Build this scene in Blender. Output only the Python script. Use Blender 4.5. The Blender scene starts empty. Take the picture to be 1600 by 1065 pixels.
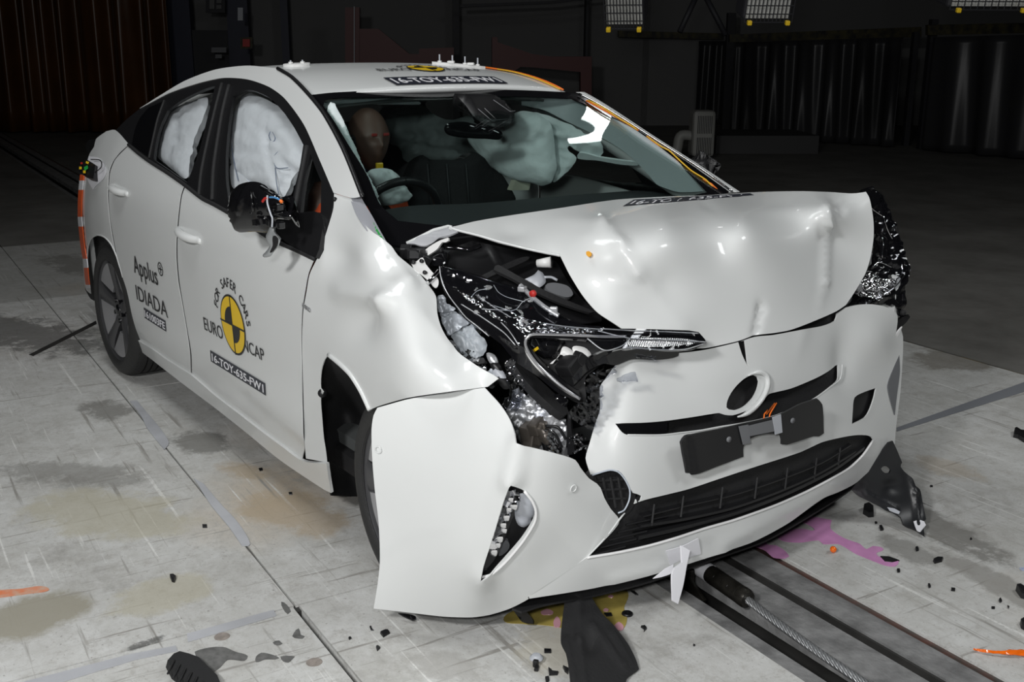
import bpy, bmesh, math, random
import numpy as np
from mathutils import Vector, Matrix, noise
from mathutils.geometry import delaunay_2d_cdt

S = bpy.context.scene
COL = S.collection
random.seed(7)
# ------------------------------------------------------------------ camera
# world frame: origin on the floor under the car's front axle, +X towards the
# car's nose, +Y to the car's left, Z up.  Metres.
CAM = np.array([2.432974, -2.268895, 1.540815])
FW = np.array([-0.780155, 0.566846, -0.264658])
RT = np.array([0.586698, 0.809791, 0.004956])
UP = np.array([-0.217127, 0.151408, 0.964330])
FPX = 1700.0
cam = bpy.data.cameras.new('camera'); camo = bpy.data.objects.new('camera', cam)
COL.objects.link(camo); S.camera = camo
cam.sensor_width = 36.0; cam.lens = 36.0*FPX/1600.0; cam.clip_start = 0.05; cam.clip_end = 200
camo.matrix_world = Matrix(((RT[0], UP[0], -FW[0], CAM[0]), (RT[1], UP[1], -FW[1], CAM[1]), (RT[2], UP[2], -FW[2], CAM[2]), (0, 0, 0, 1)))

# ------------------------------------------------------------------ view, world, lights
S.view_settings.view_transform = 'Standard'
try: S.view_settings.look = 'None'
except Exception: pass
S.view_settings.gamma = 1.0
S.view_settings.use_curve_mapping = False
S.view_settings.exposure = 0.0
w = bpy.data.worlds.new('dark_hall'); S.world = w; w.use_nodes = True
w.node_tree.nodes['Background'].inputs[0].default_value = (0.55, 0.6, 0.65, 1)
w.node_tree.nodes['Background'].inputs[1].default_value = 0.004

def area_light(name, loc, target, sx, sy, power, color=(1, 1, 1)):
    l = bpy.data.lights.new(name, 'AREA'); l.shape = 'RECTANGLE'; l.size = sx; l.size_y = sy
    l.energy = power; l.color = color
    o = bpy.data.objects.new(name, l); COL.objects.link(o); o.location = loc
    d = Vector(target)-Vector(loc); o.rotation_euler = d.to_track_quat('-Z', 'Y').to_euler()
    return o
# the photographer's flash, just above and left of the camera
area_light('camera_flash', (2.50, -2.60, 1.82), (-0.6, -0.2, 0.5), 0.26, 0.18, 38, (1.0, 1.0, 0.995))
area_light('stand_flash', (2.0, -4.0, 2.9), (-0.9, -0.3, 0.5), 0.5, 0.35, 116, (1.0, 1.0, 0.995))
# overhead work-light panels of the hall
area_light('overhead_softbox_side', (2.8, 2.4, 4.3), (0.3, 1.2, 0.2), 1.6, 1.0, 62, (0.98, 1.0, 1.0))
area_light('overhead_softbox', (-1.5, -1.5, 4.8), (-1.5, -0.3, 0.3), 2.5, 1.2, 57, (0.98, 1.0, 1.0))
lp = area_light('overhead_panel', (-3.34, 3.93, 4.6), (-3.34, 3.93, 0), 0.34, 0.22, 2.8)
lp.matrix_world = Matrix(((.29, -.957, 0, -3.34), (.957, .29, 0, 3.93), (0, 0, 1, 4.6), (0, 0, 0, 1)))

# ------------------------------------------------------------------ helpers
def ray(px, py): return FW + RT*((px-800)/FPX) + UP*((532.5-py)/FPX)
def onx(px, py, x): r = ray(px, py); return CAM+r*((x-CAM[0])/r[0])
def ony(px, py, y): r = ray(px, py); return CAM+r*((y-CAM[1])/r[1])
def onz(px, py, z=0.0): r = ray(px, py); return CAM+r*((z-CAM[2])/r[2])
def onz0(px, py, z=0.0): return onz(px, py, z)
def depth(P): return float((np.asarray(P)-CAM) @ FW)
def topx(P):
    d = np.asarray(P, float)-CAM; z = d @ FW
    return 800+FPX*(d @ RT)/z, 532.5-FPX*(d @ UP)/z
def W(x, z):
    zz = [0, .18, .25, .35, .45, .6, .75, .9, .97, 1.1, 1.25, 1.36, 1.42]
    ww = [.78, .82, .85, .868, .866, .875, .88, .868, .845, .775, .69, .62, .56]
    xx = [-3.75, -3.3, -3.0, -2.7, -2, -.5, 0, .4, .8]; xp = [.80, .92, .965, .99, 1, 1, .985, .93, .8]
    return _sm(z, zz, ww)*_sm(x, xx, xp)
def _sm(v, xs, ys, h=.05):
    return float(sum(np.interp(v+k*h, xs, ys) for k in (-1, -.5, 0, .5, 1))/5)
def side(px, py, off=0.0):
    y = -.87
    for i in range(14):
        P = ony(px, py, y); y = .45*y-.55*(W(P[0], P[2])+off)
    return P

class Field:
    """smooth surface through control points: inverse distance is interpolated with a thin plate"""
    def __init__(s, ctrl, reg=1e-6):
        pts = []; val = []
        for c in ctrl:
            if c[0] == 'P':
                P = c[1]; q = topx(P)
            else:
                px, py, k = c[:3]; q = (px, py)
                if k == 's': P = side(px, py, c[3] if len(c) > 3 else 0.0)
                elif k == 'x': P = onx(px, py, c[3])
                elif k == 'y': P = ony(px, py, c[3])
                elif k == 'z': P = onz(px, py, c[3])
                elif k == 'd': P = CAM+ray(px, py)*c[3]
            pts.append(q); val.append(1.0/depth(P))
        s.p = np.array(pts)/400.0; v = np.array(val); n = len(v)
        K = s.U(s.p, s.p) + reg*np.eye(n)
        if n < 4:
            A = np.c_[np.ones(n), s.p]; s.w = np.zeros(n); s.a = np.linalg.lstsq(A, v, rcond=None)[0]; return
        A = np.c_[np.ones(n), s.p]
        M = np.block([[K, A], [A.T, np.zeros((3, 3))]])
        sol = np.linalg.lstsq(M, np.r_[v, 0, 0, 0], rcond=None)[0]
        s.w = sol[:n]; s.a = sol[n:]
    @staticmethod
    def U(a, b):
        d2 = ((a[:, None, :]-b[None, :, :])**2).sum(-1)
        return .5*d2*np.log(d2+1e-12)
    def __call__(s, px, py):
        q = np.array([[px/400.0, py/400.0]])
        inv = float((s.U(q, s.p) @ s.w)[0]+s.a[0]+s.a[1]*q[0, 0]+s.a[2]*q[0, 1])
        return CAM+ray(px, py)/max(inv, .02)
class SideField:
    def __init__(s, off=0.0): s.off = off
    def __call__(s, px, py): return side(px, py, s.off)
class PlaneField:
    def __init__(s, axis, v): s.f = {'x': onx, 'y': ony, 'z': onz}[axis]; s.v = v
    def __call__(s, px, py): return s.f(px, py, s.v)

def smooth_outline(pts, sp, closed=True):
    """Catmull-Rom through points; a third item 'c' marks a sharp corner"""
    n = len(pts); out = []
    P = [np.array(p[:2], float) for p in pts]; cor = [len(p) > 2 for p in pts]
    rng = n if closed else n-1
    for i in range(rng):
        a, b = P[i], P[(i+1) % n]
        L = np.linalg.norm(b-a)
        if L < 1e-6: continue
        def tan(k):
            if cor[k % n] or (not closed and k in (0, n-1)): return None
            t = P[(k+1) % n]-P[(k-1) % n]; l = np.linalg.norm(t); return t/l if l > 1e-9 else None
        ta, tb = tan(i), tan(i+1)
        d = (b-a)/L
        ta = d if ta is None else ta; tb = d if tb is None else tb
        m = max(1, int(round(L/sp)))
        for k in range(m):
            t = k/m; h1 = 2*t**3-3*t*t+1; h2 = -2*t**3+3*t*t; h3 = t**3-2*t*t+t; h4 = t**3-t*t
            out.append(h1*a+h2*b+(h3*ta+h4*tb)*L*.8)
    if not closed: out.append(P[-1])
    return out
def inside(poly, q):
    poly = np.asarray(poly); x, y = q[:, 0], q[:, 1]; r = np.zeros(len(q), bool)
    x1, y1 = poly[:, 0], poly[:, 1]; x2, y2 = np.roll(x1, -1), np.roll(y1, -1)
    for a, b, c, d in zip(x1, y1, x2, y2):
        if b == d: continue
        m = ((b > y) != (d > y)) & (x < (c-a)*(y-b)/(d-b)+a); r ^= m
    return r
def cdt(outline, holes=(), sp=7.0, lines=()):
    """2D triangulation -> (verts Nx2, tris, boundary distance per vert)"""
    loops = [outline]+list(holes)
    V = []; E = []
    for lp in loops:
        o = len(V); V += [tuple(p) for p in lp]; n = len(lp); E += [(o+i, o+(i+1) % n) for i in range(n)]
    B = np.array(V)
    for ln in lines:
        pl = smooth_outline(ln, sp*.7, closed=False); o = len(V); V += [tuple(p) for p in pl]; E += [(o+i, o+i+1) for i in range(len(pl)-1)]
    x0, y0 = B.min(0); x1, y1 = B.max(0)
    g = []; r = 0; y = y0+sp*.5
    while y < y1:
        xs = np.arange(x0+(sp*.5 if r % 2 else 0), x1, sp); g += [(x, y) for x in xs]; y += sp*.866; r += 1
    if g:
        g = np.array(g); m = inside(outline, g)
        for h in holes: m &= ~inside(h, g)
        g = g[m]
        Va = np.array(V)
        if len(g):
            d = np.sqrt(((g[:, None, :]-Va[None, :, :])**2).sum(-1)).min(1); g = g[d > sp*.55]
            V += [tuple(p) for p in g]
    v2, _, f2, *_ = delaunay_2d_cdt([Vector(p) for p in V], E, [], 0, 1e-5)
    v2 = np.array([[a.x, a.y] for a in v2]); f2 = np.array([f[:] for f in f2])
    c = v2[f2].mean(1); m = inside(outline, c)
    for h in holes: m &= ~inside(h, c)
    a = v2[f2]; ar = abs((a[:, 1, 0]-a[:, 0, 0])*(a[:, 2, 1]-a[:, 0, 1])-(a[:, 2, 0]-a[:, 0, 0])*(a[:, 1, 1]-a[:, 0, 1]))
    m &= ar > 1e-3
    f2 = f2[m]
    used = np.unique(f2); mp = -np.ones(len(v2), int); mp[used] = range(len(used))
    return v2[used], mp[f2], B
def seg_dist(q, a, b):
    a = np.array(a, float); b = np.array(b, float); q = np.array(q, float); ab = b-a
    t = np.clip((q-a) @ ab/(ab @ ab), 0, 1); return np.linalg.norm(q-a-ab*t), t
def ridge(*segs):
    """segs: (p0, p1, height0, height1, width) tent-shaped folds, metres towards the viewer side"""
    def f(px, py):
        h = 0
        for (a, b, h0, h1, wd) in segs:
            d, t = seg_dist((px, py), a, b)
            if d < wd: h += (h0+(h1-h0)*t)*(1-d/wd)**1.3
        return h
    return f
def gauss(*gs):
    def f(px, py):
        return sum(h*math.exp(-((px-x)/sx)**2-((py-y)/sy)**2) for (x, y, sx, sy, h) in gs)
    return f
def addf(*fs): return lambda px, py: sum(f(px, py) for f in fs)

def mesh_obj(name, verts, faces, mat, parent=None, smooth=True):
    me = bpy.data.meshes.new(name); me.from_pydata([tuple(map(float, v)) for v in verts], [], [tuple(int(i) for i in f) for f in faces]); me.update()
    if smooth: me.polygons.foreach_set('use_smooth', [True]*len(me.polygons))
    if mat: me.materials.append(mat)
    o = bpy.data.objects.new(name, me); COL.objects.link(o)
    if parent: setpar(o, parent)
    return o
def setpar(o, parent):
    o.parent = parent
    o.matrix_parent_inverse = world_of(parent).inverted()
def world_of(o):
    m = o.matrix_basis.copy()
    while o.parent: 
        m = o.parent.matrix_basis @ o.matrix_parent_inverse @ m if False else (world_of(o.parent) @ o.matrix_parent_inverse @ o.matrix_basis)
        return m
    return m
def panel(name, outline, field, mat, parent=None, holes=(), sp=7.0, thick=.0025, disp=None, lines=(), puff=0, smooth=True, uv=True, puffw=None):
    ol = smooth_outline(outline, sp); hs = [smooth_outline(h, sp*.8) for h in holes]
    v2, f, B = cdt(ol, hs, sp, lines)
    P = np.array([field(x, y) for x, y in v2])
    # triangles face the camera
    a, b, c = P[f[:, 0]], P[f[:, 1]], P[f[:, 2]]
    nrm = np.cross(b-a, c-a); m = ((a-CAM)*nrm).sum(1) > 0; f = f.copy(); f[m] = f[m][:, ::-1]
    def vnorm(P):
        a, b, c = P[f[:, 0]], P[f[:, 1]], P[f[:, 2]]; nr = np.cross(b-a, c-a)
        N = np.zeros_like(P)
        for k in range(3): np.add.at(N, f[:, k], nr)
        return N/np.maximum(np.linalg.norm(N, axis=1), 1e-12)[:, None]
    if disp or puff:
        N = vnorm(P); h = np.zeros(len(P))
        if puff:
            d = np.sqrt(((v2[:, None, :]-B[None, :, :])**2).sum(-1)).min(1)
            dm = puffw or max(d.max(), 1e-6); u = np.clip(d/dm, 0, 1); h += puff*np.sqrt(1-(1-u)**2)
        if disp: h += np.array([disp(x, y) for x, y in v2])
        P = P+N*h[:, None]
    N = vnorm(P); n = len(P)
    verts = np.vstack([P, P-N*thick])
    faces = [tuple(t) for t in f]+[tuple(t[::-1]+n) for t in f]
    # rim
    from collections import Counter
    ed = {}
    for t in f:
        for k in range(3):
            e = (t[k], t[(k+1) % 3]); ed[e] = 1
    rim = [(e[0], e[1]) for e in ed if (e[1], e[0]) not in ed]
    faces += [(a, a+n, b+n, b) for a, b in rim]
    o = mesh_obj(name, verts, faces, mat, parent, smooth)
    if smooth:  # keep rims crisp
        me = o.data
        k0 = 2*len(f)
        for i, p in enumerate(me.polygons):
            if i >= k0: p.use_smooth = False
        ek = {}
        for e in me.edges: ek[tuple(sorted(e.vertices))] = e.index
        for a, b in rim:
            for q in (tuple(sorted((int(a), int(b)))), tuple(sorted((int(a+n), int(b+n))))):
                if q in ek: me.edges[ek[q]].use_edge_sharp = True
    return o
def grid(name, fn, nu, nv, mat, parent=None, thick=0, closed_u=False):
    V = [fn(i/(nu if closed_u else nu-1), j/(nv-1)) for j in range(nv) for i in range(nu)]
    F = []
    for j in range(nv-1):
        for i in range(nu if closed_u else nu-1):
            i2 = (i+1) % nu; F.append((j*nu+i, j*nu+i2, (j+1)*nu+i2, (j+1)*nu+i))
    o = mesh_obj(name, V, F, mat, parent)
    if thick:
        md = o.modifiers.new('thickness', 'SOLIDIFY'); md.thickness = thick; md.offset = -1
    return o
def tube_geo(pts, r, n=8, caps=True):
    pts = [np.array(p, float) for p in pts]; V = []; F = []
    m = len(pts); rs = r if hasattr(r, '__len__') else [r]*m
    up = np.array([0, 0, 1.0]); prev = None
    for i, p in enumerate(pts):
        t = pts[min(i+1, m-1)]-pts[max(i-1, 0)]; t /= max(np.linalg.norm(t), 1e-9)
        if prev is None:
            a = np.cross(t, up if abs(t[2]) < .9 else np.array([1.0, 0, 0]))
        else: a = prev-t*(prev @ t)
        a /= max(np.linalg.norm(a), 1e-9); prev = a; b = np.cross(t, a)
        for k in range(n):
            q = 2*math.pi*k/n; V.append(p+rs[i]*(math.cos(q)*a+math.sin(q)*b))
    for i in range(m-1):
        for k in range(n):
            k2 = (k+1) % n; F.append((i*n+k, i*n+k2, (i+1)*n+k2, (i+1)*n+k))
    if caps: F.append(tuple(range(n))[::-1]); F.append(tuple((m-1)*n+k for k in range(n)))
    return V, F
def tube(name, pts, r, mat, parent=None, n=8): 
    V, F = tube_geo(pts, r, n); return mesh_obj(name, V, F, mat, parent)
def curve_pts(pts, k=6):
    """smooth 3D polyline"""
    P = [np.array(p, float) for p in pts]; out = []
    for i in range(len(P)-1):
        p0, p1, p2, p3 = P[max(i-1, 0)], P[i], P[i+1], P[min(i+2, len(P)-1)]
        for j in range(k):
            t = j/k; out.append(.5*((2*p1)+(-p0+p2)*t+(2*p0-5*p1+4*p2-p3)*t*t+(-p0+3*p1-3*p2+p3)*t**3))
    out.append(P[-1]); return out
class Geo:
    """collects shapes into one mesh"""
    def __init__(s): s.V = []; s.F = []
    def add(s, V, F):
        o = len(s.V); s.V += [tuple(v) for v in V]; s.F += [tuple(i+o for i in f) for f in F]; return s
    def tube(s, pts, r, n=8): return s.add(*tube_geo(pts, r, n))
    def box(s, c, size, rot=None, bev=0):
        x, y, z = [a/2 for a in size]; c = np.array(c, float)
        R = np.array(rot) if rot is not None else np.eye(3)
        b = min(bev, x*.9, y*.9, z*.9)
        if b > 0:
            bm = bmesh.new(); bmesh.ops.create_cube(bm, size=1); 
            for v in bm.verts: v.co = Vector((v.co.x*2*x, v.co.y*2*y, v.co.z*2*z))
            bmesh.ops.bevel(bm, geom=bm.edges[:], offset=b, segments=2, profile=.5, affect='EDGES')
            V = [c+R @ np.array(v.co) for v in bm.verts]; bm.verts.index_update(); F = [[v.index for v in f.verts] for f in bm.faces]; bm.free()
            return s.add(V, F)
        V = [c+R @ np.array((sx*x, sy*y, sz*z)) for sx in (-1, 1) for sy in (-1, 1) for sz in (-1, 1)]
        return s.add(V, [(0, 1, 3, 2), (4, 6, 7, 5), (0, 4, 5, 1), (2, 3, 7, 6), (0, 2, 6, 4), (1, 5, 7, 3)])
    def prism(s, pts2, mapf, h):
        """pts2 polygon; mapf(a,b,c) to 3D; extruded c = 0..h"""
        n = len(pts2); V = [mapf(a, b, 0) for a, b in pts2]+[mapf(a, b, h) for a, b in pts2]
        return s.add(V, [tuple(range(n))[::-1], tuple(range(n, 2*n))]+[(i, (i+1) % n, n+(i+1) % n, n+i) for i in range(n)])
    def build(s, name, mat, parent=None, smooth=False): 
        o = mesh_obj(name, s.V, s.F, mat, parent, smooth)
        return o
def rotz(a): c, s = math.cos(a), math.sin(a); return np.array([[c, -s, 0], [s, c, 0], [0, 0, 1.0]])
def rotx(a): c, s = math.cos(a), math.sin(a); return np.array([[1.0, 0, 0], [0, c, -s], [0, s, c]])
def roty(a): c, s = math.cos(a), math.sin(a); return np.array([[c, 0, s], [0, 1.0, 0], [-s, 0, c]])
def lathe_geo(prof, n=48, axis='y', c=(0, 0, 0), closed=False):
    V = []; F = []; m = len(prof)
    for k in range(n):
        a = 2*math.pi*k/n
        for (r, h) in prof:
            if axis == 'y': V.append((c[0]+r*math.cos(a), c[1]+h, c[2]+r*math.sin(a)))
            elif axis == 'x': V.append((c[0]+h, c[1]+r*math.cos(a), c[2]+r*math.sin(a)))
            else: V.append((c[0]+r*math.cos(a), c[1]+r*math.sin(a), c[2]+h))
    for k in range(n):
        k2 = (k+1) % n
        for j in range(m if closed else m-1):
            j2 = (j+1) % m; F.append((k*m+j, k2*m+j, k2*m+j2, k*m+j2))
    return V, F
def tag(o, label=None, cat=None, group=None, kind=None):
    if label: o['label'] = label
    if cat: o['category'] = cat
    if group: o['group'] = group
    if kind: o['kind'] = kind
    return o
def empty(name, loc=(0, 0, 0)):
    o = bpy.data.objects.new(name, None); COL.objects.link(o); o.location = loc; o.empty_display_size = .1; return o
def auto_smooth(o, deg=35):
    me = o.data; bm = bmesh.new(); bm.from_mesh(me)
    bmesh.ops.recalc_face_normals(bm, faces=bm.faces)
    for f in bm.faces: f.smooth = True
    for e in bm.edges:
        if len(e.link_faces) == 2 and e.calc_face_angle(0) > math.radians(deg): e.smooth = False
    bm.to_mesh(me); bm.free(); return o

# ------------------------------------------------------------------ materials
def new_mat(name):
    m = bpy.data.materials.new(name); m.use_nodes = True; return m, m.node_tree, m.node_tree.nodes['Principled BSDF']
def mat(name, col, rough=.5, metal=0.0, coat=0.0, spec=.5, var=0.0, vscale=6.0, bump=0.0, bscale=40.0, trans=0, emis=None, alpha=1, vcol=None, coatr=.03):
    m, t, b = new_mat(name); L = t.links
    b.inputs['Base Color'].default_value = (*col, 1); b.inputs['Roughness'].default_value = rough; b.inputs['Metallic'].default_value = metal
    b.inputs['Coat Weight'].default_value = coat; b.inputs['Coat Roughness'].default_value = coatr; b.inputs['Specular IOR Level'].default_value = spec
    b.inputs['Transmission Weight'].default_value = trans; b.inputs['Alpha'].default_value = alpha
    tc = t.nodes.new('ShaderNodeTexCoord')
    if var > 0:
        n = t.nodes.new('ShaderNodeTexNoise'); n.inputs['Scale'].default_value = vscale; n.inputs['Detail'].default_value = 6
        L.new(tc.outputs['Object'], n.inputs['Vector'])
        r = t.nodes.new('ShaderNodeValToRGB'); r.color_ramp.elements[0].position = .35; r.color_ramp.elements[1].position = .65
        c2 = vcol if vcol else tuple(c*(1-var) for c in col)
        r.color_ramp.elements[0].color = (*c2, 1); r.color_ramp.elements[1].color = (*col, 1)
        L.new(n.outputs['Fac'], r.inputs['Fac']); L.new(r.outputs['Color'], b.inputs['Base Color'])
    if bump > 0:
        n = t.nodes.new('ShaderNodeTexNoise'); n.inputs['Scale'].default_value = bscale; n.inputs['Detail'].default_value = 4
        L.new(tc.outputs['Object'], n.inputs['Vector']); bp = t.nodes.new('ShaderNodeBump'); bp.inputs['Strength'].default_value = bump; bp.inputs['Distance'].default_value = .01
        L.new(n.outputs['Fac'], bp.inputs['Height']); L.new(bp.outputs['Normal'], b.inputs['Normal'])
    return m
def glass_mat(name, tint, refl=1.0, rough=.01):
    m = bpy.data.materials.new(name); m.use_nodes = True; t = m.node_tree; t.nodes.clear(); L = t.links
    out = t.nodes.new('ShaderNodeOutputMaterial'); mx = t.nodes.new('ShaderNodeMixShader'); tr = t.nodes.new('ShaderNodeBsdfTransparent'); gl = t.nodes.new('ShaderNodeBsdfGlossy')
    fr = t.nodes.new('ShaderNodeFresnel'); ge = t.nodes.new('ShaderNodeNewGeometry'); mr = t.nodes.new('ShaderNodeMapRange')
    mr.inputs['To Min'].default_value = 1.5; mr.inputs['To Max'].default_value = 1/1.5; L.new(ge.outputs['Backfacing'], mr.inputs['Value']); L.new(mr.outputs[0], fr.inputs['IOR'])
    tr.inputs['Color'].default_value = (*tint, 1); gl.inputs['Roughness'].default_value = rough
    gl.inputs['Color'].default_value = (refl, refl, refl, 1)
    L.new(fr.outputs[0], mx.inputs[0]); L.new(tr.outputs[0], mx.inputs[1]); L.new(gl.outputs[0], mx.inputs[2]); L.new(mx.outputs[0], out.inputs[0])
    return m
M = {}
M['paint'] = mat('pearl_white_paint', (.715, .73, .725), rough=.38, coat=.55, spec=.35, coatr=.04)
M['black'] = mat('black_plastic', (.009, .009, .010), rough=.42)
M['matt'] = mat('matt_black_plastic', (.012, .012, .013), rough=.7, bump=.15, bscale=120)
M['gloss'] = mat('gloss_black', (.006, .006, .007), rough=.08, coat=.5)
M['rubber'] = mat('tyre_rubber', (.022, .022, .022), rough=.62, bump=.2, bscale=60)
M['silver'] = mat('silver_alloy', (.50, .50, .52), rough=.3, metal=.7)
M['darkalloy'] = mat('dark_alloy', (.10, .10, .105), rough=.35, metal=.5)
M['chrome'] = mat('chrome_reflector', (.85, .85, .87), rough=.08, metal=1.0)
M['steel'] = mat('worn_steel', (.25, .25, .25), rough=.45, metal=.6, var=.5, vscale=9)
M['alum'] = mat('cast_aluminium', (.55, .56, .58), rough=.4, metal=.6, var=.3, vscale=20, bump=.3, bscale=50)
M['grey'] = mat('grey_plastic', (.16, .165, .175), rough=.5)
M['ltgrey'] = mat('light_grey_plastic', (.46, .48, .52), rough=.45)
M['whitep'] = mat('white_plastic', (.75, .75, .74), rough=.4)
M['bagw'] = mat('airbag_fabric', (.86, .88, .94), rough=.75, bump=.9, bscale=14)
M['bagg'] = mat('airbag_fabric_grey', (.66, .73, .73), rough=.8, bump=.9, bscale=14)
M['dash'] = mat('dashboard_plastic', (.03, .033, .035), rough=.75, bump=.1, bscale=150)
M['seat'] = mat('seat_cloth', (.012, .012, .013), rough=.9, bump=.3, bscale=90)
M['trim'] = mat('grey_teal_band', (.42, .47, .48), rough=.6)
M['lining'] = mat('headliner', (.07, .075, .075), rough=.9)
M['orange'] = mat('orange_tape', (.85, .13, .03), rough=.4)
M['amber'] = mat('amber_plastic', (.9, .16, .01), rough=.12, coat=.4)
M['wire_o'] = mat('orange_wire', (.85, .18, .02), rough=.4)
M['wire_y'] = mat('yellow_wire', (.75, .45, .03), rough=.4)
M['yellow'] = mat('yellow_decal', (.85, .56, .02), rough=.35)
M['ink'] = mat('black_decal', (.012, .012, .013), rough=.35)
M['navy'] = mat('dark_decal', (.025, .028, .04), rough=.35)
M['decalw'] = mat('white_decal', (.82, .82, .85), rough=.4)
M['skin'] = mat('dummy_vinyl', (.10, .055, .04), rough=.55)
M['shirt'] = mat('orange_shirt', (.55, .07, .015), rough=.85)
M['blue'] = mat('blue_neck', (.015, .03, .12), rough=.7)
M['red'] = mat('red_paint', (.45, .02, .015), rough=.5)
M['green'] = mat('green_tape', (.02, .35, .06), rough=.5)
M['lens'] = glass_mat('clear_lens', (.95, .955, .97), .40, .06)
M['shardglass'] = glass_mat('shattered_clear_plastic', (.80, .81, .84), 1.0, .12)
M['screen'] = glass_mat('windscreen_glass', (.84, .89, .88), .9)
M['sideglass'] = glass_mat('side_glass', (.98, .99, .985), .55)
M['privacy'] = mat('dark_privacy_glass', (.006, .006, .007), rough=.05, coat=.3)
M['paper'] = mat('white_tape', (.80, .80, .84), rough=.6)

# ------------------------------------------------------------------ floor
TR = np.array([0.99644, -0.08427, 0]); TN = np.array([0.08427, 0.99644, 0])   # direction of the cable trough / across it
def tk(s, t, z=0.0): return TR*s+TN*t+np.array([0, 0, z])
ANG = math.atan2(TR[1], TR[0])
def floor_material():
    m, t, b = new_mat('worn_white_floor'); L = t.links
    N = t.nodes.new
    geo = N('ShaderNodeNewGeometry'); mp = N('ShaderNodeMapping'); mp.vector_type = 'POINT'; mp.inputs['Rotation'].default_value = (0, 0, -ANG)
    L.new(geo.outputs['Position'], mp.inputs['Vector'])
    def noise(scale, detail=8, rough=.6, sc=(1, 1, 1), rot=0, off=0):
        k = N('ShaderNodeMapping'); k.inputs['Scale'].default_value = sc; k.inputs['Rotation'].default_value = (0, 0, rot); k.inputs['Location'].default_value = (off, off*.7, 0)
        L.new(mp.outputs[0], k.inputs['Vector']); n = N('ShaderNodeTexNoise'); n.inputs['Scale'].default_value = scale; n.inputs['Detail'].default_value = detail; n.inputs['Roughness'].default_value = rough
        L.new(k.outputs[0], n.inputs['Vector']); return n.outputs['Fac']
    def ramp(x, p0, p1, c0=(0, 0, 0), c1=(1, 1, 1)):
        r = N('ShaderNodeValToRGB'); r.color_ramp.elements[0].position = p0; r.color_ramp.elements[1].position = p1
        r.color_ramp.elements[0].color = (*c0, 1); r.color_ramp.elements[1].color = (*c1, 1); L.new(x, r.inputs['Fac']); return r.outputs['Color']
    def mix(f, a, c, typ='MIX', fac=1.0):
        x = N('ShaderNodeMix'); x.data_type = 'RGBA'; x.blend_type = typ
        if hasattr(f, 'default_value') or not isinstance(f, (int, float)): L.new(f, x.inputs[0])
        else: x.inputs[0].default_value = f
        for i, v in ((6, a), (7, c)):
            if isinstance(v, tuple): x.inputs[i].default_value = (*v, 1)
            else: L.new(v, x.inputs[i])
        return x.outputs[2]
    sep = N('ShaderNodeSeparateXYZ'); L.new(mp.outputs[0], sep.inputs[0])
    def mth(op, a, c):
        x = N('ShaderNodeMath'); x.operation = op
        for i, v in enumerate((a, c)):
            if isinstance(v, (int, float)): x.inputs[i].default_value = v
            else: L.new(v, x.inputs[i])
        return x.outputs[0]
    base = mix(ramp(noise(3.5, 12, .8), .32, .68), (.44, .435, .41), (.66, .665, .655))
    base = mix(ramp(noise(.55, 6, .55, off=5), .56, .72), base, (.50, .42, .32))          # ochre wear
    base = mix(ramp(noise(2.2, 10, .78, off=2), .55, .72), base, (.30, .29, .27))          # grey scuffed patches
    base = mix(ramp(noise(1.6, 10, .8, (.22, 2.6, 1), .9, 3), .60, .74), base, (.24, .235, .22))  # long wheel marks
    base = mix(ramp(noise(26, 4, .65, (.05, 1, 1), .5, 1), .61, .68), base, (.30, .29, .27))  # scratches
    base = mix(ramp(noise(30, 4, .65, (1, .06, 1), -.6, 4), .61, .67), base, (.31, .30, .28))
    base = mix(ramp(noise(40, 3, .6, (.03, 1, 1), -.1, 14), .62, .68), base, (.72, .72, .70))
    base = mix(ramp(noise(14, 14, .9, off=31), .50, .62), base, (.40, .39, .365))
    base = mix(ramp(noise(9, 12, .85, off=8), .625, .66), base, (.20, .20, .19))            # chipped spots
    base = mix(ramp(noise(70, 5, .75, off=9), .60, .68), base, (.27, .26, .245))
    # individual stains and wear marks, each at its own place on the floor
    def blob(px, py, ls, lt, rot, color, amt, nz=2.5, thr=.42):
        P = onz0(px, py); c0, s0 = P[:2] @ TR[:2], P[:2] @ TN[:2]
        k = N('ShaderNodeMapping'); k.vector_type = 'TEXTURE'; k.inputs['Location'].default_value = (c0, s0, 0); k.inputs['Rotation'].default_value = (0, 0, rot); k.inputs['Scale'].default_value = (ls, lt, 1)
        L.new(mp.outputs[0], k.inputs['Vector']); g = N('ShaderNodeTexGradient'); g.gradient_type = 'QUADRATIC_SPHERE'; L.new(k.outputs[0], g.inputs['Vector'])
        n = noise(nz, 12, .78, off=px*.01); f = mth('MULTIPLY', mth('POWER', g.outputs['Fac'], .5), mth('ADD', mth('MULTIPLY', n, 2.4), -.35))
        r = N('ShaderNodeValToRGB'); r.color_ramp.elements[0].position = thr; r.color_ramp.elements[1].position = thr+.16
        r.color_ramp.elements[1].color = (amt, amt, amt, 1); L.new(f, r.inputs['Fac']); return lambda bs: mix(r.outputs['Color'], bs, color)
    GR = (.20, .195, .18); OC = (.42, .33, .22); YE = (.46, .43, .32); DK = (.10, .10, .095)
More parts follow.
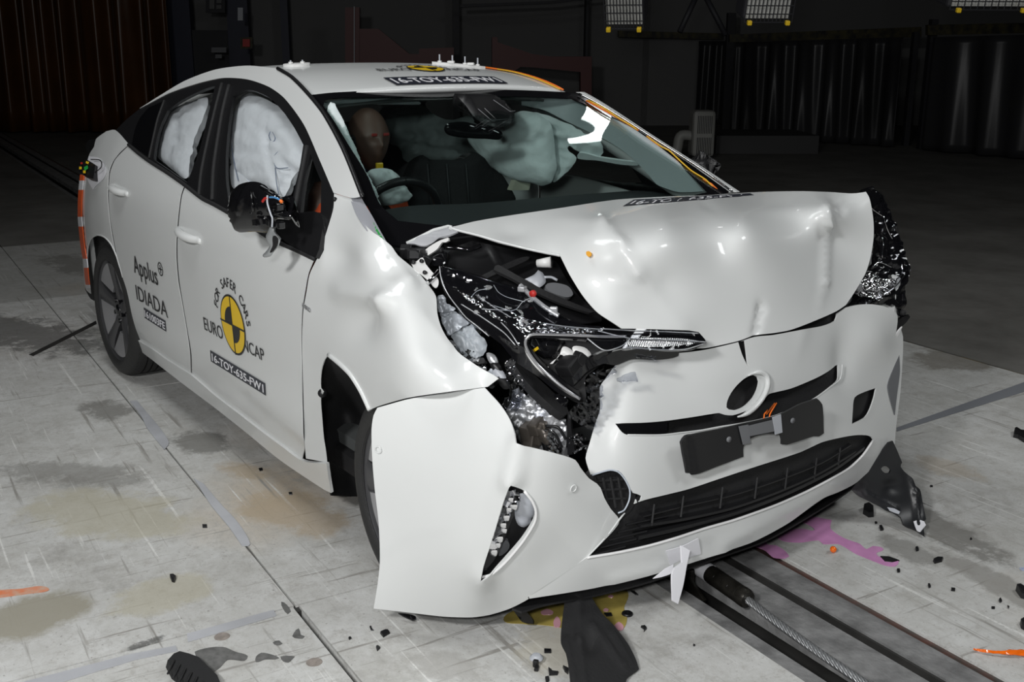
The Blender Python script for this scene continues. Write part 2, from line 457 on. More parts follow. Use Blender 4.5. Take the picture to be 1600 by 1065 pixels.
    for args in ((30, 520, 1.5, .55, .5, DK, .75, 7, .40), (160, 420, 1.6, .5, .35, (.15, .145, .13), .7, 5, .40), (165, 640, .35, .22, .2, GR, .75, 6, .42), (310, 690, .35, .20, .3, GR, .8, 6, .38), (120, 740, .7, .25, .9, GR, .55, 6, .42),
                 (400, 650, .5, .2, .4, GR, .6, 7, .4), (470, 800, .42, .28, .3, OC, .65, 3, .36), (380, 735, .25, .14, .4, OC, .6, 4, .4), (170, 800, .6, .35, .8, YE, .6, 3, .36), (250, 930, .2, .3, .3, YE, .6, 4, .36),
                 (50, 960, .20, .26, .3, (.33, .31, .25), .9, 3, .30), (230, 1003, .04, .11, .2, DK, .8, 9, .38), (1480, 830, .5, .16, -.15, GR, .8, 6, .36), (1560, 910, .5, .12, -.1, (.27, .26, .24), .7, 6, .36), (1420, 860, .25, .12, -.2, GR, .6, 8, .38),
                 (1180, 760, .3, .3, 0, GR, .6, 6, .4), (1480, 730, .3, .2, 0, OC, .35, 8, .4), (880, 1010, .3, .25, 0, (.5, .46, .36), .5, 6, .4), (700, 1040, .22, .12, .6, (.36, .35, .33), .6, 9, .4), (1500, 560, .4, .5, .1, (.12, .10, .07), .6, 4, .36)):
        base = blob(*args)(base)
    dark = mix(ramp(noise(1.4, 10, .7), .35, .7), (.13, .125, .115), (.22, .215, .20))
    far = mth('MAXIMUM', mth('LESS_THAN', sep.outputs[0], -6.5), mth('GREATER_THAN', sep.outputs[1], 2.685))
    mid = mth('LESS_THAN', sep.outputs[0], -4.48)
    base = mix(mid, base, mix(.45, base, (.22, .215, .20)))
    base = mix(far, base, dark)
    L.new(base, b.inputs['Base Color']); b.inputs['Roughness'].default_value = .62; b.inputs['Specular IOR Level'].default_value = .3
    bp = N('ShaderNodeBump'); bp.inputs['Strength'].default_value = .25; bp.inputs['Distance'].default_value = .004
    L.new(noise(45, 6, .7), bp.inputs['Height']); L.new(bp.outputs[0], b.inputs['Normal'])
    return m
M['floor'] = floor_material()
def slab(name, s0, s1, t0, t1, m, z1=0.0, z0=-.3, parent=None, struct=True):
    g = Geo(); g.prism([(s0, t0), (s1, t0), (s1, t1), (s0, t1)], lambda a, c, h: tk(a, c, z0+h), z1-z0)
    o = g.build(name, m, parent); auto_smooth(o, 20)
    if struct: o['kind'] = 'structure'
    return o
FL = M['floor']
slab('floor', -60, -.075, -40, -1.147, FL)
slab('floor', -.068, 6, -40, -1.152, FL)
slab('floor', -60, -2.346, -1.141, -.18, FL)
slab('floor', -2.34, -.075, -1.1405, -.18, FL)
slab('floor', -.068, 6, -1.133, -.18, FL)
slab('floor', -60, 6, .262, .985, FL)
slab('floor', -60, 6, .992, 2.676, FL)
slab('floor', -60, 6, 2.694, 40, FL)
M['trough'] = mat('dusty_steel_plate', (.30, .30, .30), rough=.55, metal=.2, var=.5, vscale=14, vcol=(.17, .17, .17), bump=.3, bscale=60)
M['troughdark'] = mat('grimy_steel_slot_shade', (.035, .034, .032), rough=.6, var=.5, vscale=8)  # grimy steel, also used for the painted shade in the slot
M['rust'] = mat('rusty_groove', (.10, .045, .035), rough=.3, var=.6, vscale=18, vcol=(.05, .045, .04))
slab('trim_1', -60, 6, -.18, -.128, M['trough'], -.004)
slab('trim_2', -60, 6, -.022, .098, M['trough'], -.006, -.05)
slab('trim_3', -60, 6, .138, .232, M['trough'], -.002, -.2)
slab('slot_shade', -60, 6, .130, .1385, M['troughdark'], -.009)  # dark strip over the slot's far wall, standing in for shade
slab('trim_4', -60, 6, .232, .262, M['rust'], -.007)
slab('trim_5', -60, 6, -.14, .14, M['troughdark'], -.14)
slab('trim_6', -60, 6, 2.676, 2.694, mat('yellow_worn_seam', (.17, .12, .03), rough=.7, var=.8, vscale=6, vcol=(.03, .03, .03)), -.004)
slab('trim_7', -60, 6, .985, .992, M['troughdark'], -.01)
slab('trim_8', -60, 6, -1.16, -1.12, M['troughdark'], -.03)
slab('trim_9', -.09, -.05, -40, -.3, M['troughdark'], -.008)

def flat(name, pts, m, label=None, cat=None, group=None, z=.0008, h=.0012, kind=None, sm=True):
    """a thin film or sheet lying on the floor, outline traced on the floor plane"""
    ol = smooth_outline(pts, 5) if sm else [np.array(p, float) for p in pts]
    P = [onz(x, y, z) for x, y in ol]; g = Geo()
    n = len(P); a = sum(P[i][0]*P[(i+1) % n][1]-P[(i+1) % n][0]*P[i][1] for i in range(n))
    if a < 0: P = P[::-1]
    V = [(p[0], p[1], z) for p in P]+[(p[0], p[1], z+h) for p in P]
    g.add(V, [tuple(range(n))[::-1], tuple(range(n, 2*n))]+[(i, (i+1) % n, n+(i+1) % n, n+i) for i in range(n)])
    o = g.build(name, m); tag(o, label, cat, group, kind); return o
def Z5(*l): return [(1060+p[0]*.3375, 740+p[1]*.3375)+tuple(p[2:]) for p in l]
def Z8(*l): return [(780+p[0]*.325, 820+p[1]*.325)+tuple(p[2:]) for p in l]
def Z4(*l): return [(p[0]*.6243, 400+p[1]*.6243)+tuple(p[2:]) for p in l]
M['pink'] = mat('pink_coolant', (.78, .36, .68), rough=.12, var=.25, vscale=9, spec=.6)
M['pink2'] = mat('pale_pink_coolant', (.68, .36, .42), rough=.12, spec=.6)
M['ochre'] = mat('yellow_brown_fluid', (.48, .38, .10), rough=.15, var=.3, vscale=14, spec=.6)
flat('coolant_puddle', Z5((565, 215), (620, 198, 1), (710, 215, 1), (705, 255), (770, 300), (840, 325), (870, 350), (900, 335), (950, 350), (915, 370), (960, 395), (1020, 405), (1005, 428), (960, 425), (880, 395), (820, 370), (780, 345), (740, 325), (670, 325), (650, 308), (560, 318), (480, 310), (455, 285), (500, 262), (580, 255), (630, 262), (600, 235)), M['pink'], 'large branching pink coolant puddle on the white floor beyond the bumper', 'puddle')
flat('coolant_puddle', Z5((300, 290), (350, 306), (400, 303), (412, 328), (450, 332), (490, 355), (512, 382), (495, 392), (440, 388), (400, 355), (350, 335), (300, 320)), M['pink'], 'smaller pink coolant puddle reaching under the bumper beside the trough edge', 'puddle')
flat('oil_puddle', Z8((20, 455), (100, 400), (305, 330), (600, 300), (622, 340), (600, 400), (615, 450), (595, 500), (500, 520), (300, 495), (270, 488), (200, 480), (110, 475)), M['ochre'], 'yellow brown fluid puddle under the front of the car', 'puddle')
for cx, cy, rx, ry, lb in ((230, 420, 31, 14, 'largest pink spot on the yellow puddle left of the black undershield'), (278, 470, 18, 26, 'pink streak on the yellow puddle touching the black undershield'), (536, 343, 13, 7, 'pink spot on the yellow puddle nearest the bumper'), (513, 409, 13, 8, 'small pink spot beside the black flake on the yellow puddle'), (575, 490, 24, 20, 'pink spot at the lower edge of the yellow puddle')):
    flat('coolant_spot', [(780+(cx+rx*math.cos(a))*.325, 820+(cy+ry*math.sin(a)*(1+.2*math.sin(3*a)))*.325) for a in np.linspace(0, 2*math.pi, 12, endpoint=False)], M['pink2'], lb, 'puddle', 'pink spots on the yellow puddle', z=.0024)
# tapes and marks on the floor
M['greytape'] = mat('pale_grey_tape', (.50, .51, .54), rough=.5, var=.2)
M['orangepaint'] = mat('orange_floor_paint', (.75, .20, .07), rough=.6, var=.5, vscale=30, vcol=(.6, .4, .3))
flat('floor_tape', [(203, 627, 1), (222, 653), (229, 668), (246, 690), (257, 703, 1), (264, 692), (246, 664), (232, 648), (214, 626, 1)], M['greytape'], 'grey tape strip peeling along the floor seam below the front door', 'tape', 'tape strips along the floor seam', h=.003)
flat('floor_tape', [(303, 748, 1), (330, 790), (358, 824), (378, 853, 1), (391, 851), (372, 817), (345, 788), (318, 756, 1)], M['greytape'], 'short grey tape strip on the floor seam further from the car', 'tape', 'tape strips along the floor seam', h=.003)
flat('floor_tape', Z4((60, 1065, 1), (330, 995, 1), (440, 975, 1), (445, 988, 1), (340, 1010, 1), (110, 1080, 1)), M['greytape'], 'long flat white tape band across the floor at bottom left', 'tape')
flat('floor_tape', Z4((468, 945, 1), (685, 885, 1), (692, 900, 1), (470, 966, 1)), M['greytape'], 'flat white tape band ending near the floor slot corner', 'tape')
flat('floor_tape', [(1401, 668, 1), (1600, 597, 1), (1640, 582, 1), (1640, 600, 1), (1600, 612, 1), (1401, 674, 1)], mat('grey_floor_tape', (.22, .23, .25), rough=.6), 'long grey tape line on the floor right of the bumper', 'tape')
flat('floor_tape', [(45, 554, 1), (150, 501, 1), (151, 506, 1), (52, 556, 1)], M['troughdark'], 'thin black tape line on the floor beside the rear wheel', 'tape')
flat('paint_mark', [(-20, 925), (30, 920), (76, 919), (40, 928), (-20, 934)], M['orangepaint'], 'orange paint stroke on the floor at the left edge', 'paint mark')

# ------------------------------------------------------------------ the hall behind
def standing(px0, px1, yb, yt):
    a, b = onz(px0, yb), onz(px1, yb); r = ray(px0, yt); h = (CAM+r*((a[:2]-CAM[:2]) @ r[:2]/(r[:2] @ r[:2])))[2]
    return a, b, h
def wall_box(name, px0, px1, yb, yt, m, depth=.1, z0=0, parent=None, kind=None, dist=None):
    """upright box whose foot runs between two floor points"""
    a, b, h = standing(px0, px1, yb, yt)
    if z0 is None: z0 = 0
    d = b-a; d /= np.linalg.norm(d); n = np.array([-d[1], d[0], 0])
    if (a-CAM) @ n < 0: n = -n
    g = Geo(); V = [a, b, b+n*depth, a+n*depth]; V = [np.array((v[0], v[1], z0)) for v in V]+[np.array((v[0], v[1], h)) for v in V]
    g.add(V, [(0, 1, 2, 3), (4, 7, 6, 5), (0, 4, 5, 1), (1, 5, 6, 2), (2, 6, 7, 3), (3, 7, 4, 0)])
    o = g.build(name, m, parent); auto_smooth(o, 20)
    if kind: o['kind'] = kind
    return o
def curtain(name, px0, px1, yb, yt, m, folds, amp, label, group=None, yb1=None, yt1=None, hz=None, gap=.03):
    a = onz(px0, yb); b = onz(px1, yb1 if yb1 else yb)
    _, _, h0 = standing(px0, px1, yb, yt)
    rr = ray(px1, yt1 if yt1 is not None else yt); h1 = (CAM+rr*((b[:2]-CAM[:2]) @ rr[:2]/(rr[:2] @ rr[:2])))[2]
    if hz: h0 = h1 = hz
    d = b-a; Ln = np.linalg.norm(d); d /= Ln; n = np.array([d[1], -d[0], 0])
    rnd = random.Random(name+label); ph = [rnd.uniform(0, 6) for _ in range(6)]; fr = [rnd.uniform(.6, 1.7)*folds for _ in range(4)]
    def fn(u, v):
        k = sum(math.sin(2*math.pi*fr[i]*u+ph[i]+v*rnd_s[i])*am for i, am in enumerate((1, .6, .4, .25)))
        z = gap+(h0+(h1-h0)*u-gap)*v
        p = a+d*(u*Ln)+n*(k*amp*(1-.35*v)); return (p[0], p[1], z)
    rnd_s = [rnd.uniform(-1.2, 1.2) for _ in range(4)]
    o = grid(name, fn, int(max(60, folds*14)), 16, m, None, thick=.01)
    tag(o, label, 'curtain', group); return o
M['pvc_o'] = mat('orange_brown_curtain', (.085, .034, .010), rough=.33, var=.3, vscale=1.5, spec=.35)
M['pvc_g'] = mat('dark_grey_curtain', (.032, .032, .034), rough=.28, spec=.22)
M['wallg'] = mat('pale_grey_wall', (.15, .15, .148), rough=.8)
M['walld'] = mat('dark_steelwork', (.02, .02, .024), rough=.6)
M['rackb'] = mat('yellow_black_beam', (.07, .06, .02), rough=.6, var=.7, vscale=9, vcol=(.01, .01, .01))
curtain('strip_curtain', -180, 272, 208, -60, M['pvc_o'], 14, .11, 'tall orange brown plastic curtain behind the rear of the car', hz=5.2)
wall_box('wall_back', 268, 1010, 196, -260, M['wallg'], .3, kind='structure')
wall_box('wall_right', 1000, 2300, 196, -260, M['wallg'], .3, kind='structure')
wall_box('wall_left', -1500, 275, 198, -260, M['wallg'], .3, kind='structure')
# steel columns, door and signs on the back wall
def col(name, px0, px1, yb, m, label, cat='column', yt=-200, depth=.3, group=None): 
    o = wall_box(name, px0, px1, yb, yt, m, depth); tag(o, label, cat, group); return o
M['navycol'] = mat('dark_blue_steel', (.012, .015, .04), rough=.5)
col('steel_column', 274, 309, 200, M['navycol'], 'dark blue steel column beside the orange curtain', group='steel columns on the back wall')
col('steel_column', 365, 397, 200, M['navycol'], 'dark blue steel column carrying a small yellow sign', group='steel columns on the back wall')
col('steel_column', 447, 458, 200, M['navycol'], 'thin dark blue post above the white roof studs', group='steel columns on the back wall')
col('steel_column', 709, 719, 200, M['walld'], 'black post behind the middle of the car roof', group='steel columns on the back wall')
col('steel_column', 912, 916, 200, M['walld'], 'thin black post behind the windscreen header', group='steel columns on the back wall')
o = wall_box('door_1', 316, 362, 199, 48, mat('grey_door', (.22, .23, .24), rough=.6), .1, kind='structure')
o = wall_box('trim_10', 306, 366, 199.5, 47, M['walld'], .06, kind='structure')
def plate_at(name, pts, base_y, m, label, cat, thick=.03, px_ref=None, group=None):
    """flat plate hung on a wall standing at floor line y = base_y"""
    px_ref = px_ref if px_ref is not None else sum(p[0] for p in pts)/len(pts)
    a = onz(px_ref-20, base_y); b = onz(px_ref+20, base_y); d = b-a; n = np.array([-d[1], d[0], 0]); n /= np.linalg.norm(n)
    V = []
    for (x, y) in pts:
        r = ray(x, y); V.append(CAM+r*(((a-CAM) @ n)/(r @ n)))
    k = len(V); s = -1 if (a-CAM) @ n > 0 else 1
    V = V+[v+n*s*thick for v in V]
    g = Geo(); g.add(V, [tuple(range(k)), tuple(range(k, 2*k))[::-1]]+[(i, (i+1) % k, k+(i+1) % k, k+i) for i in range(k)])
    o = g.build(name, m); auto_smooth(o, 20)
    if label: tag(o, label, cat, group)
    return o
def R4(x0, y0, x1, y1): return [(x0, y0), (x1, y0), (x1, y1), (x0, y1)]
pf = plate_at('wall_sign', R4(322, -8, 352, 20), 203, M['walld'], 'dark framed sign above the grey door', 'sign')
for k, q in enumerate((R4(328, -4, 336, 14), R4(339, -4, 347, 5), R4(339, 8, 347, 14))):
    s_ = plate_at('sign_panel', q, 203.2, M['wallg'], None, None, .05); setpar(s_, pf)
pf = plate_at('wall_sign', R4(376, 58, 395, 76), 209, M['rackb'], 'small yellow sign on the dark blue column', 'sign')
s_ = plate_at('sign_panel', R4(380, 61, 391, 73), 209.3, M['red'], None, None, .05); setpar(s_, pf)
plate_at('wall_notice', R4(372, 12, 380, 32), 209, M['ltgrey'], 'small pale notice above the yellow sign', 'notice')
plate_at('door_notice', R4(331, 74, 354, 82), 203, M['grey'], 'upper grey notice on the grey door', 'notice', .03, group='notices on the door')
plate_at('door_notice', R4(337, 85, 347, 91), 203, M['grey'], 'lower smaller grey notice on the grey door', 'notice', .03, group='notices on the door')
plate_at('junction_box', R4(520, 66, 541, 98), 203, M['wallg'], 'pale box on the wall left of the red column', 'box', .1)
# red rescue frame behind the roof
M['darkred'] = mat('dark_red_steel', (.09, .010, .008), rough=.5)
o = plate_at('red_column', R4(541, 12, 563, 130), 212, M['darkred'], 'dark red steel column with angled brace behind the car roof', 'frame', .2)
s_ = plate_at('brace', [(562, 45), (592, 45), (640, 84), (655, 84), (655, 76), (709, 74), (709, 130), (562, 130)], 212, M['darkred'], None, None, .15); setpar(s_, o)
s_ = plate_at('cable', R4(553, 10, 554.2, 125), 214, M['ltgrey'], None, None, .02); setpar(s_, o)
o = plate_at('red_frame', [(768, 58), (776, 58), (777, 66), (830, 84), (860, 88), (922, 88), (922, 214), (905, 214), (905, 112), (834, 105), (812, 104), (800, 112), (779, 108), (779, 214), (768, 214)], 214, M['darkred'], 'dark red lifting frame standing behind the windscreen header', 'frame', .2)
# roller grid behind: upper beams
plate_at('ceiling_beam', [(719, 7), (860, 2), (1000, -14), (1000, -10), (860, 6), (719, 12)], 206, M['walld'], 'thin dark beam crossing the grey wall behind the roof', 'beam', .2)
# right hand curtains
curtain('strip_curtain', 970, 1085, 190, 62, M['pvc_g'], 5, .05, 'grey plastic curtain nearest the windscreen, left of the dark post', 'grey curtains along the right wall')
curtain('strip_curtain', 1085, 1128, 197, 64, M['pvc_g'], 2, .05, 'narrow grey curtain panel above the air conditioner', 'grey curtains along the right wall')
curtain('strip_curtain', 1141, 1395, 214, 66, M['pvc_g'], 8, .06, 'wide pleated grey curtain in the middle of the right wall', 'grey curtains along the right wall', yb1=232, yt1=58)
curtain('strip_curtain', 1440, 1720, 236, 58, M['pvc_g'], 4, .05, 'slack grey curtain at the right edge of the picture', 'grey curtains along the right wall', yb1=262, yt1=50)
col('rack_post', 1128, 1140, 204, M['walld'], 'dark post between the narrow and the wide grey curtain', yt=20, depth=.12, group='posts between the grey curtains')
col('rack_post', 1412, 1420, 228, M['walld'], 'dark post right of the wide grey curtain', yt=50, depth=.12, group='posts between the grey curtains')
col('rack_post', 1436, 1446, 233, M['walld'], 'dark post left of the slack grey curtain', yt=30, depth=.12, group='posts between the grey curtains')
plate_at('rack_beam', [(965, 58), (1128, 62), (1128, 52), (965, 48)], 197, M['rackb'], 'left black and yellow beam above the grey curtains', 'beam', .1, group='beams above the grey curtains')
plate_at('rack_beam', [(1138, 66), (1436, 58), (1436, 42), (1138, 54)], 214, M['rackb'], 'middle black and yellow beam above the wide curtain', 'beam', .1, group='beams above the grey curtains')
plate_at('rack_beam', [(1446, 55), (1680, 50), (1680, 34), (1446, 39)], 233, M['rackb'], 'right black and yellow beam above the slack curtain', 'beam', .1, group='beams above the grey curtains')
o = wall_box('low_platform', 1118, 1278, 240, 212, mat('dark_platform', (.05, .05, .05), rough=.7), 1.2); tag(o, 'low dark platform on the floor right of the air conditioner', 'platform')
def bar_at(name, x0, y0, x1, y1, d, r, m, label, cat, group=None):
    o = tube(name, [CAM+ray(x0, y0)*d, CAM+ray(x1, y1)*d], r, m); tag(o, label, cat, group); return o
bar_at('diagonal_brace', 1090, -10, 1062, 50, 11.5, .03, M['walld'], 'dark diagonal brace left above the curtains', 'brace', 'diagonal braces')
bar_at('diagonal_brace', 1100, -10, 1134, 55, 11.5, .03, M['walld'], 'dark diagonal brace right above the curtains', 'brace', 'diagonal braces')
# portable air conditioner
a, b, h = standing(1081, 1116, 250, 173)
d = b-a; wd = np.linalg.norm(d); d /= wd; n = np.array([-d[1], d[0], 0]); n = n if (a-CAM) @ n > 0 else -n
Rm = np.array([d, n, [0, 0, 1]]).T; ctr = (a+b)/2+n*.17
ac = empty('air_conditioner', tuple(ctr)); tag(ac, 'pale portable air conditioner standing in front of the grey curtains', 'air conditioner')
M['acp'] = mat('ivory_plastic', (.30, .30, .28), rough=.5)
Geo().box(ctr+[0, 0, h/2+.02], (wd, .34, h-.04), Rm, .05).build('body', M['acp'], ac)
for (zz, hh) in ((h*.28, h*.36), (h*.72, h*.36)):
    gg = Geo()
    for k in range(9): gg.box(ctr-n*.172+d*((k-4)*wd*.075)+[0, 0, zz], (wd*.03, .01, hh), Rm)
    gg.build('grille', M['walld'], ac)
tube('exhaust_hose', curve_pts([ctr-d*.05+n*.0+[0, 0, h*.45], ctr-d*(wd*.9)+[0, 0, h*.48], ctr-d*(wd*1.05)+[0, 0, h*.25], ctr-d*(wd*1.1)+[0, 0, .06]]), .07, M['acp'], ac, 12)
for k in (-1, 1): Geo().box(ctr+d*k*wd*.35+[0, 0, .02], (.05, .2, .04), Rm, .01).build('foot', M['walld'], ac)
# flood lights in wire cages, hung from the ceiling
def flood(px0, px1, ylo, tilt, D, label, yaw=0, h=.55):
    c = CAM+ray((px0+px1)/2, ylo)*D; wdt = (px1-px0)/FPX*D
    t = empty('flood_light', tuple(c)); tag(t, label, 'flood light', 'caged flood lights under the ceiling')
    ex = RT; ey = np.cross([0, 0, 1.0], ex); ey /= np.linalg.norm(ey)
    R0 = np.array([ex, ey, [0, 0, 1]]).T @ rotz(yaw) @ rotx(tilt)
    def P(x, y, z): return c+R0 @ np.array((x, y, z))
    Geo().box(P(0, .12, h/2), (wdt, .2, h), R0, .02).build('housing', M['walld'], t)
    Geo().box(P(0, .01, h/2), (wdt*.93, .02, h*.94), R0, .004).build('lamp_face', mat('flood_glass', (.55, .55, .52), rough=.4), t)
    g = Geo(); nx = 13; nz = 11
    for i in range(nx): x = -wdt/2+wdt*i/(nx-1); g.tube([P(x, -.03, 0), P(x, -.03, h)], .0035, 5)
    for i in range(nz): z = h*i/(nz-1); g.tube([P(-wdt/2, -.03, z), P(wdt/2, -.03, z)], .0035, 5)
    g.build('wire_cage', M['walld'], t)
    for sx in (-1, 1): Geo().box(P(sx*wdt*.4, -.04, 0), (.03, .03, .03), R0, .005).build('clip', M['yellow'], t)
    Geo().tube([P(0, .1, h), c+[0, 0, 2.5]], .02, 8).build('hanger', M['walld'], t)
flood(946, 1006, 42, .45, 7.2, 'caged flood light nearest the windscreen, hanging at the ceiling', yaw=-.25)
flood(1160, 1236, 33, .3, 7.2, 'caged flood light at the ceiling above the wide grey curtain', yaw=.1)
flood(1478, 1610, 14, .25, 7.2, 'caged flood light cut off at the top right corner', yaw=.1)
o = Geo().box(onz(640, 300)*0+[0, 0, 6.2], (70, 60, .2)).build('ceiling', M['walld']); o['kind'] = 'structure'; auto_smooth(o, 20)

# ------------------------------------------------------------------ the crashed car
def Z(x0, y0, s, *l): return [(x0+p[0]*s, y0+p[1]*s)+tuple(p[2:]) for p in l]
car = empty('crashed_car', (-1.3, 0, 0))
tag(car, 'white crash-tested hatchback with crushed nose, folded bonnet and fired airbags', 'car')
PA = M['paint']
SF = SideField(0)
BELT = [(201, 225), (216, 238), (235, 252), (262, 269), (289, 288), (316, 309), (334, 318), (357, 331), (392, 352), (428, 374), (460, 388), (492, 403)]
TRIMTOP = [(218, 170), (239, 158), (262, 146), (289, 136), (320, 127), (350, 121.5), (387, 124), (421, 136), (445, 154), (475, 195), (499, 249), (519, 296)]
# rear quarter
PILR = [(218, 170, 1), (239, 158), (220, 176), (201, 202), (180, 203, 1)]
quarter = panel('rear_quarter_panel', [(166, 205, 1), (180, 203), (201, 225, 1), (186, 239), (176, 252), (170, 268), (168, 303), (170, 335), (174, 364), (181, 400), (187, 421), (199, 460, 1), (190, 425), (183, 402), (174, 382), (163, 370), (152, 367), (143, 372), (138, 384), (136, 410, 1), (142, 459, 1), (134, 452), (130, 420), (127.5, 375), (127, 330), (130, 290), (133, 264), (140, 240), (147, 229), (150, 217)],
    SideField(0), PA, car, sp=5)
rear_door = panel('rear_door', [(203, 226, 1)]+BELT[1:4]+[(288, 287, 1), (282, 305), (277.5, 340), (275, 374), (275, 405), (278, 440), (283.5, 471), (291, 515), (296, 549), (298, 582, 1), (280, 571), (258, 557), (236, 541), (221, 533), (212, 526, 1), (206, 500), (199, 470), (191, 430), (182, 396), (176, 364), (171.5, 335), (170, 303), (172, 270), (179, 251), (188, 240)],
    SideField(.003), PA, car, sp=5.5)
front_door = panel('front_door', [(290.5, 289, 1)]+BELT[5:11]+[(491, 403, 1), (481, 428), (476, 455), (471.5, 485), (470, 530), (471, 580), (472, 640), (473, 690), (472, 717, 1), (440, 694), (405, 668), (370, 641), (335, 614), (300, 584, 1), (298.5, 549), (293, 515), (285.5, 471), (280.5, 440), (277.5, 405), (277.5, 374), (280, 340), (284.5, 305)],
    SideField(.003), PA, car, sp=7, disp=ridge(((304, 560), (380, 622), -.001, -.007, 15), ((380, 622), (470, 700), -.007, -.010, 17)))
rocker = panel('rocker_panel', [(212, 529, 1), (222, 536), (236, 544), (258, 560), (280, 574), (299, 586), (335, 617), (370, 644), (405, 671), (440, 697), (473, 720), (510, 724, 1), (513, 745), (517, 770, 1), (505, 764), (438, 719), (385, 676), (337, 638), (285, 599), (239, 563), (217, 545)],
    SideField(.012), PA, car, sp=6, thick=.01)
side_frame = panel('side_frame', [(218, 169, 1), (231, 161), (245, 152), (289, 126), (337, 108.5), (387, 102.5), (435, 107, 1), (455, 119), (482, 146), (506, 177), (536, 232), (563, 296), (566, 306, 1), (550, 309), (521, 301, 1), (519, 296)]+TRIMTOP[::-1][1:-1],
    SideField(.002), PA, car, sp=5.5)
# black window surround with the glass openings
RW = [(262, 172, 1), (280, 159), (300, 148), (320, 139), (336, 134, 1), (330, 160), (320, 200), (310, 240), (292, 285, 1), (275, 273), (262, 264), (240, 249, 1), (243, 225), (250, 198)]
FWN = [(364, 150, 1), (378, 142), (395, 141), (420, 152), (443, 175), (460, 200), (474, 226, 1), (468, 262), (459, 300), (455, 336, 1), (430, 336), (400, 334), (357, 314, 1), (353, 280), (353, 240), (357, 195)]
QW = [(485, 240, 1), (493, 262), (502, 284, 1), (501, 332, 1), (469, 332, 1), (475, 285)]
surround = panel('window_surround', [(218, 170, 1)]+TRIMTOP[1:]+[(521, 305), (520, 322, 1), (512, 350), (506, 372), (495, 402, 1)]+BELT[::-1][1:-1]+[(201, 225, 1), (180, 204, 1), (197, 187)],
    SideField(-.001), M['black'], car, holes=[RW, FWN, QW], sp=6, thick=.012)
glass_q = panel('quarter_glass', [(232, 168, 1), (255, 158, 1), (246, 185), (240, 205), (233, 246, 1), (206, 226, 1), (210, 205), (218, 185)], SideField(.0015), M['privacy'], surround, sp=8, thick=.003)
for nm, pl in (('rear_door_glass', RW), ('front_door_glass', FWN), ('front_quarter_glass', QW)):
    panel(nm, [(p[0], p[1], 1) for p in pl], SideField(-.008), M['sideglass'], surround, sp=14, thick=.004)
# pillar covers and dividers with a soft highlight
for pl, r in (([(347, 131), (338, 165), (326, 215), (315, 268), (311, 305)], .008), ([(358, 134), (349, 170), (341, 215), (334, 265), (332, 312)], .009), ([(257, 157), (247, 185), (240, 215), (233, 247)], .006), ([(480, 229), (475, 255), (467, 295), (460, 334)], .010)):
    tube('window_divider', [SideField(.002)(x, y) for x, y in smooth_outline(pl, 8, False)], r, M['matt'], surround, 8)
tube('belt_seal', [SideField(.004)(x, y+1.0) for x, y in smooth_outline(BELT, 8, False)], .008, M['matt'], surround, 8)
# front fender, buckled outwards
FEN = Field([(494, 404, 's'), (483, 441, 's'), (473, 485, 's', .002), (471, 530, 's'), (473, 630, 's'), (478, 700, 's'), (508, 718, 's'), (504, 640, 's'), (505, 570, 's', .004), (515, 553, 's', .01), (531, 567, 's', .02), (521, 301, 's'), (550, 310, 's', -.004), (545, 400, 's', .0), (520, 480, 's', .006), (564, 611, 'y', -.905), (590, 634, 'y', -.92),
    (575, 352, 'x', -.24), (605, 392, 'x', -.13), (640, 415, 'x', -.04), (664, 439, 'x', .03), (682, 480, 'x', .10), (688, 512, 'x', .15), (711, 547, 'x', .20), (741, 562, 'x', .28), (778, 590, 'x', .355), (757, 604, 'x', .33), (600, 480, 'y', -.925), (640, 555, 'y', -.94), (700, 598, 'y', -.905), (565, 400, 'y', -.875), (620, 440, 'y', -.885), (560, 520, 'y', -.90)], reg=1e-5)
fender = panel('front_fender', [(496, 403, 1), (507, 372), (514, 350), (521, 325), (522, 302, 1), (549, 310, 1), (558, 333), (572, 352), (592, 371), (612, 387), (622, 402), (640, 415), (658, 431), (672, 449), (681, 463), (683, 490), (688, 511), (697, 530), (711, 547), (732, 562), (750, 574), (772, 586), (779, 591, 1), (762, 604, 1), (700, 612), (639, 621), (592, 634), (578, 640, 1), (565, 611), (548, 584), (531, 567), (514, 553, 1), (507, 562), (501.5, 580), (500.5, 606), (505, 612), (500.5, 622), (502, 650), (505, 685), (508, 704), (510, 722, 1), (478, 716, 1), (476, 690), (474.5, 630), (473, 580), (472, 530), (474, 485), (479, 455), (484, 428)],
    FEN, PA, car, sp=6, thick=.003, disp=addf(ridge(((535, 455), (600, 470), .012, .016, 26), ((600, 470), (585, 540), .016, .0, 24), ((640, 470), (700, 545), .0, .012, 26), ((565, 330), (640, 440), .006, .014, 22)),
        gauss((575, 500, 26, 30, -.022), (640, 500, 30, 40, .012), (615, 425, 22, 14, -.010))))
M['badge'] = mat('chrome_badge', (.7, .7, .72), rough=.15, metal=1)
# wheel arch lip of the fender
tube('arch_lip', [FEN(x, y) for x, y in smooth_outline([(514, 554), (531, 568), (548, 585), (565, 612), (578, 640)], 6, False)], .008, PA, fender, 6)
tube('arch_lip', [SF(x, y) for x, y in smooth_outline([(136, 410), (138, 384), (143, 372), (152, 367), (163, 370), (174, 382), (183, 402), (190, 425), (199, 460), (206, 500), (211, 528)], 5, False)], .004, PA, quarter, 6)
tube('fender_bolt', [SideField(.003)(503.5, 614), SideField(-.03)(503.5, 614)], .014, M['black'], fender, 12)
tube('side_marker', [SideField(.006)(523, 311), SideField(-.01)(523, 311)], .007, M['black'], fender, 10)
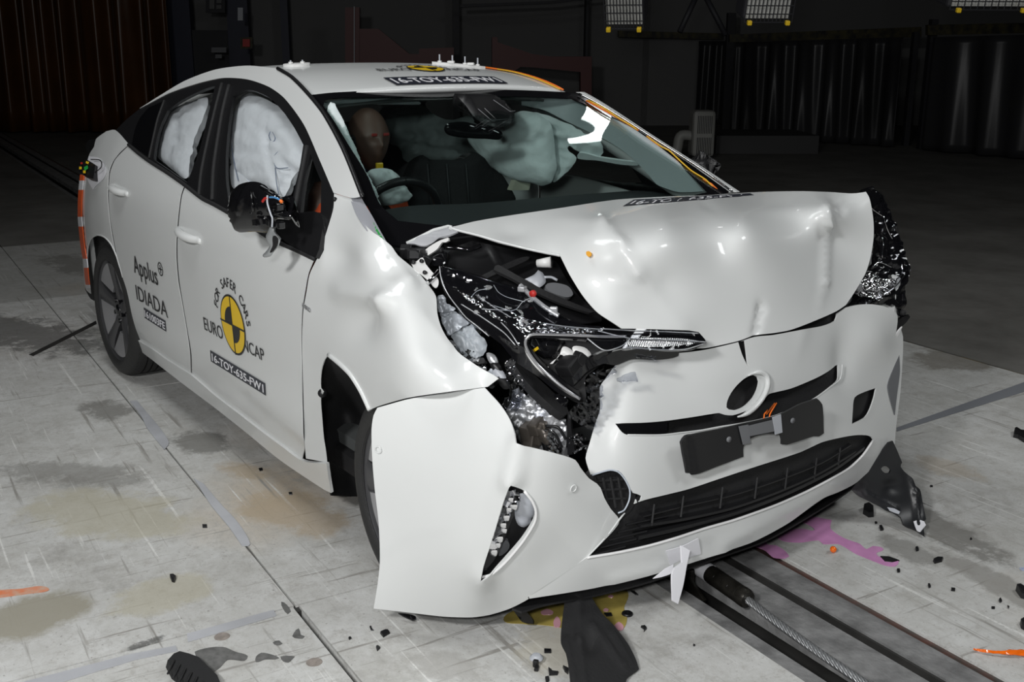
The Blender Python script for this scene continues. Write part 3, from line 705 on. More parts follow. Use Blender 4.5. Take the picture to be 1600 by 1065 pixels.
# exposed grey bracket between fender and pillar
BR = Field([(549, 308, 's', -.012), (566, 305, 's', -.03), (610, 388, 'x', -.16), (575, 352, 'x', -.24), (600, 360, 'x', -.22)])
panel('fender_bracket', [(546, 308, 1), (562, 304, 1), (571, 320), (582, 338), (594, 360), (608, 385), (610, 392, 1), (590, 376), (572, 358), (556, 334)], BR, mat('grey_galvanised', (.45, .46, .50), rough=.35, metal=.3), car, sp=5)
panel('green_tape', [(583, 346, 1), (592, 362, 1), (604, 380, 1), (599, 378, 1), (587, 360, 1)], BR, M['green'], car, sp=5, thick=.001)['label'] = 'small green tape strip at the foot of the windscreen pillar'

# roof: real 3D sheet
def roof_z(x, y):
    xs = [-3.3, -2.9, -2.6, -2.3, -2.0, -1.7, -1.4, -1.2, -1.08, -1.0]; zs = [1.19, 1.29, 1.36, 1.415, 1.448, 1.457, 1.438, 1.405, 1.372, 1.345]
    z = sum(np.interp(x+k, xs, zs) for k in (-.08, -.04, 0, .04, .08))/5
    return float(z)-.028*(abs(y)/.56)**2.6
def roof_fn(u, v):
    y = -.562+1.124*u; x0 = -1.108+.055*(abs(y)/.56)**2*0; x = x0+(-2.62-x0)*v; hw = float(np.interp(x, [-2.6, -2.2, -1.7, -1.1], [.44, .50, .55, .565])); y = y/.562*hw
    return (x, y, roof_z(x, y)-.006*math.exp(-((x+1.08)/.03)**2))
roof = grid('roof', roof_fn, 33, 60, PA, car, thick=.02)
def tail_fn(u, v):
    xs = [-2.60, -2.9, -3.25, -3.36, -3.40, -3.44, -3.52, -3.58, -3.60, -3.55]; zs = [1.362, 1.285, 1.14, 1.12, 1.06, .95, .85, .65, .40, .22]
    k = v*9; i = min(int(k), 8); f = k-i; x = xs[i]+(xs[i+1]-xs[i])*f; z = zs[i]+(zs[i+1]-zs[i])*f
    hw = min(W(x+.08, min(z, 1.36))-.01, .83)
    hw *= min(1, .58+.42*(1.37-z)/.5); y = -hw+2*hw*u
    return (x+.10*(abs(y)/hw)**3, y, z-.02*(abs(y)/hw)**2)
tailgate = grid('tailgate', tail_fn, 21, 46, PA, car, thick=.02)
# rear lamp, seen edge-on
panel('rear_lamp', [(150, 217, 1), (147, 230), (141, 241), (136, 238), (134, 228), (138, 219)], Field([(150, 217, 's'), (134, 228, 'x', -3.42), (141, 241, 's', -.01)]), M['gloss'], car, sp=4, thick=.02)
# dark roof moulding and windscreen
WS = Field([(487, 147, 'y', -.57), (903, 143, 'y', .57), (625, 378, 'y', -.70), (1137, 298, 'y', .70), (695, 141, 'y', 0)])
wsb = gauss((770, 245, 190, 52, .028))
GL_OUT = [(487, 148, 1), (520, 144.5), (560, 142.5), (610, 141), (690, 139.5), (751, 139.5), (830, 141.5), (903, 145, 1), (950, 174), (1020, 220), (1080, 258), (1139, 299, 1), (1120, 310), (1000, 335), (850, 350), (720, 368), (640, 385), (612, 382, 1), (600, 366), (566, 306), (536, 232), (506, 177)]
GL_IN = [(505, 165, 1), (508, 157), (519, 153.5), (575, 151.5), (650, 150.5), (751, 150), (830, 151.5), (893, 154, 1), (938, 174), (987, 200), (1056, 251), (1106, 300, 1), (1000, 322), (850, 338), (700, 352), (622, 345, 1), (594, 320), (575, 280), (547, 234), (522, 190)]
M['frit'] = mat('black_frit', (.006, .006, .007), rough=.12)
frit = panel('windscreen_border', GL_OUT, WS, M['frit'], car, holes=[GL_IN], sp=8, thick=.004, disp=wsb)
ws = panel('windscreen', [(p[0], p[1], 1) for p in smooth_outline(GL_IN, 9)], WS, M['screen'], car, sp=7, thick=.005, disp=wsb)
tube('roof_moulding', [SideField(.001)(x, y) for x, y in smooth_outline([(434, 107), (455, 119.5), (482, 147), (506, 177), (536, 232), (566, 306)], 8, False)], .007, M['black'], side_frame, 8)
# far A pillar, seen edge-on with the wires taped to it
FP = Field([(903, 144, 'y', .585), (1137, 297, 'y', .725), (1015, 214, 'y', .655)], reg=0)
farp = panel('far_pillar', [(900, 144, 1), (908, 143.5), (950, 168), (1015, 211), (1084, 255), (1152, 300, 1), (1138, 301, 1), (1080, 259), (1010, 214), (945, 173)], Field([(905, 144, 'y', .60), (1145, 299, 'y', .75), (1025, 216, 'y', .68), (1010, 216, 'y', .67)]), PA, car, sp=6, thick=.02)
def wire(nm, pts, off, r, m, par, lb=None):
    F0 = Field([(903, 144, 'y', .56), (1137, 297, 'y', .70), (1015, 220, 'y', .63), (1000, 230, 'y', .61)])
    P = [F0(x, y) for x, y in smooth_outline(pts, 8, False)]; P = [p-(p-CAM)/np.linalg.norm(p-CAM)*off for p in P]
    o = tube(nm, P, r, m, par, 6); 
    if lb: o['label'] = lb
    return o
zz = lambda *l: Z(740, 140, .275, *l)
wire('wire', zz((640, 62), (720, 105), (800, 150), (870, 190), (935, 232)), .03, .0035, M['wire_o'], farp, 'orange wire taped along the far pillar')
wire('wire', zz((650, 60), (735, 102), (830, 165), (890, 200), (930, 228)), .035, .0028, M['wire_y'], farp, 'yellow wire taped along the far pillar')
wire('wire', zz((985, 265), (1060, 335), (1130, 390), (1200, 445), (1290, 520), (1362, 570)), .03, .0045, M['wire_o'], farp, 'orange wire on the lower far pillar')
wire('wire', zz((985, 265), (1070, 325), (1110, 345), (1180, 410), (1240, 462), (1320, 512), (1365, 560)), .035, .0028, M['wire_y'], farp, 'yellow wire on the lower far pillar')
wire('wire', zz((1000, 275), (1080, 350), (1180, 430), (1270, 495), (1350, 535), (1395, 580)), .032, .003, M['wire_o'], farp, 'thin orange wire nearest the far mirror')
wire('wire', zz((598, 22), (700, 75), (850, 165), (1000, 262), (1150, 358), (1300, 455), (1470, 578)), .02, .004, M['chrome'], farp, 'bright edge strip of the far pillar')
Rw = [onz(700+0*i, 100, 1.44) for i in range(1)]
def on_roof(x, y, off=.004): return np.array((x, y, roof_z(x, y)+off))
tube('roof_wire', [on_roof(x, .545+.006*math.sin(9*x), .006) for x in np.linspace(-1.1, -1.75, 18)], .004, M['wire_o'], roof, 6)['label'] = 'orange wire along the far roof edge'
tube('roof_wire', [on_roof(x, .535+.008*math.sin(7*x+1), .006) for x in np.linspace(-1.1, -1.75, 18)], .003, M['wire_y'], roof, 6)['label'] = 'yellow wire along the far roof edge'

# bonnet, buckled and folded down at the front
BON = Field([(701, 354, 'x', -.17), (760, 342, 'x', -.19), (840, 330, 'x', -.19), (961, 312, 'x', -.17), (1060, 304, 'x', -.17), (1150, 300.5, 'y', .60),
    (782, 378, 'x', -.03), (875, 399, 'x', .13), (840, 360, 'x', -.05), (941, 347, 'x', .15), (880, 345, 'x', .0), (1040, 345, 'x', .25), (1000, 325, 'x', .04), (1160, 345, 'x', .30), (1120, 318, 'x', .04), (1220, 314, 'x', .10), (1250, 345, 'x', .27), (1290, 322, 'z', 1.06), (1295, 303, 'y', .64), (1340, 318, 'y', .66), (1353, 301, 'y', .72),
    (890, 429, 'x', .20), (934, 490, 'x', .30), (968, 512, 'x', .345), (960, 430, 'x', .30), (1040, 440, 'x', .36), (1101, 544, 'x', .43), (1180, 524, 'x', .44), (1160, 430, 'x', .385), (1130, 385, 'x', .345), (1070, 510, 'x', .41), (1275, 502, 'x', .42), (1322, 476, 'x', .385), (1290, 420, 'x', .345), (1353, 425, 'y', .64), (1365, 370, 'y', .70), (1300, 370, 'x', .295), (1361, 321, 'y', .71)], reg=2e-5)
bon_out = [(637, 381, 1), (652, 374), (676, 363), (701, 354.5, 1), (712, 353), (740, 346), (786, 338), (874, 325), (961, 312), (1040, 307), (1100, 305), (1153, 301.5), (1194, 299.5), (1250, 298.5), (1300, 300), (1331, 302), (1353, 299.5, 1), (1358, 308), (1362, 325), (1365, 348), (1365, 371), (1361, 398), (1353, 425), (1338, 452), (1322, 476, 1), (1307, 486), (1273, 501), (1236, 515), (1209, 520), (1179, 523, 1), (1155, 532), (1121, 540), (1101, 543.6), (1040, 545, 1), (1000, 532), (968, 511.5), (934, 489.5), (911, 462.5), (890, 429), (875, 399, 1), (830, 390), (782, 378), (745, 367), (711, 358.5, 1), (701, 356, 1)]
bon_out = bon_out[3:]
bonnet = panel('bonnet', bon_out, BON, PA, car, sp=6.5, thick=.004,
    lines=[[(941, 347), (971, 385), (995, 425), (1030, 468), (1068, 512)], [(1290, 320), (1292, 348), (1291, 400), (1289, 442), (1277, 498)], [(1186, 460), (1189, 483), (1180, 520)], [(930, 392), (971, 385)]],
    disp=addf(ridge(((941, 347), (971, 385), .007, .010, 20), ((971, 385), (995, 425), .012, .010, 22), ((995, 425), (1068, 512), .010, .002, 24),
        ((941, 347), (877, 398), .002, .001, 22), ((1290, 318), (1292, 348), .004, .014, 12), ((1292, 348), (1289, 442), .014, .006, 12), ((1289, 442), (1277, 498), .006, .0, 12), ((930, 393), (971, 385), -.001, -.002, 16),
        ((1186, 462), (1190, 483), 0, -.010, 10), ((1190, 483), (1180, 520), -.010, -.008, 10), ((840, 340), (941, 347), .0, .006, 14), ((1316, 332), (1300, 308), -.010, -.004, 9), ((1318, 318), (1345, 306), -.012, -.002, 9), ((1100, 318), (1130, 335), -.006, .0, 9)),
        gauss((800, 362, 26, 12, -.008), (960, 470, 30, 34, .012), (1240, 330, 60, 10, .006))))
tube('bonnet_hem', [BON(x, y) for x, y in smooth_outline([(701, 354), (711, 358.5), (745, 367), (782, 378), (830, 390), (875, 399)], 6, False)], .004, PA, bonnet, 6)
HF = Field([(637, 381, 'x', -.26), (701, 355, 'x', -.17), (640, 388, 'x', -.24), (712, 372, 'x', -.13), (680, 372, 'x', -.20)])
flap = panel('hinge_flap', Z(640, 340, .1877, (-20, 215, 1), (60, 175), (200, 105), (320, 75, 1), (365, 90), (400, 118, 1), (260, 180), (140, 232), (90, 232), (30, 215)), HF, mat('grey_undersealed', (.42, .43, .45), rough=.4), bonnet, sp=4, thick=.006, disp=gauss((680, 372, 30, 5, .012)))
tube('flap_edge', [HF(x, y) for x, y in Z(640, 340, .1877, (-25, 212), (60, 172), (200, 102), (320, 72), (350, 80))], .005, PA, bonnet, 6)
panel('hinge_arm', Z(640, 340, .1877, (115, 285, 1), (150, 250), (220, 205), (262, 185), (320, 165, 1), (325, 190), (300, 205), (270, 205), (230, 260), (150, 315, 1), (145, 290)), Field([(660, 395, 'x', -.18), (700, 372, 'x', -.12), (670, 380, 'x', -.17)]), M['whitep'], bonnet, sp=4, thick=.008)
panel('rust_spot', Z(640, 340, .1877, (1470, 285), (1490, 280), (1510, 295), (1508, 320), (1490, 330), (1472, 315)), lambda x, y: BON(x, y)+np.array([.012, -.010, .004]), mat('orange_mark', (.8, .38, .04), rough=.5), bonnet, sp=3, thick=.003)['label'] = 'small orange mark on the bonnet edge'
tube('bonnet_stud', [BON(868, 400)-np.array([.02, 0, .02]), BON(850, 403)-np.array([.03, 0, .02])], [.016, .011], M['whitep'], bonnet, 10)

# near corner of the bumper, swung outwards
BC = Field([(590, 636, 'x', .10), (585, 952, 'x', .082), (583, 800, 'x', .08), (757, 604, 'x', .34), (690, 615, 'x', .24), (781, 630, 'x', .40), (806, 680, 'x', .47), (812, 695, 'x', .49), (800, 740, 'x', .48), (780, 830, 'x', .43), (752, 898, 'x', .365), (735, 962, 'x', .275), (690, 780, 'x', .29), (660, 900, 'x', .21), (660, 955, 'x', .175),
    (850, 705, 'x', .52), (899, 718, 'x', .53), (920, 747, 'x', .52), (944, 777, 'x', .515), (970, 812, 'x', .505), (916, 871, 'x', .49), (860, 800, 'x', .505), (825, 935, 'x', .385), (850, 880, 'x', .44), (780, 950, 'x', .315)], reg=1e-5)
FOG = [(801, 749, 1), (819, 766), (831, 781), (836, 797), (833, 812), (814, 842), (787, 873), (766, 893), (752, 899, 1), (756, 881), (774, 826), (790, 776)]
corner = panel('front_bumper_corner', Z(560, 560, .3943, (75, 195, 1), (200, 160), (320, 140), (500, 115, 1), (560, 180), (600, 240), (625, 300), (636, 340, 1), (700, 355), (790, 378), (860, 402), (880, 432), (915, 475), (945, 495), (960, 512), (975, 552), (1000, 595), (1035, 640), (1020, 670), (965, 730), (905, 790, 1), (790, 868), (672, 944, 1), (674, 952), (600, 990), (520, 1015), (450, 1025), (340, 1022), (200, 1006), (60, 990, 1), (75, 900), (85, 800), (80, 650), (65, 520), (55, 400), (52, 280), (60, 225)),
    BC, PA, car, holes=[FOG], sp=8, thick=.004, lines=[[(812, 696), (806, 722), (800, 747)]],
    disp=ridge(((800, 640), (812, 690), .0, .012, 22), ((812, 690), (799, 748), .012, .016, 26), ((799, 748), (752, 899), .016, .010, 30), ((752, 899), (745, 955), .010, 0, 30), ((770, 660), (806, 722), 0, .004, 30)))
tube('fog_surround', [BC(x, y)+np.array([.004, -.002, 0]) for x, y in smooth_outline([(819, 766, 1), (831, 781), (837, 797), (835, 814), (816, 845), (789, 877), (767, 896), (752, 900)], 6, False)], .004, mat('satin_white', (.85, .85, .85), rough=.25), corner, 6)
def deep(F, d): return lambda x, y: F(x, y)+ray(x, y)/np.linalg.norm(ray(x, y))*d
fogb = panel('fog_lamp_pocket', [(795, 740), (845, 780), (842, 820), (790, 885), (745, 905), (765, 830)], deep(BC, .07), M['matt'], corner, sp=9, thick=.004)
panel('fog_lamp_body', Z(740, 700, .263, (255, 280), (310, 270), (360, 330), (362, 390), (340, 440), (300, 470), (265, 455), (245, 400)), deep(BC, .055), M['ltgrey'], corner, sp=5, thick=.01, puff=.008, disp=ridge(((808, 805), (833, 812), -.008, -.008, 5)))
panel('fog_lamp_body', Z(740, 700, .263, (190, 545), (215, 575), (200, 610), (150, 640), (160, 600)), deep(BC, .055), M['grey'], corner, sp=5, thick=.01)
g = Geo()
for k, (x, y, r) in enumerate(((215, 290, .015), (235, 330, .017), (205, 350, .014), (190, 395, .017), (170, 440, .017), (178, 475, .014), (150, 520, .018), (140, 560, .015), (115, 600, .019), (122, 575, .013))):
    c = deep(BC, .02)(740+x*.263, 700+y*.263)
    V, F = lathe_geo([(0, -r*.7), (r*.6, -r*.5), (r, 0), (r*.6, r*.5), (0, r*.7)], 10, 'y', c); g.add(V, F)
    g.box(c+[0, 0, r], (r*1.6, r*1.2, r*.9), rotz(k*1.1) @ rotx(k))
auto_smooth(g.build('daytime_led', M['chrome'], corner))
panel('led_lens', Z(740, 700, .263, (195, 285, 1), (235, 275), (262, 310), (258, 360), (235, 410), (190, 520), (150, 620), (110, 680), (60, 745), (50, 740, 1), (110, 560)), deep(BC, .008), M['lens'], corner, sp=7, thick=.002)
for (x, y) in ((592, 702), (895, 762)):
    c = BC(x, y); q1 = BC(x+6, y); q2 = BC(x, y+6); u = (q1-c)/np.linalg.norm(q1-c); v = (q2-c); v -= u*(v @ u); v /= np.linalg.norm(v); nn = np.cross(u, v)
    nn = nn if nn @ (c-CAM) < 0 else -nn
    tube('parking_sensor', [c+nn*.003+.009*(math.cos(a)*u+math.sin(a)*v) for a in np.linspace(0, 2*math.pi, 20)], .0018, PA, corner, 5)

# front bumper cover
FC = Field([(960, 576, 'x', .41), (938, 640, 'x', .42), (926, 682, 'x', .435), (916, 718, 'x', .455), (961, 661, 'x', .465), (1050, 610, 'x', .455), (1155, 600, 'x', .465), (1180, 526, 'x', .44), (1101, 548, 'x', .43), (1025, 552, 'x', .41), (1320, 482, 'x', .385), (1250, 530, 'x', .435), (1316, 575, 'x', .43),
    (1398, 487, 'y', .745), (1365, 500, 'x', .39), (1360, 560, 'x', .405), (1409, 590, 'y', .82), (1404, 530, 'y', .80), (1400, 668, 'y', .80), (1388, 697, 'y', .74), (1040, 700, 'x', .505), (1150, 670, 'x', .51), (1290, 640, 'x', .475), (925, 745, 'x', .485), (1345, 640, 'x', .445),
    (916, 872, 'x', .492), (827, 934, 'x', .39), (926, 917, 'x', .47), (1057, 882, 'x', .525), (1180, 845, 'x', .525), (1285, 778, 'x', .475), (1337, 753, 'x', .43), (1057, 840, 'x', .54), (1180, 800, 'x', .53), (1080, 762, 'x', .51), (1250, 706, 'x', .495), (1360, 690, 'x', .45), (1300, 746, 'x', .49)], reg=1e-5)
SLOT = Z(900, 540, .35, (175, 345, 1), (300, 343), (400, 335), (520, 318), (600, 305), (640, 300), (665, 308), (700, 310), (760, 290), (820, 260), (845, 230), (860, 215), (960, 190), (1080, 140), (1170, 90), (1188, 82, 1), (1187, 110), (1178, 150), (1140, 180), (1060, 238), (980, 275), (900, 308), (820, 330), (730, 348), (640, 362), (560, 377), (470, 388), (380, 398), (230, 398), (205, 385))
EMB = Z(900, 540, .35, (672, 275), (675, 245), (690, 210), (712, 178), (740, 150), (768, 134), (790, 130), (806, 140), (812, 160), (806, 195), (790, 230), (760, 262), (735, 278), (705, 287), (682, 284))
FOGR = Z(900, 540, .35, (1245, 230), (1290, 205), (1340, 188, 1), (1330, 235), (1310, 290), (1290, 320), (1232, 350, 1), (1236, 290))
GRL = Z(900, 540, .35, (250, 712), (300, 690), (400, 665), (500, 640), (650, 590), (800, 540), (1000, 475), (1100, 430), (1200, 406), (1260, 398), (1310, 402), (1328, 420), (1310, 455), (1280, 490), (1220, 545), (1150, 590), (1030, 652), (900, 710), (800, 748), (700, 780), (580, 812), (450, 858), (330, 895), (200, 922), (50, 948, 1), (95, 900), (160, 825), (210, 760))
WEDGE = Z(1020, 280, .338, (395, 752, 1), (410, 748, 1), (426, 745, 1), (432, 800), (436, 868, 1), (412, 810))
cover_out = [(958, 577, 1), (963, 571), (978, 562), (1009, 555.5), (1025, 551), (1060, 551), (1100, 546.5), (1153, 534.5), (1180, 526), (1209, 523), (1236, 518), (1257, 514), (1285, 509), (1305, 501), (1308, 490, 1), (1323, 480, 1), (1340, 476), (1360, 475), (1380, 478), (1396, 485), (1402, 494), (1400, 510), (1396, 524, 1), (1407, 514, 1), (1410, 526), (1410, 555), (1408.5, 590), (1406, 620), (1400, 668), (1398, 696, 1), (1390, 699), (1369, 725), (1337, 754), (1310, 768), (1285, 778), (1235, 815), (1200, 835), (1170, 849), (1105, 869), (1056, 885), (1007, 900), (926, 919), (827, 935, 1), (826, 930, 1), (871, 902), (918, 870, 1), (950, 836), (972, 806), (990, 790), (994, 780, 1), (982, 781, 1), (975, 796), (968, 799), (959, 796), (1, 1)]
cover_out = cover_out[:-5]+[(996, 786), (1003, 775), (990, 770), (984, 762), (976, 745), (966, 735), (953, 735), (938, 738), (923, 741, 1), (919, 730), (915, 715), (921, 693), (929, 668), (938, 640), (938, 620), (937, 604), (946, 592)]
cover = panel('front_bumper_cover', cover_out, FC, PA, car, holes=[SLOT, EMB, FOGR, GRL, WEDGE], sp=7, thick=.004,
    disp=addf(gauss((1362, 530, 32, 34, .022), (1318, 560, 16, 40, -.016), (1150, 588, 60, 26, .006)), ridge(((1257, 514), (1240, 575), .004, .0, 14), ((938, 610), (925, 690), .010, .006, 14), ((975, 580), (950, 700), -.014, -.004, 18), ((1130, 850), (1330, 745), .006, .004, 18), ((960, 905), (1130, 862), .006, .006, 16))))
# raised badge ring
ring = [FC(900+(755+c*88+s*18)*.35, 540+(213-s*92-c*38)*.35)+np.array([.010, 0, 0]) for a in np.linspace(-1.9, 1.75, 34) for c, s in [(math.cos(a), math.sin(a))]]
tube('badge_ring', ring, [.0075*min(1, .25+5*min(i, len(ring)-1-i)/len(ring)) for i in range(len(ring))], PA, cover, 8)
tube('fog_opening_rim', [FC(x, y)+np.array([.0, 0, 0]) for x, y in smooth_outline([(925, 742), (953, 734), (966, 737), (976, 748), (984, 765), (983, 781), (975, 797), (966, 801)], 5, False)], .0022, mat('pale_edge', (.5, .55, .62), rough=.3), cover, 6)
tube('slot_rim', [FC(x, y) for x, y in smooth_outline(Z(900, 540, .35, (1188, 82), (1187, 110), (1178, 150), (1140, 180), (1060, 238), (980, 275), (900, 308), (820, 330), (730, 348), (640, 362), (560, 377), (470, 388), (380, 398), (230, 398)), 6, False)], .0024, PA, cover, 6)
# black insert in the upper slot and badge hole, fog pockets, wedge
panel('upper_grille_insert', [(950, 640), (1020, 650), (1130, 600), (1170, 575), (1200, 600), (1330, 555), (1330, 610), (1240, 650), (1130, 690), (970, 690)], deep(FC, .05), M['matt'], car, sp=12, thick=.006)
panel('upper_grille_blade', Z(900, 540, .35, (175, 346, 1), (300, 344), (410, 337, 1), (405, 390), (380, 398), (230, 398)), deep(FC, .006), M['gloss'], car, sp=6, thick=.005)
panel('fog_pocket', [(1325, 600), (1375, 595), (1368, 650), (1322, 672)], deep(FC, .035), M['black'], cover, sp=9, thick=.004)
panel('corner_insert', [(1404, 554, 1), (1395, 575), (1386, 601), (1389, 620), (1397, 648, 1), (1400, 620), (1405, 580)], lambda x, y: FC(x, y)+np.array([.003, 0, 0]), M['grey'], cover, sp=5, thick=.003)
panel('sensor_pocket', [(915, 738), (960, 728), (990, 750), (990, 790), (965, 810), (930, 780)], deep(FC, .045), M['matt'], cover, sp=9, thick=.004)
g = Geo()
for k in range(4): g.tube([deep(FC, .03)(930+k*12, 745), deep(FC, .03)(938+k*12, 792)], .004, 6)
for k in range(3): g.tube([deep(FC, .03)(925, 752+k*14), deep(FC, .03)(978, 748+k*15)], .004, 6)
g.build('pocket_ribs', M['matt'], cover)
panel('wedge_backing', [(1145, 525), (1172, 525), (1172, 580), (1155, 575)], deep(FC, .03), M['matt'], cover, sp=9, thick=.003)
# lower grille: backing, fins and blades
glb = panel('lower_grille', [(905, 878), (985, 782), (1080, 755), (1180, 722), (1250, 698), (1320, 675), (1372, 676), (1350, 715), (1300, 752), (1215, 794), (1145, 820), (1057, 846), (970, 868)], deep(FC, .05), M['matt'], car, sp=12, thick=.006)
def gl_line(a, b, n=9): return [(a[0]+(b[0]-a[0])*k/n, a[1]+(b[1]-a[1])*k/n) for k in range(n+1)]
for dpt, pl, hh in ((.028, Z(900, 540, .35, (300, 760), (480, 715), (700, 665), (900, 600), (1100, 520), (1230, 440)), .012), (.022, Z(900, 540, .35, (290, 800), (480, 770), (700, 720), (900, 650), (1080, 570), (1250, 470)), .022), (.016, Z(900, 540, .35, (280, 850), (500, 800), (720, 740), (950, 650), (1150, 550), (1290, 450)), .03)):
    L_ = smooth_outline(pl, 10, False); g = Geo(); P = [deep(FC, dpt)(x, y) for x, y in L_]; n = len(P); back = np.array([-.05, 0, .008])
    V = []
    for p in P: V += [p, p+[0, 0, -hh*.35], p+back+[0, 0, -hh*.35], p+back]
    Fc = [(4*i+k, 4*i+(k+1) % 4, 4*i+4+(k+1) % 4, 4*i+4+k) for i in range(n-1) for k in range(4)]+[(0, 1, 2, 3), (4*n-4, 4*n-1, 4*n-2, 4*n-3)]
    g.add(V, Fc); o = g.build('grille_blade', M['black'], glb); auto_smooth(o, 30)
for x in (350, 480, 655, 810, 945, 1075, 1180):
    y = np.interp(x, [300, 480, 700, 900, 1100, 1230], [720, 670, 620, 560, 490, 430])
    Geo().tube([deep(FC, .03)(900+x*.35, 540+y*.35), deep(FC, .024)(900+(x-12)*.35, 540+(y+95)*.35)], .0032, 6).build('grille_fin', M['matt'], glb)
for k in range(5):
    P = [deep(FC, .018+.004*k)(900+(70+k*38+t*(150+10*k))*.35, 540+(935-k*34-t*40)*.35) for t in (0, .5, 1)]
    Geo().tube(P, .003, 6).build('grille_fin', M['black'], glb)
tube('lip_edge', [FC(x, y) for x, y in smooth_outline([(917, 871), (970, 862), (1015, 852), (1057, 840), (1103, 825), (1145, 813), (1180, 801), (1215, 788), (1260, 768), (1302, 746), (1327, 731), (1348, 711), (1364, 688)], 7, False)], .004, mat('satin_edge', (.8, .8, .8), rough=.2), cover, 6)
# number plate bracket, bent black plastic
NP = Field([(1068, 690, 'x', .535), (1078, 742, 'x', .53), (1164, 716, 'x', .545), (1140, 665, 'x', .54), (1287, 630, 'x', .53), (1286, 680, 'x', .52), (1222, 690, 'x', .54)])
plate = panel('plate_bracket', Z(900, 540, .35, (470, 432, 1), (490, 405), (640, 372), (735, 350), (900, 312), (1000, 262), (1078, 236, 1), (1100, 262), (1107, 390, 1), (1085, 405), (1060, 405), (940, 442), (920, 440, 1), (915, 400), (860, 392), (800, 405), (765, 425), (748, 450), (748, 495, 1), (640, 535), (520, 580), (513, 572), (497, 568, 1)),
    NP, M['black'], car, sp=6, thick=.006, disp=ridge(((1075, 690), (1082, 740), -.010, -.010, 8)))
plate['label'] = 'bent black number plate bracket without a plate'
panel('plate_tape', Z(900, 540, .35, (722, 358, 1), (765, 350, 1), (775, 432, 1), (742, 440, 1)), lambda x, y: NP(x, y)+np.array([.004, 0, 0]), M['grey'], plate, sp=5, thick=.002)
panel('plate_tape', Z(900, 540, .35, (872, 318, 1), (910, 304, 1), (917, 385, 1), (885, 395, 1)), lambda x, y: NP(x, y)+np.array([.004, 0, 0]), M['ltgrey'], plate, sp=5, thick=.002)
panel('plate_web', Z(900, 540, .35, (765, 356, 1), (872, 330, 1), (885, 380, 1), (772, 402, 1)), lambda x, y: NP(x, y)+np.array([.003, 0, 0]), M['grey'], plate, sp=5, thick=.002)
for (x, y) in ((681, 417), (965, 333)):
    c = NP(900+x*.35, 540+y*.35); tube('plate_screw', [c+[.004, 0, 0], c-[.006, 0, 0]], .008, M['grey'], plate, 10)
tube('trigger_wire', [FC(x, y)+[.012, 0, 0] for x, y in Z(900, 540, .35, (822, 345), (826, 300), (840, 282), (835, 300), (872, 252))], .0022, M['wire_o'], plate, 6)['label'] = 'thin orange wire above the plate bracket'
tube('trigger_wire', [FC(x, y)+[.014, 0, 0] for x, y in Z(900, 540, .35, (842, 342), (848, 300), (856, 285), (878, 250))], .0022, M['wire_o'], plate, 6)['label'] = 'second thin orange wire above the plate bracket'
# white tape and bent sliver hanging from the lip
tp = panel('tape_patch', Z(900, 540, .35, (395, 912, 1), (470, 890), (540, 855, 1), (552, 925, 1), (470, 950), (415, 975, 1)), lambda x, y: FC(x, y)+np.array([.006, 0, 0]), M['paper'], car, sp=5, thick=.002)
panel('bent_strip', Z(780, 820, .325, (875, 98, 1), (918, 122, 1), (905, 180), (885, 290), (860, 380, 1), (835, 365, 1), (832, 240), (845, 205, 1), (880, 180, 1)), Field([(1065, 852, 'x', .56), (1078, 860, 'x', .57), (1060, 942, 'x', .60), (1052, 900, 'x', .585)]), M['paper'], tp, sp=5, thick=.006)
panel('bent_strip', Z(780, 820, .325, (800, 210, 1), (838, 190, 1), (830, 230), (780, 250, 1), (740, 258, 1)), Field([(1040, 885, 'x', .545), (1025, 903, 'x', .54), (1050, 882, 'x', .55)]), M['paper'], tp, sp=5, thick=.003)

panel('undertray', [(800, 950, 1), (827, 930), (926, 912), (1007, 895), (1105, 864), (1235, 810), (1337, 745, 1), (1346, 752, 1), (1300, 784), (1200, 842), (1120, 871), (1010, 909), (930, 929), (850, 944), (815, 955, 1)], PlaneField('z', .095), M['matt'], car, sp=8, thick=.006)

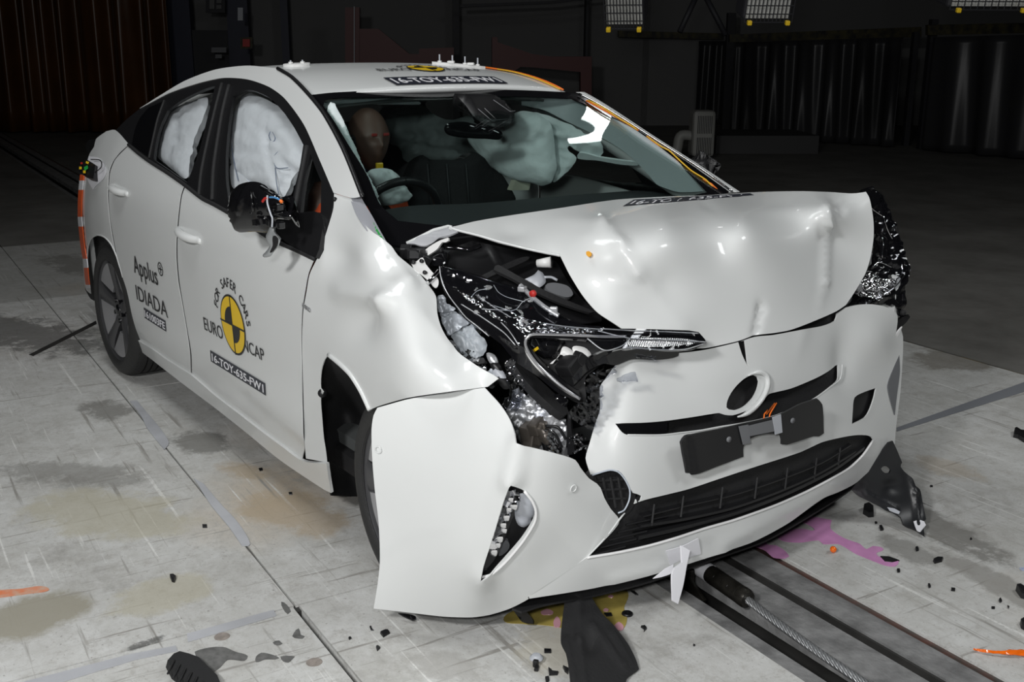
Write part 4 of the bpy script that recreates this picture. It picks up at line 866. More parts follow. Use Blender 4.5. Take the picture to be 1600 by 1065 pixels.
# ------------------------------------------------------------------ wheels, wells, underbody
def wheel(cx, cy, steer=0.0, out=-1, label=None):
    """rim (with the tyre and cap as its sub-parts) in the car; out = side the face points to"""
    def T(V): R = rotz(steer); return [np.array((cx, cy, .3125))+R @ np.array((v[0], v[1]*(-out)*1.0, v[2])) for v in V]
    g = Geo()   # barrel and lip; local -y is the outer face
    V, F = lathe_geo([(.240, -.102), (.245, -.096), (.238, -.088), (.222, -.082), (.206, -.03), (.200, .07), (.222, .10), (.230, .10), (.215, .06), (.20, -.02), (.215, -.07)], 56); g.add(T(V), F)
    V, F = lathe_geo([(.0, -.072), (.03, -.074), (.055, -.070), (.062, -.055), (.062, -.02), (0, -.02)], 32); g.add(T(V), F)
    for k in range(5):
        a = 2*math.pi*k/5+.35+(.3 if cx > -1 else 0)
        def sp(r, w, y): c, s = math.cos(a), math.sin(a); return np.array((r*c-w*s, y, r*s+w*c))
        prof = [(.045, .030, -.070, -.03), (.10, .024, -.078, -.045), (.17, .030, -.088, -.06), (.226, .050, -.094, -.075)]
        V = []
        for r, w, y0, y1 in prof: V += [sp(r, -w, y0+.006), sp(r, -w*.55, y0), sp(r, w*.55, y0), sp(r, w, y0+.006), sp(r, w*.8, y1), sp(r, -w*.8, y1)]
        F = [(6*i+j, 6*i+(j+1) % 6, 6*i+6+(j+1) % 6, 6*i+6+j) for i in range(3) for j in range(6)]+[(0, 1, 2, 3, 4, 5), (23, 22, 21, 20, 19, 18)]
        g.add(T(V), F)
    rim = g.build('wheel', M['darkalloy'], car); auto_smooth(rim, 35)
    if label: rim['label'] = label
    for k in range(5):   # five broad silver inserts between the spokes
        a = 2*math.pi*(k+.5)/5+.35+(.3 if cx > -1 else 0); V = []; n = 7
        for y in (-.078, -.060):
            for j in range(n):
                t = -.40+.80*j/(n-1); V.append((.224*math.cos(a+t), y-.010, .224*math.sin(a+t)))
            for j in range(n):
                t = .30-.60*j/(n-1); V.append((.115*math.cos(a+t), y+.012, .115*math.sin(a+t)))
        m = 2*n; F = [tuple(range(m)), tuple(range(m, 2*m))[::-1]]+[(i, (i+1) % m, m+(i+1) % m, m+i) for i in range(m)]
        auto_smooth(mesh_obj('wheel_insert', T(V), F, M['silver'], rim), 35)
    V, F = lathe_geo([(.238, -.098), (.246, -.106), (.264, -.110), (.285, -.104), (.300, -.094), (.309, -.080), (.3125, -.06), (.3125, -.035), (.305, -.034), (.305, -.028), (.3125, -.027), (.3125, -.004), (.305, -.003), (.305, .003), (.3125, .004), (.3125, .027), (.305, .028), (.305, .034), (.3125, .035), (.3125, .06), (.309, .08), (.29, .1), (.262, .108), (.222, .10)], 72)
    tyre = mesh_obj('tyre', T(V), F, M['rubber'], rim); auto_smooth(tyre, 40)
    g = Geo()
    for k in range(60):
        a = 2*math.pi*k/60
        for s in (-1, 1):
            c = T([(.3085*math.cos(a), s*.062, .3085*math.sin(a))])[0]; g.box(c, (.004, .03, .012), rotz(steer) @ roty(-a) @ rotx(.3*s))
    g.build('tread_block', M['rubber'], tyre)
    V, F = lathe_geo([(0, -.083), (.022, -.082), (.028, -.076), (.028, -.07)], 24); mesh_obj('hub_cap', T(V), F, M['gloss'], rim)
    for k in range(5):
        a = 2*math.pi*(k+.5)/5+.35+(.3 if cx > -1 else 0); V, F = lathe_geo([(0, -.080), (.010, -.079), (.011, -.06)], 10, 'y', (.052*math.cos(a), 0, .052*math.sin(a))); auto_smooth(mesh_obj('lug_nut', T(V), F, M['gloss'], rim))
    V, F = lathe_geo([(0, -.045), (.14, -.045), (.14, -.035), (0, -.035)], 32); mesh_obj('brake_disc', T(V), F, M['steel'], rim)
    return rim
wheel(-2.70, -.765, 0, -1, 'rear wheel beside the orange and white strip')
wheel(-.005, -.775, -.045, -1, 'front wheel behind the swung-out bumper corner')
panel('arch_gap_liner', [(133, 452, 1), (134, 405), (136, 382), (143, 368), (152, 363), (164, 366), (180, 388), (188, 410, 1), (176, 396), (166, 388), (156, 396), (149, 415), (146, 440), (147, 470, 1), (141, 466)], SideField(-.05), M['matt'], quarter, sp=5, thick=.004)
wheel(-2.70, .765, 0, 1); wheel(-.005, .775, 0, 1)
def well(cx, name, y0, y1, r, a0=-.35, a1=3.5):
    g = Geo(); n = 26; V = []
    for i in range(n+1):
        a = a0+(a1-a0)*i/n
        for y in (y0, y1): V.append((cx+r*math.cos(a), y, .3125+r*math.sin(a)))
    F = [(2*i, 2*i+1, 2*i+3, 2*i+2) for i in range(n)]
    V.append((cx, y1, .25)); F += [(2*i+1, 2*i+3, 2*(n+1)) for i in range(n)]
    g.add(V, F); o = g.build(name, M['matt'], car, True); md = o.modifiers.new('t', 'SOLIDIFY'); md.thickness = .004; auto_smooth(o, 40); return o
well(-2.70, 'wheel_arch_liner', -.82, -.60, .355); well(-2.70, 'wheel_arch_liner', .82, .60, .355); well(.0, 'wheel_arch_liner', .82, .60, .38)
# front liner seen behind the tyre: folded black sheet with a rib
panel('front_arch_liner', [(500, 560), (514, 548), (545, 565), (600, 620), (620, 700), (600, 800), (560, 775, 1), (518, 774, 1), (508, 740), (503, 690), (498, 640), (498, 600)],
      Field([(505, 570, 's', -.03), (503, 690, 's', -.03), (516, 770, 's', -.03), (545, 640, 'y', -.66), (545, 740, 'y', -.64), (600, 700, 'y', -.62), (600, 620, 'y', -.74), (545, 566, 's', -.02)]), M['matt'], car, sp=8, thick=.004, disp=ridge(((527, 628), (530, 690), .006, .006, 6)))
Geo().box((-1.55, 0, .21), (3.6, 1.50, .06)).build('underbody', M['matt'], car)
Geo().box((.12, .05, .26), (.5, .9, .04)).box((-.25, 0, .62), (.03, 1.25, .72)).box((.02, .60, .6), (.5, .03, .62)).build('engine_bay', M['black'], car)
Geo().box((.30, .10, .52), (.03, .92, .36), None, .01).box((.36, .08, .44), (.05, .9, .08), None, .01).build('radiator_support', M['matt'], car)
# far (left) side closed with simple mirrored panels
for src in (quarter, rear_door, front_door, rocker, surround):
    me = src.data.copy()
    for v in me.vertices:
        yy = -v.co.y; x, z = v.co.x, v.co.z; t_ = min(1, max(0, (x+1.1)/.82))
        v.co.y = min(yy, .565+.135*t_+max(0, (1.36-.40*t_-z))*.30+max(0, 1.0-z)*4)
    me.flip_normals(); o = bpy.data.objects.new(src.name.split('.')[0], me); COL.objects.link(o); setpar(o, car)
Geo().prism([(-.50, .25), (-.50, .90), (-.2, .98), (.1, .93), (.35, .80), (.36, .55), (.30, .45), (.18, .62), (0, .69), (-.25, .62), (-.37, .35), (-.40, .22)], lambda a, b, h: (a, W(a, b)-.02+h*.02, b), 1).build('front_fender', PA, car)

def far_fn(u, v):
    x = -2.5+2.22*u; t_ = min(1, max(0, (x+1.1)/.82)); yt = .56 if x > -1.7 else float(np.interp(x, [-2.5, -1.7], [.46, .55])); zt = roof_z(x, .55) if x < -1.1 else 1.355-.37*t_
    return (x, yt+.14*t_+.03*v, zt-.012-.12*v)
grid('side_frame', far_fn, 40, 5, PA, car, thick=.015)
# door handles
for (x0, y0, x1, y1, d, nm) in ((281, 356, 315, 378, front_door, 'h'), (178, 289, 201, 304, rear_door, 'h')):
    A = side(x0, y0, .0); B = side(x1, y1, .0); n_ = 14
    P = []; R = []
    for k in range(n_+1):
        t = k/n_; p = A+(B-A)*t; p = p+np.array([0, -.030*math.sin(math.pi*min(1, t*1.15))**.6 if 0 < t < .99 else -.002, 0]); P.append(p); R.append(.017*(math.sin(math.pi*(.08+.84*t))**.4)*(1 if t > .2 else .85))
    V, F = tube_geo(P, R, 12); o = mesh_obj('door_handle', V, F, PA, d)
    c = A+(B-A)*.45

# ------------------------------------------------------------------ door mirror without its cover
mir = panel('mirror_sail', Z(330, 260, .169, (735, 440, 1), (1010, 440), (1000, 760, 1), (965, 845, 1), (690, 700, 1), (620, 640), (600, 560), (600, 495, 1), (730, 490)), SideField(.012), M['black'], front_door, sp=5, thick=.02)
mir.parent = None; setpar(mir, car); mir.name = 'door_mirror'; mir['label'] = 'black door mirror stripped of its cover'
MF = lambda off: Field([(360, 310, 'y', -1.00+off), (364, 350, 'y', -1.00+off), (440, 310, 'y', -.96+off), (435, 355, 'y', -.96+off), (400, 290, 'y', -.98+off)])
panel('mirror_housing', Z(330, 260, .169, (215, 200), (260, 165), (330, 145), (390, 138), (450, 150), (510, 180), (540, 215), (600, 245), (640, 275), (680, 320), (690, 400), (740, 450), (735, 490), (600, 492), (560, 600), (380, 603), (260, 610), (235, 600), (205, 540), (180, 450), (172, 380), (175, 310), (190, 240)), MF(0), M['gloss'], mir, sp=4, thick=.07, puff=.03,
      disp=ridge(((395, 285), (385, 330), .008, .008, 4), ((365, 320), (364, 352), .006, .006, 3), ((415, 300), (420, 355), .006, .0, 5)))
g = Geo(); rnd = random.Random(5)
for k in range(16):
    x, y = rnd.uniform(392, 440), rnd.uniform(322, 356); g.box(MF(-.015)(x, y), (rnd.uniform(.008, .03), .02, rnd.uniform(.006, .02)), roty(rnd.uniform(-.4, .4)), .002)
tube('mirror_rod', [MF(-.02)(392, 300), MF(-.03)(396, 330)], .004, M['gloss'], mir, 6); tube('mirror_rod', [MF(-.02)(408, 292), MF(-.03)(420, 300), MF(-.02)(440, 312)], .006, M['gloss'], mir, 6)
g.build('mirror_mechanism', M['gloss'], mir)
def mp(l, off=-.05): return [MF(off)(330+x*.169, 260+y*.169) for x, y in l]
tube('mirror_wire', curve_pts(mp([(520, 268), (520, 340), (550, 440), (565, 480), (562, 560)])), .0028, M['ltgrey'], mir, 6)['label'] = 'pale twisted wire hanging from the mirror'
tube('mirror_wire', curve_pts(mp([(475, 325), (495, 298), (520, 290)])), .004, M['red'], mir, 6)['label'] = 'red wire end'
tube('mirror_wire', curve_pts(mp([(540, 285), (580, 285), (620, 300), (650, 322)])), .0028, mat('blue_wire', (.08, .25, .5), rough=.4), mir, 6)['label'] = 'blue wire'
tube('mirror_wire', curve_pts(mp([(640, 315), (655, 330)])), .005, M['wire_o'], mir, 6)
LF = Field([(415, 365, 'y', -.99), (410, 400, 'y', -.99), (436, 372, 'y', -.97), (425, 380, 'y', -.98)])
panel('signal_lamp', Z(330, 260, .169, (540, 560, 1), (575, 560), (580, 600), (610, 640), (635, 680), (620, 740), (580, 790), (550, 830), (490, 840), (475, 820), (510, 780), (540, 730), (515, 690), (505, 640), (520, 610)), LF, mat('smoked_clear', (.42, .44, .45), rough=.1, metal=.5, coat=.5), mir, sp=3, thick=.012, puff=.005)['label'] = 'clear curved signal lamp dangling below the mirror'
panel('signal_lamp_back', Z(330, 260, .169, (590, 640), (630, 670), (625, 730), (590, 780), (560, 795), (585, 730)), lambda x, y: LF(x, y)+np.array([0, -.006, 0]), M['black'], mir, sp=3, thick=.004)
# far mirror
fm = panel('far_mirror', Z(740, 140, .275, (1222, 395), (1260, 395), (1310, 400), (1350, 420), (1378, 455), (1382, 490), (1375, 505), (1340, 480), (1280, 440)), Field([(1080, 250, 'y', .95), (1120, 280, 'y', 1.0), (1110, 255, 'y', .98)]), M['black'], car, sp=3, thick=.06, puff=.03, disp=lambda x, y: .006*math.sin(x*.9)*math.cos(y*.8))
tube('mirror_arm', [ony(1108, 266, .97), np.array((-.50, .80, .97))], .03, M['gloss'], fm, 10)
fm['label'] = 'far door mirror, black and stripped of its cover'

# ------------------------------------------------------------------ cabin
def dash_fn(u, v):
    y = -.69+1.38*u; xs = [-.28, -.5, -.72, -.84, -.88, -.88, -.80]; zs = [.955, .975, .985, .975, .94, .80, .60]
    k = v*6; i = min(int(k), 5); f = k-i; x = xs[i]+(xs[i+1]-xs[i])*f; z = zs[i]+(zs[i+1]-zs[i])*f
    return (x+.10*(y/.69)**2*(1-v), y, z+.02*math.exp(-((y+.36)/.2)**2)*math.sin(math.pi*min(1, v*1.4)))
dash = grid('dashboard', dash_fn, 30, 24, M['dash'], car, thick=.02)
Geo().box((-1.5, 0, .27), (2.6, 1.45, .04)).box((-2.55, 0, .75), (.05, 1.35, .8)).build('cabin_floor', M['lining'], car)
def head_fn(u, v):
    y = -.54+1.08*u; x = -1.12-1.4*v; return (x, y, roof_z(x, y)-.045)
grid('headlining', head_fn, 14, 14, M['lining'], car, thick=.01)
pt = panel('grey_teal_band', [(815, 152, 1), (893, 156), (938, 175.5), (987, 201), (1056, 252), (1100, 299, 1), (1060, 300), (1040, 294), (1026, 288), (1015, 275), (996, 255), (974, 236), (949, 220), (905, 199), (880, 187), (850, 172), (815, 164, 1)], Field([(815, 155, 'y', .40), (893, 156, 'y', .54), (987, 201, 'y', .58), (1100, 299, 'y', .64), (1015, 275, 'y', .60), (905, 199, 'y', .55), (940, 200, 'y', .575)]), M['trim'], car, sp=7, thick=.01)  # grey-teal band inside the far edge of the windscreen
panel('sun_visor', Z(500, 140, .1879, (35, 130), (60, 85), (110, 68), (400, 60), (745, 60), (800, 85), (840, 112, 1), (150, 112), (100, 120), (60, 150)), Field([(505, 165, 'x', -1.10), (515, 153, 'x', -1.13), (575, 151, 'x', -1.14), (650, 158, 'x', -1.14), (520, 162, 'x', -1.12)]), M['trim'], car, sp=5, thick=.01)
panel('visor_bar', Z(500, 140, .1879, (140, 108, 1), (640, 108, 1), (640, 126, 1), (140, 126, 1)), PlaneField('x', -1.17), M['trim'], car, sp=6, thick=.01)
# seats
sh = [(628, 345, 1), (629, 300), (631, 272), (640, 252), (652, 244), (661, 242), (672, 249), (690, 249.5), (712, 249.5), (725, 248), (736, 240), (744, 238), (752, 243), (762, 250), (778, 266), (790, 282), (800, 300), (808, 345, 1)]
st = panel('passenger_seat', sh, PlaneField('x', -1.27), M['seat'], car, sp=6, thick=.10, puff=.04, puffw=9)
for k in range(3):
    x = 668+k*30; tube('seat_seam', [PlaneField('x', -1.225)(x, 256), PlaneField('x', -1.225)(x+6, 330)], .003, M['dash'], st, 5)
Geo().box((-1.05, .33, .45), (.5, .5, .14), None, .05).build('seat_cushion', M['seat'], st)
dsx = Geo().box((-1.50, -.36, .80), (.14, .48, .66), roty(-.22), .05).box((-1.22, -.36, .42), (.5, .5, .14), None, .05).build('driver_seat', M['seat'], car)
Geo().box((-1.62, -.36, 1.24), (.09, .26, .18), roty(-.1), .04).build('headrest', M['seat'], dsx)
Geo().box((-2.35, 0, .75), (.14, 1.2, .6), roty(-.25), .05).box((-2.1, 0, .45), (.5, 1.2, .14), None, .05).build('rear_seat', M['seat'], car)
# steering wheel
sw = Geo(); c0 = np.array((-.905, -.36, .915)); Rw = roty(-1.15)
ringp = [c0+Rw @ np.array((.178*math.cos(a), .178*math.sin(a), 0)) for a in np.linspace(0, 2*math.pi, 40)]
sw.tube(ringp, .015, 10); sw.box(c0, (.12, .14, .04), Rw, .02)
for a in (0.0, math.pi/2, -math.pi/2): sw.tube([c0, c0+Rw @ np.array((-.17*math.cos(a), .17*math.sin(a), 0))], .014, 8)
sw.tube([c0, c0+Rw @ np.array((0, 0, .3))], .03, 10)
swo = sw.build('steering_wheel', M['black'], car); auto_smooth(swo, 40)
# airbags
def wr(sc, am, seed):
    def f(x, y):
        v = noise.noise(Vector((x*sc, y*sc*1.3, seed))); w_ = noise.noise(Vector((x*sc*2.3+5, y*sc*2.0, seed+3)))
        return am*(1-abs(v)*2.4)+am*.6*(1-abs(w_)*2.2)
    return f
FB = SideField(-.085); FBs = SideField(-.052); M['seam'] = mat('blue_grey_seam', (.22, .26, .36), rough=.8)
def zb(*l): return Z(100, 80, .338, *l)
bagpt = zb((850, 195), (900, 210), (960, 235), (1000, 260), (1050, 320), (1090, 380), (1110, 430), (1115, 500), (1110, 545), (1080, 560), (1060, 590), (1045, 630), (1010, 680), (980, 650), (900, 620), (840, 610), (800, 570), (775, 510), (762, 440), (765, 370), (790, 300), (820, 230))
cb = panel('driver_curtain_airbag', bagpt, FB, M['bagw'], car, sp=4.5, thick=.03, puff=.03, puffw=38,
    disp=addf(wr(.030, .005, 1), ridge(((424, 205), (426, 228), -.010, -.012, 9), ((426, 228), (440, 290), -.012, -.010, 8), ((432, 218), (456, 238), -.010, -.006, 8), ((440, 290), (455, 262), -.008, -.008, 8), ((385, 180), (422, 215), .0, -.006, 8), ((400, 240), (424, 228), .0, -.006, 8), ((425, 160), (455, 185), -.012, -.008, 8), ((445, 180), (470, 230), -.006, -.01, 9), ((418, 190), (450, 200), -.004, -.006, 7), ((430, 300), (470, 255), 0, -.008, 8))))
cb['label'] = 'white curtain airbag filling the front door window'
RB = SideField(-.075)
rb = panel('rear_curtain_airbag', zb((435, 400), (440, 340), (455, 310), (480, 285), (520, 262), (560, 245), (620, 228), (668, 218), (655, 290), (630, 350), (600, 430), (585, 500), (570, 590), (520, 560), (470, 520), (435, 490), (432, 450)), RB, M['bagw'], car, sp=4.5, thick=.03, puff=.025, puffw=22,
    disp=addf(wr(.05, .004, 4), ridge(((285, 180), (283, 225), -.012, -.008, 8), ((283, 225), (272, 250), -.008, -.008, 8), ((285, 180), (315, 176), -.012, -.004, 7), ((300, 235), (290, 240), -.008, -.008, 8), ((265, 185), (256, 240), -.008, -.006, 8))))
rb['label'] = 'white curtain airbag in the rear door window'
panel('airbag_tether', zb((775, 520), (810, 560), (850, 600), (840, 630), (785, 635), (770, 600)), SideField(-.06), M['bagw'], cb, sp=5, thick=.01)
zc = lambda *l: Z(500, 140, .1879, *l)
fcv = panel('far_curtain_airbag', zc((560, 250), (600, 180), (700, 145), (830, 118), (900, 150), (1000, 235), (1100, 250), (1200, 225), (1384, 200), (1480, 300), (1500, 500), (1400, 560), (1330, 520), (1250, 515), (1180, 540), (1130, 580), (920, 585), (850, 550), (760, 590), (700, 650), (600, 665), (520, 640), (490, 610), (530, 560), (545, 480), (555, 380)), Field([(600, 180, 'y', .52), (600, 255, 'y', .60), (700, 170, 'y', .50), (760, 180, 'y', .50), (770, 245, 'y', .56), (680, 220, 'y', .50)]), M['bagg'], car, sp=5, thick=.03, puff=.03, puffw=25,
    disp=addf(wr(.035, .010, 9), ridge(((636, 185), (622, 235), .02, .02, 9), ((622, 235), (618, 262), -.02, -.02, 9), ((640, 208), (720, 216), -.02, -.015, 8), ((636, 222), (720, 235), -.025, -.02, 8), ((600, 235), (620, 262), -.015, -.015, 7))))
for pl in ([(424, 203), (420, 212), (426, 222), (430, 215), (424, 203)], [(440, 232), (428, 245), (432, 262), (450, 262)], [(430, 262), (432, 285), (436, 305)], [(372, 282), (366, 255), (362, 230), (364, 205)]):
    tube('airbag_seam', [FBs(x, y) for x, y in smooth_outline(pl, 4, False)], .0016, M['seam'], cb, 5)
fcv['label'] = 'grey far side curtain airbag seen through the windscreen'
pb = panel('passenger_airbag', [(735, 214), (752, 200), (775, 190), (799, 182), (806, 176), (820, 173), (842, 178), (862, 196), (866, 215), (868, 240), (871, 262), (866, 276), (862, 285), (848, 290), (831, 286), (811, 283), (792, 275), (767, 258), (748, 236)], Field([(735, 220, 'y', .30), (800, 185, 'y', .33), (866, 215, 'y', .42), (800, 240, 'y', .33), (830, 286, 'y', .36), (866, 276, 'y', .42)]), M['bagg'], car, sp=4.5, thick=.05, puff=.07, puffw=50,
    disp=addf(wr(.02, .006, 12), ridge(((850, 215), (822, 240), -.012, 0, 12), ((850, 215), (860, 190), -.01, -.01, 10))))
pb['label'] = 'large grey passenger airbag behind the windscreen'
panel('airbag_fold', Z(740, 140, .275, (330, 135), (420, 145), (510, 180), (560, 200), (620, 240), (700, 270), (738, 300), (742, 355), (715, 382), (650, 375), (600, 355), (545, 318), (545, 345), (590, 385), (570, 430), (500, 500), (455, 525), (430, 420), (420, 330), (430, 260), (380, 200)), Field([(831, 177, 'y', .42), (943, 225, 'y', .56), (937, 244, 'y', .56), (870, 280, 'y', .46), (890, 240, 'y', .50)]), M['bagg'], pb, sp=4.5, thick=.012, puff=.012, puffw=8,
    disp=addf(wr(.06, .010, 15), ridge(((860, 205), (940, 225), .015, .01, 7), ((860, 215), (935, 240), -.015, -.01, 7), ((870, 210), (900, 245), .015, .0, 6), ((862, 225), (875, 275), .012, .0, 7))))
panel('airbag_strap', Z(740, 140, .275, (600, 358), (720, 385), (850, 404), (930, 415), (935, 430), (840, 426), (700, 402), (590, 390)), Field([(905, 240, 'y', .50), (995, 257, 'y', .60), (950, 248, 'y', .55)]), M['bagg'], pb, sp=4, thick=.008)
panel('door_module', Z(740, 140, .275, (240, 510, 1), (325, 530, 1), (315, 570, 1), (215, 572, 1)), PlaneField('x', -1.12), mat('pale_box', (.45, .45, .36), rough=.6), car, sp=6, thick=.03)
pc = panel('pillar_curtain_airbag', zc((65, 190), (100, 120), (130, 125), (150, 170), (200, 260), (260, 400), (310, 500), (345, 600), (390, 700), (420, 780), (465, 870), (500, 960), (480, 940), (430, 860), (380, 770), (320, 660), (260, 540), (200, 420), (130, 310), (80, 220)), Field([(515, 165, 'y', -.535), (550, 240, 'y', -.58), (590, 315, 'y', -.63), (535, 200, 'y', -.55), (572, 275, 'y', -.60)]), M['bagg'], car, sp=3.5, thick=.02, puff=.012, puffw=5, disp=wr(.15, .008, 21))
pc['label'] = 'crumpled airbag strip along the near windscreen pillar'
db = panel('driver_airbag', zc((380, 700), (400, 670), (450, 655), (520, 650), (570, 660), (610, 680), (650, 720), (690, 780), (735, 850), (760, 880), (700, 930), (560, 960), (470, 940), (430, 850)), PlaneField('x', -.97), M['bagg'], car, sp=4, thick=.03, puff=.03, puffw=14, disp=addf(wr(.09, .008, 30), ridge(((588, 275), (610, 305), .012, .0, 8), ((608, 268), (625, 300), .0, .012, 8))))
db['label'] = 'crumpled driver airbag hanging over the steering wheel'
# interior mirror and camera housing
im = panel('interior_mirror', [(693.5, 202), (697, 194), (706, 191), (725, 190), (751, 196), (770, 200), (783, 205), (786, 212), (780, 218), (760, 217), (742, 216.5), (715, 214), (699, 210)], Field([(694, 202, 'x', -.93), (786, 212, 'x', -.87), (740, 203, 'x', -.90)]), M['gloss'], car, sp=4, thick=.03, puff=.012, puffw=6)
ch = panel('camera_housing', [(710, 146, 1), (770, 148), (801, 172), (804, 184), (795, 194), (780, 198), (762, 196), (742, 184), (728, 165)], Field([(710, 146, 'x', -1.06), (770, 148, 'x', -1.06), (801, 180, 'x', -.93), (770, 197, 'x', -.91), (742, 184, 'x', -.93)]), M['black'], car, sp=5, thick=.03, puff=.015, puffw=8)
tube('mirror_stalk', [PlaneField('x', -.90)(752, 204), PlaneField('x', -.95)(765, 190)], .012, M['black'], ch, 8)
for pl in ([(747, 170), (768, 188), (795, 186)], [(757, 169), (776, 187)], [(771, 156), (797, 174), (805, 173)]): tube('housing_line', [PlaneField('x', -.90)(x, y) for x, y in pl], .0015, M['grey'], ch, 5)

# ------------------------------------------------------------------ crash dummy at the wheel
dm = empty('crash_dummy', (-1.25, -.36, .5)); tag(dm, 'crash test dummy with brown vinyl head, blue neck and orange shirt at the steering wheel', 'dummy')
HC = np.array(ony(575, 217, -.345))
g = Geo()
V = []; F = []; nu, nv = 28, 20
for j in range(nv+1):
    for i in range(nu):
        ph = math.pi*j/nv; th = 2*math.pi*i/nu
        x = math.sin(ph)*math.cos(th); y = math.sin(ph)*math.sin(th); z = math.cos(ph)
        jaw = 1-.30*max(0, -z)**1.2; p = np.array([x*.094*(.96 if z < 0 else 1), y*.073*jaw, z*.112])
        if x > .2:   # brow, nose, lips, chin
            p[0] += .024*math.exp(-(y/.16)**2-((z+.12)/.20)**2)+.006*math.exp(-((z-.18)/.10)**2)-.014*math.exp(-((abs(y)-.35)/.16)**2-((z-.04)/.12)**2)+.006*math.exp(-(y/.3)**2-((z+.48)/.08)**2)+.008*math.exp(-(y/.3)**2-((z+.80)/.14)**2)
        V.append(HC+p)
for j in range(nv):
    for i in range(nu): F.append((j*nu+i, (j+1)*nu+i, (j+1)*nu+(i+1) % nu, j*nu+(i+1) % nu))
g.add(V, F)
def lim(pts, rs): g.add(*tube_geo(curve_pts(pts, 4), np.interp(np.linspace(0, len(pts)-1, (len(pts)-1)*4+1), range(len(pts)), rs), 14))
nk = HC+[-.03, 0, -.10]
lim([HC+[-.02, 0, -.04], nk+[-.01, 0, -.05]], [.045, .05])
sh_ = nk+[-.06, 0, -.14]; pel = np.array((-1.36, -.36, .50))
lim([nk+[-.02, 0, -.04], sh_, sh_*.5+pel*.5+[0, 0, .02], pel], [.07, .125, .12, .13])
for s in (-1, 1):
    S0 = sh_+[0, s*.15, .03]; EL = np.array((-1.14, -.36+s*.17, .80)); HA = np.array((-.95, -.36+s*.15, .92))
    lim([S0+[0, -s*.04, 0], S0, EL, HA], [.055, .05, .038, .026])
    g.box(HA+[.03, 0, .01], (.06, .05, .03), roty(-.6), .012)
    for q in range(4): lim([HA+[.045, -s*(.03-.02*q)*1.0, .02], HA+[.075, -s*(.03-.02*q), .015], HA+[.07, -s*(.03-.02*q), -.015]], [.009, .009, .007])
    lim([HA+[.02, -s*.03, .02], HA+[.05, -s*.05, .03]], [.010, .008])
    lim([pel+[0, s*.09, 0], np.array((-.95, -.36+s*.12, .62)), np.array((-.78, -.36+s*.11, .36)), np.array((-.62, -.36+s*.11, .31))], [.085, .065, .045, .04])
body = g.build('body', M['skin'], dm, True)
md = body.modifiers.new('join', 'REMESH'); md.mode = 'VOXEL'; md.voxel_size = .007; md.use_smooth_shade = True
md = body.modifiers.new('soft', 'SMOOTH'); md.iterations = 3; md.factor = .5
g = Geo(); g.add(*tube_geo([nk+[-.015, 0, .035], nk+[-.02, 0, -.03]], [.060, .072], 20)); g.build('neck_shroud', M['blue'], dm, True)
g = Geo(); g.add(*tube_geo(curve_pts([nk+[-.02, 0, -.02], nk+[-.045, 0, -.07], sh_+[0, 0, -.02], sh_*.5+pel*.5, pel+[0, 0, .05]], 4), np.interp(np.linspace(0, 4, 17), range(5), [.075, .13, .165, .15, .145]), 22))
for s in (-1, 1):
    S0 = sh_+[0, s*.13, .0]; EL = np.array((-1.14, -.36+s*.17, .80)); g.add(*tube_geo(curve_pts([S0+[0, -s*.06, 0], S0, S0*.5+EL*.5], 4), np.interp(np.linspace(0, 2, 9), range(3), [.080, .068, .055]), 16))
sh2 = g.build('shirt', M['shirt'], dm, True); md = sh2.modifiers.new('join', 'REMESH'); md.mode = 'VOXEL'; md.voxel_size = .012; md.use_smooth_shade = True
for k, (dx, dy, c_) in enumerate(((.088, -.025, 'red'), (.090, .022, 'red'))):
    Geo().box(HC+[dx+.006, dy, .022], (.006, .022, .010), None, .002).build('eyebrow_mark', mat('dull_red_mark', (.22, .02, .015), rough=.6), dm)
Geo().box(HC+[.088, -.005, -.092], (.012, .028, .03), None, .004).build('chin_mark', M['yellow'], dm)['label'] = 'yellow square mark on the chin'
g = Geo(); V, F = lathe_geo([(0, -.004), (.024, -.004), (.026, .002), (0, .004)], 20, 'y', HC+[.012, -.070, -.005]); g.add(V, F); tgt = g.build('target_marker', M['ink'], dm)
g = Geo()
for a in range(5):
    V, F = lathe_geo([(0, -.002), (.004, -.002), (.004, .001)], 8, 'y', HC+[.012+.014*math.cos(a*1.256), -.0755, -.005+.014*math.sin(a*1.256)]); g.add(V, F)
g.build('marker_dot', M['decalw'], tgt)
# ear bumps
g = Geo()
for s in (-1, 1): V, F = lathe_geo([(0, -.006), (.012, -.005), (.016, .0), (.010, .006)], 12, 'y', HC+[-.022, s*.068, -.01]); g.add(V, F)
auto_smooth(g.build('ear', M['skin'], dm))

# ------------------------------------------------------------------ writing
def text_geo(s, bold=0.0, spacing=1.0):
    c = bpy.data.curves.new('t', 'FONT'); c.body = s; c.size = 1; c.offset = bold; c.space_character = spacing; c.resolution_u = 3
    o = bpy.data.objects.new('t', c); COL.objects.link(o); bpy.context.view_layer.update()
    me = o.to_mesh(); V = [tuple(v.co) for v in me.vertices]; F = [tuple(p.vertices) for p in me.polygons]; o.to_mesh_clear()
    bpy.data.objects.remove(o); bpy.data.curves.remove(c)
    return np.array(V), F
def decal(name, V2, F, mapf, m, par, h=.0006):
    """flat lettering following a surface, mapf(a, b, height) -> 3D"""
    n = len(V2); V = [mapf(a, b, 0) for a, b in V2[:, :2]]+[mapf(a, b, h) for a, b in V2[:, :2]]
    from collections import Counter
    ed = {}
    for t in F:
        for k in range(len(t)): ed[(t[k], t[(k+1) % len(t)])] = 1
    rim = [e for e in ed if (e[1], e[0]) not in ed]
    FF = [tuple(i+n for i in f) for f in F]+[tuple(f[::-1]) for f in F]+[(a, b, b+n, a+n) for a, b in rim]
    o = mesh_obj(name, V, FF, m, par, False); return o
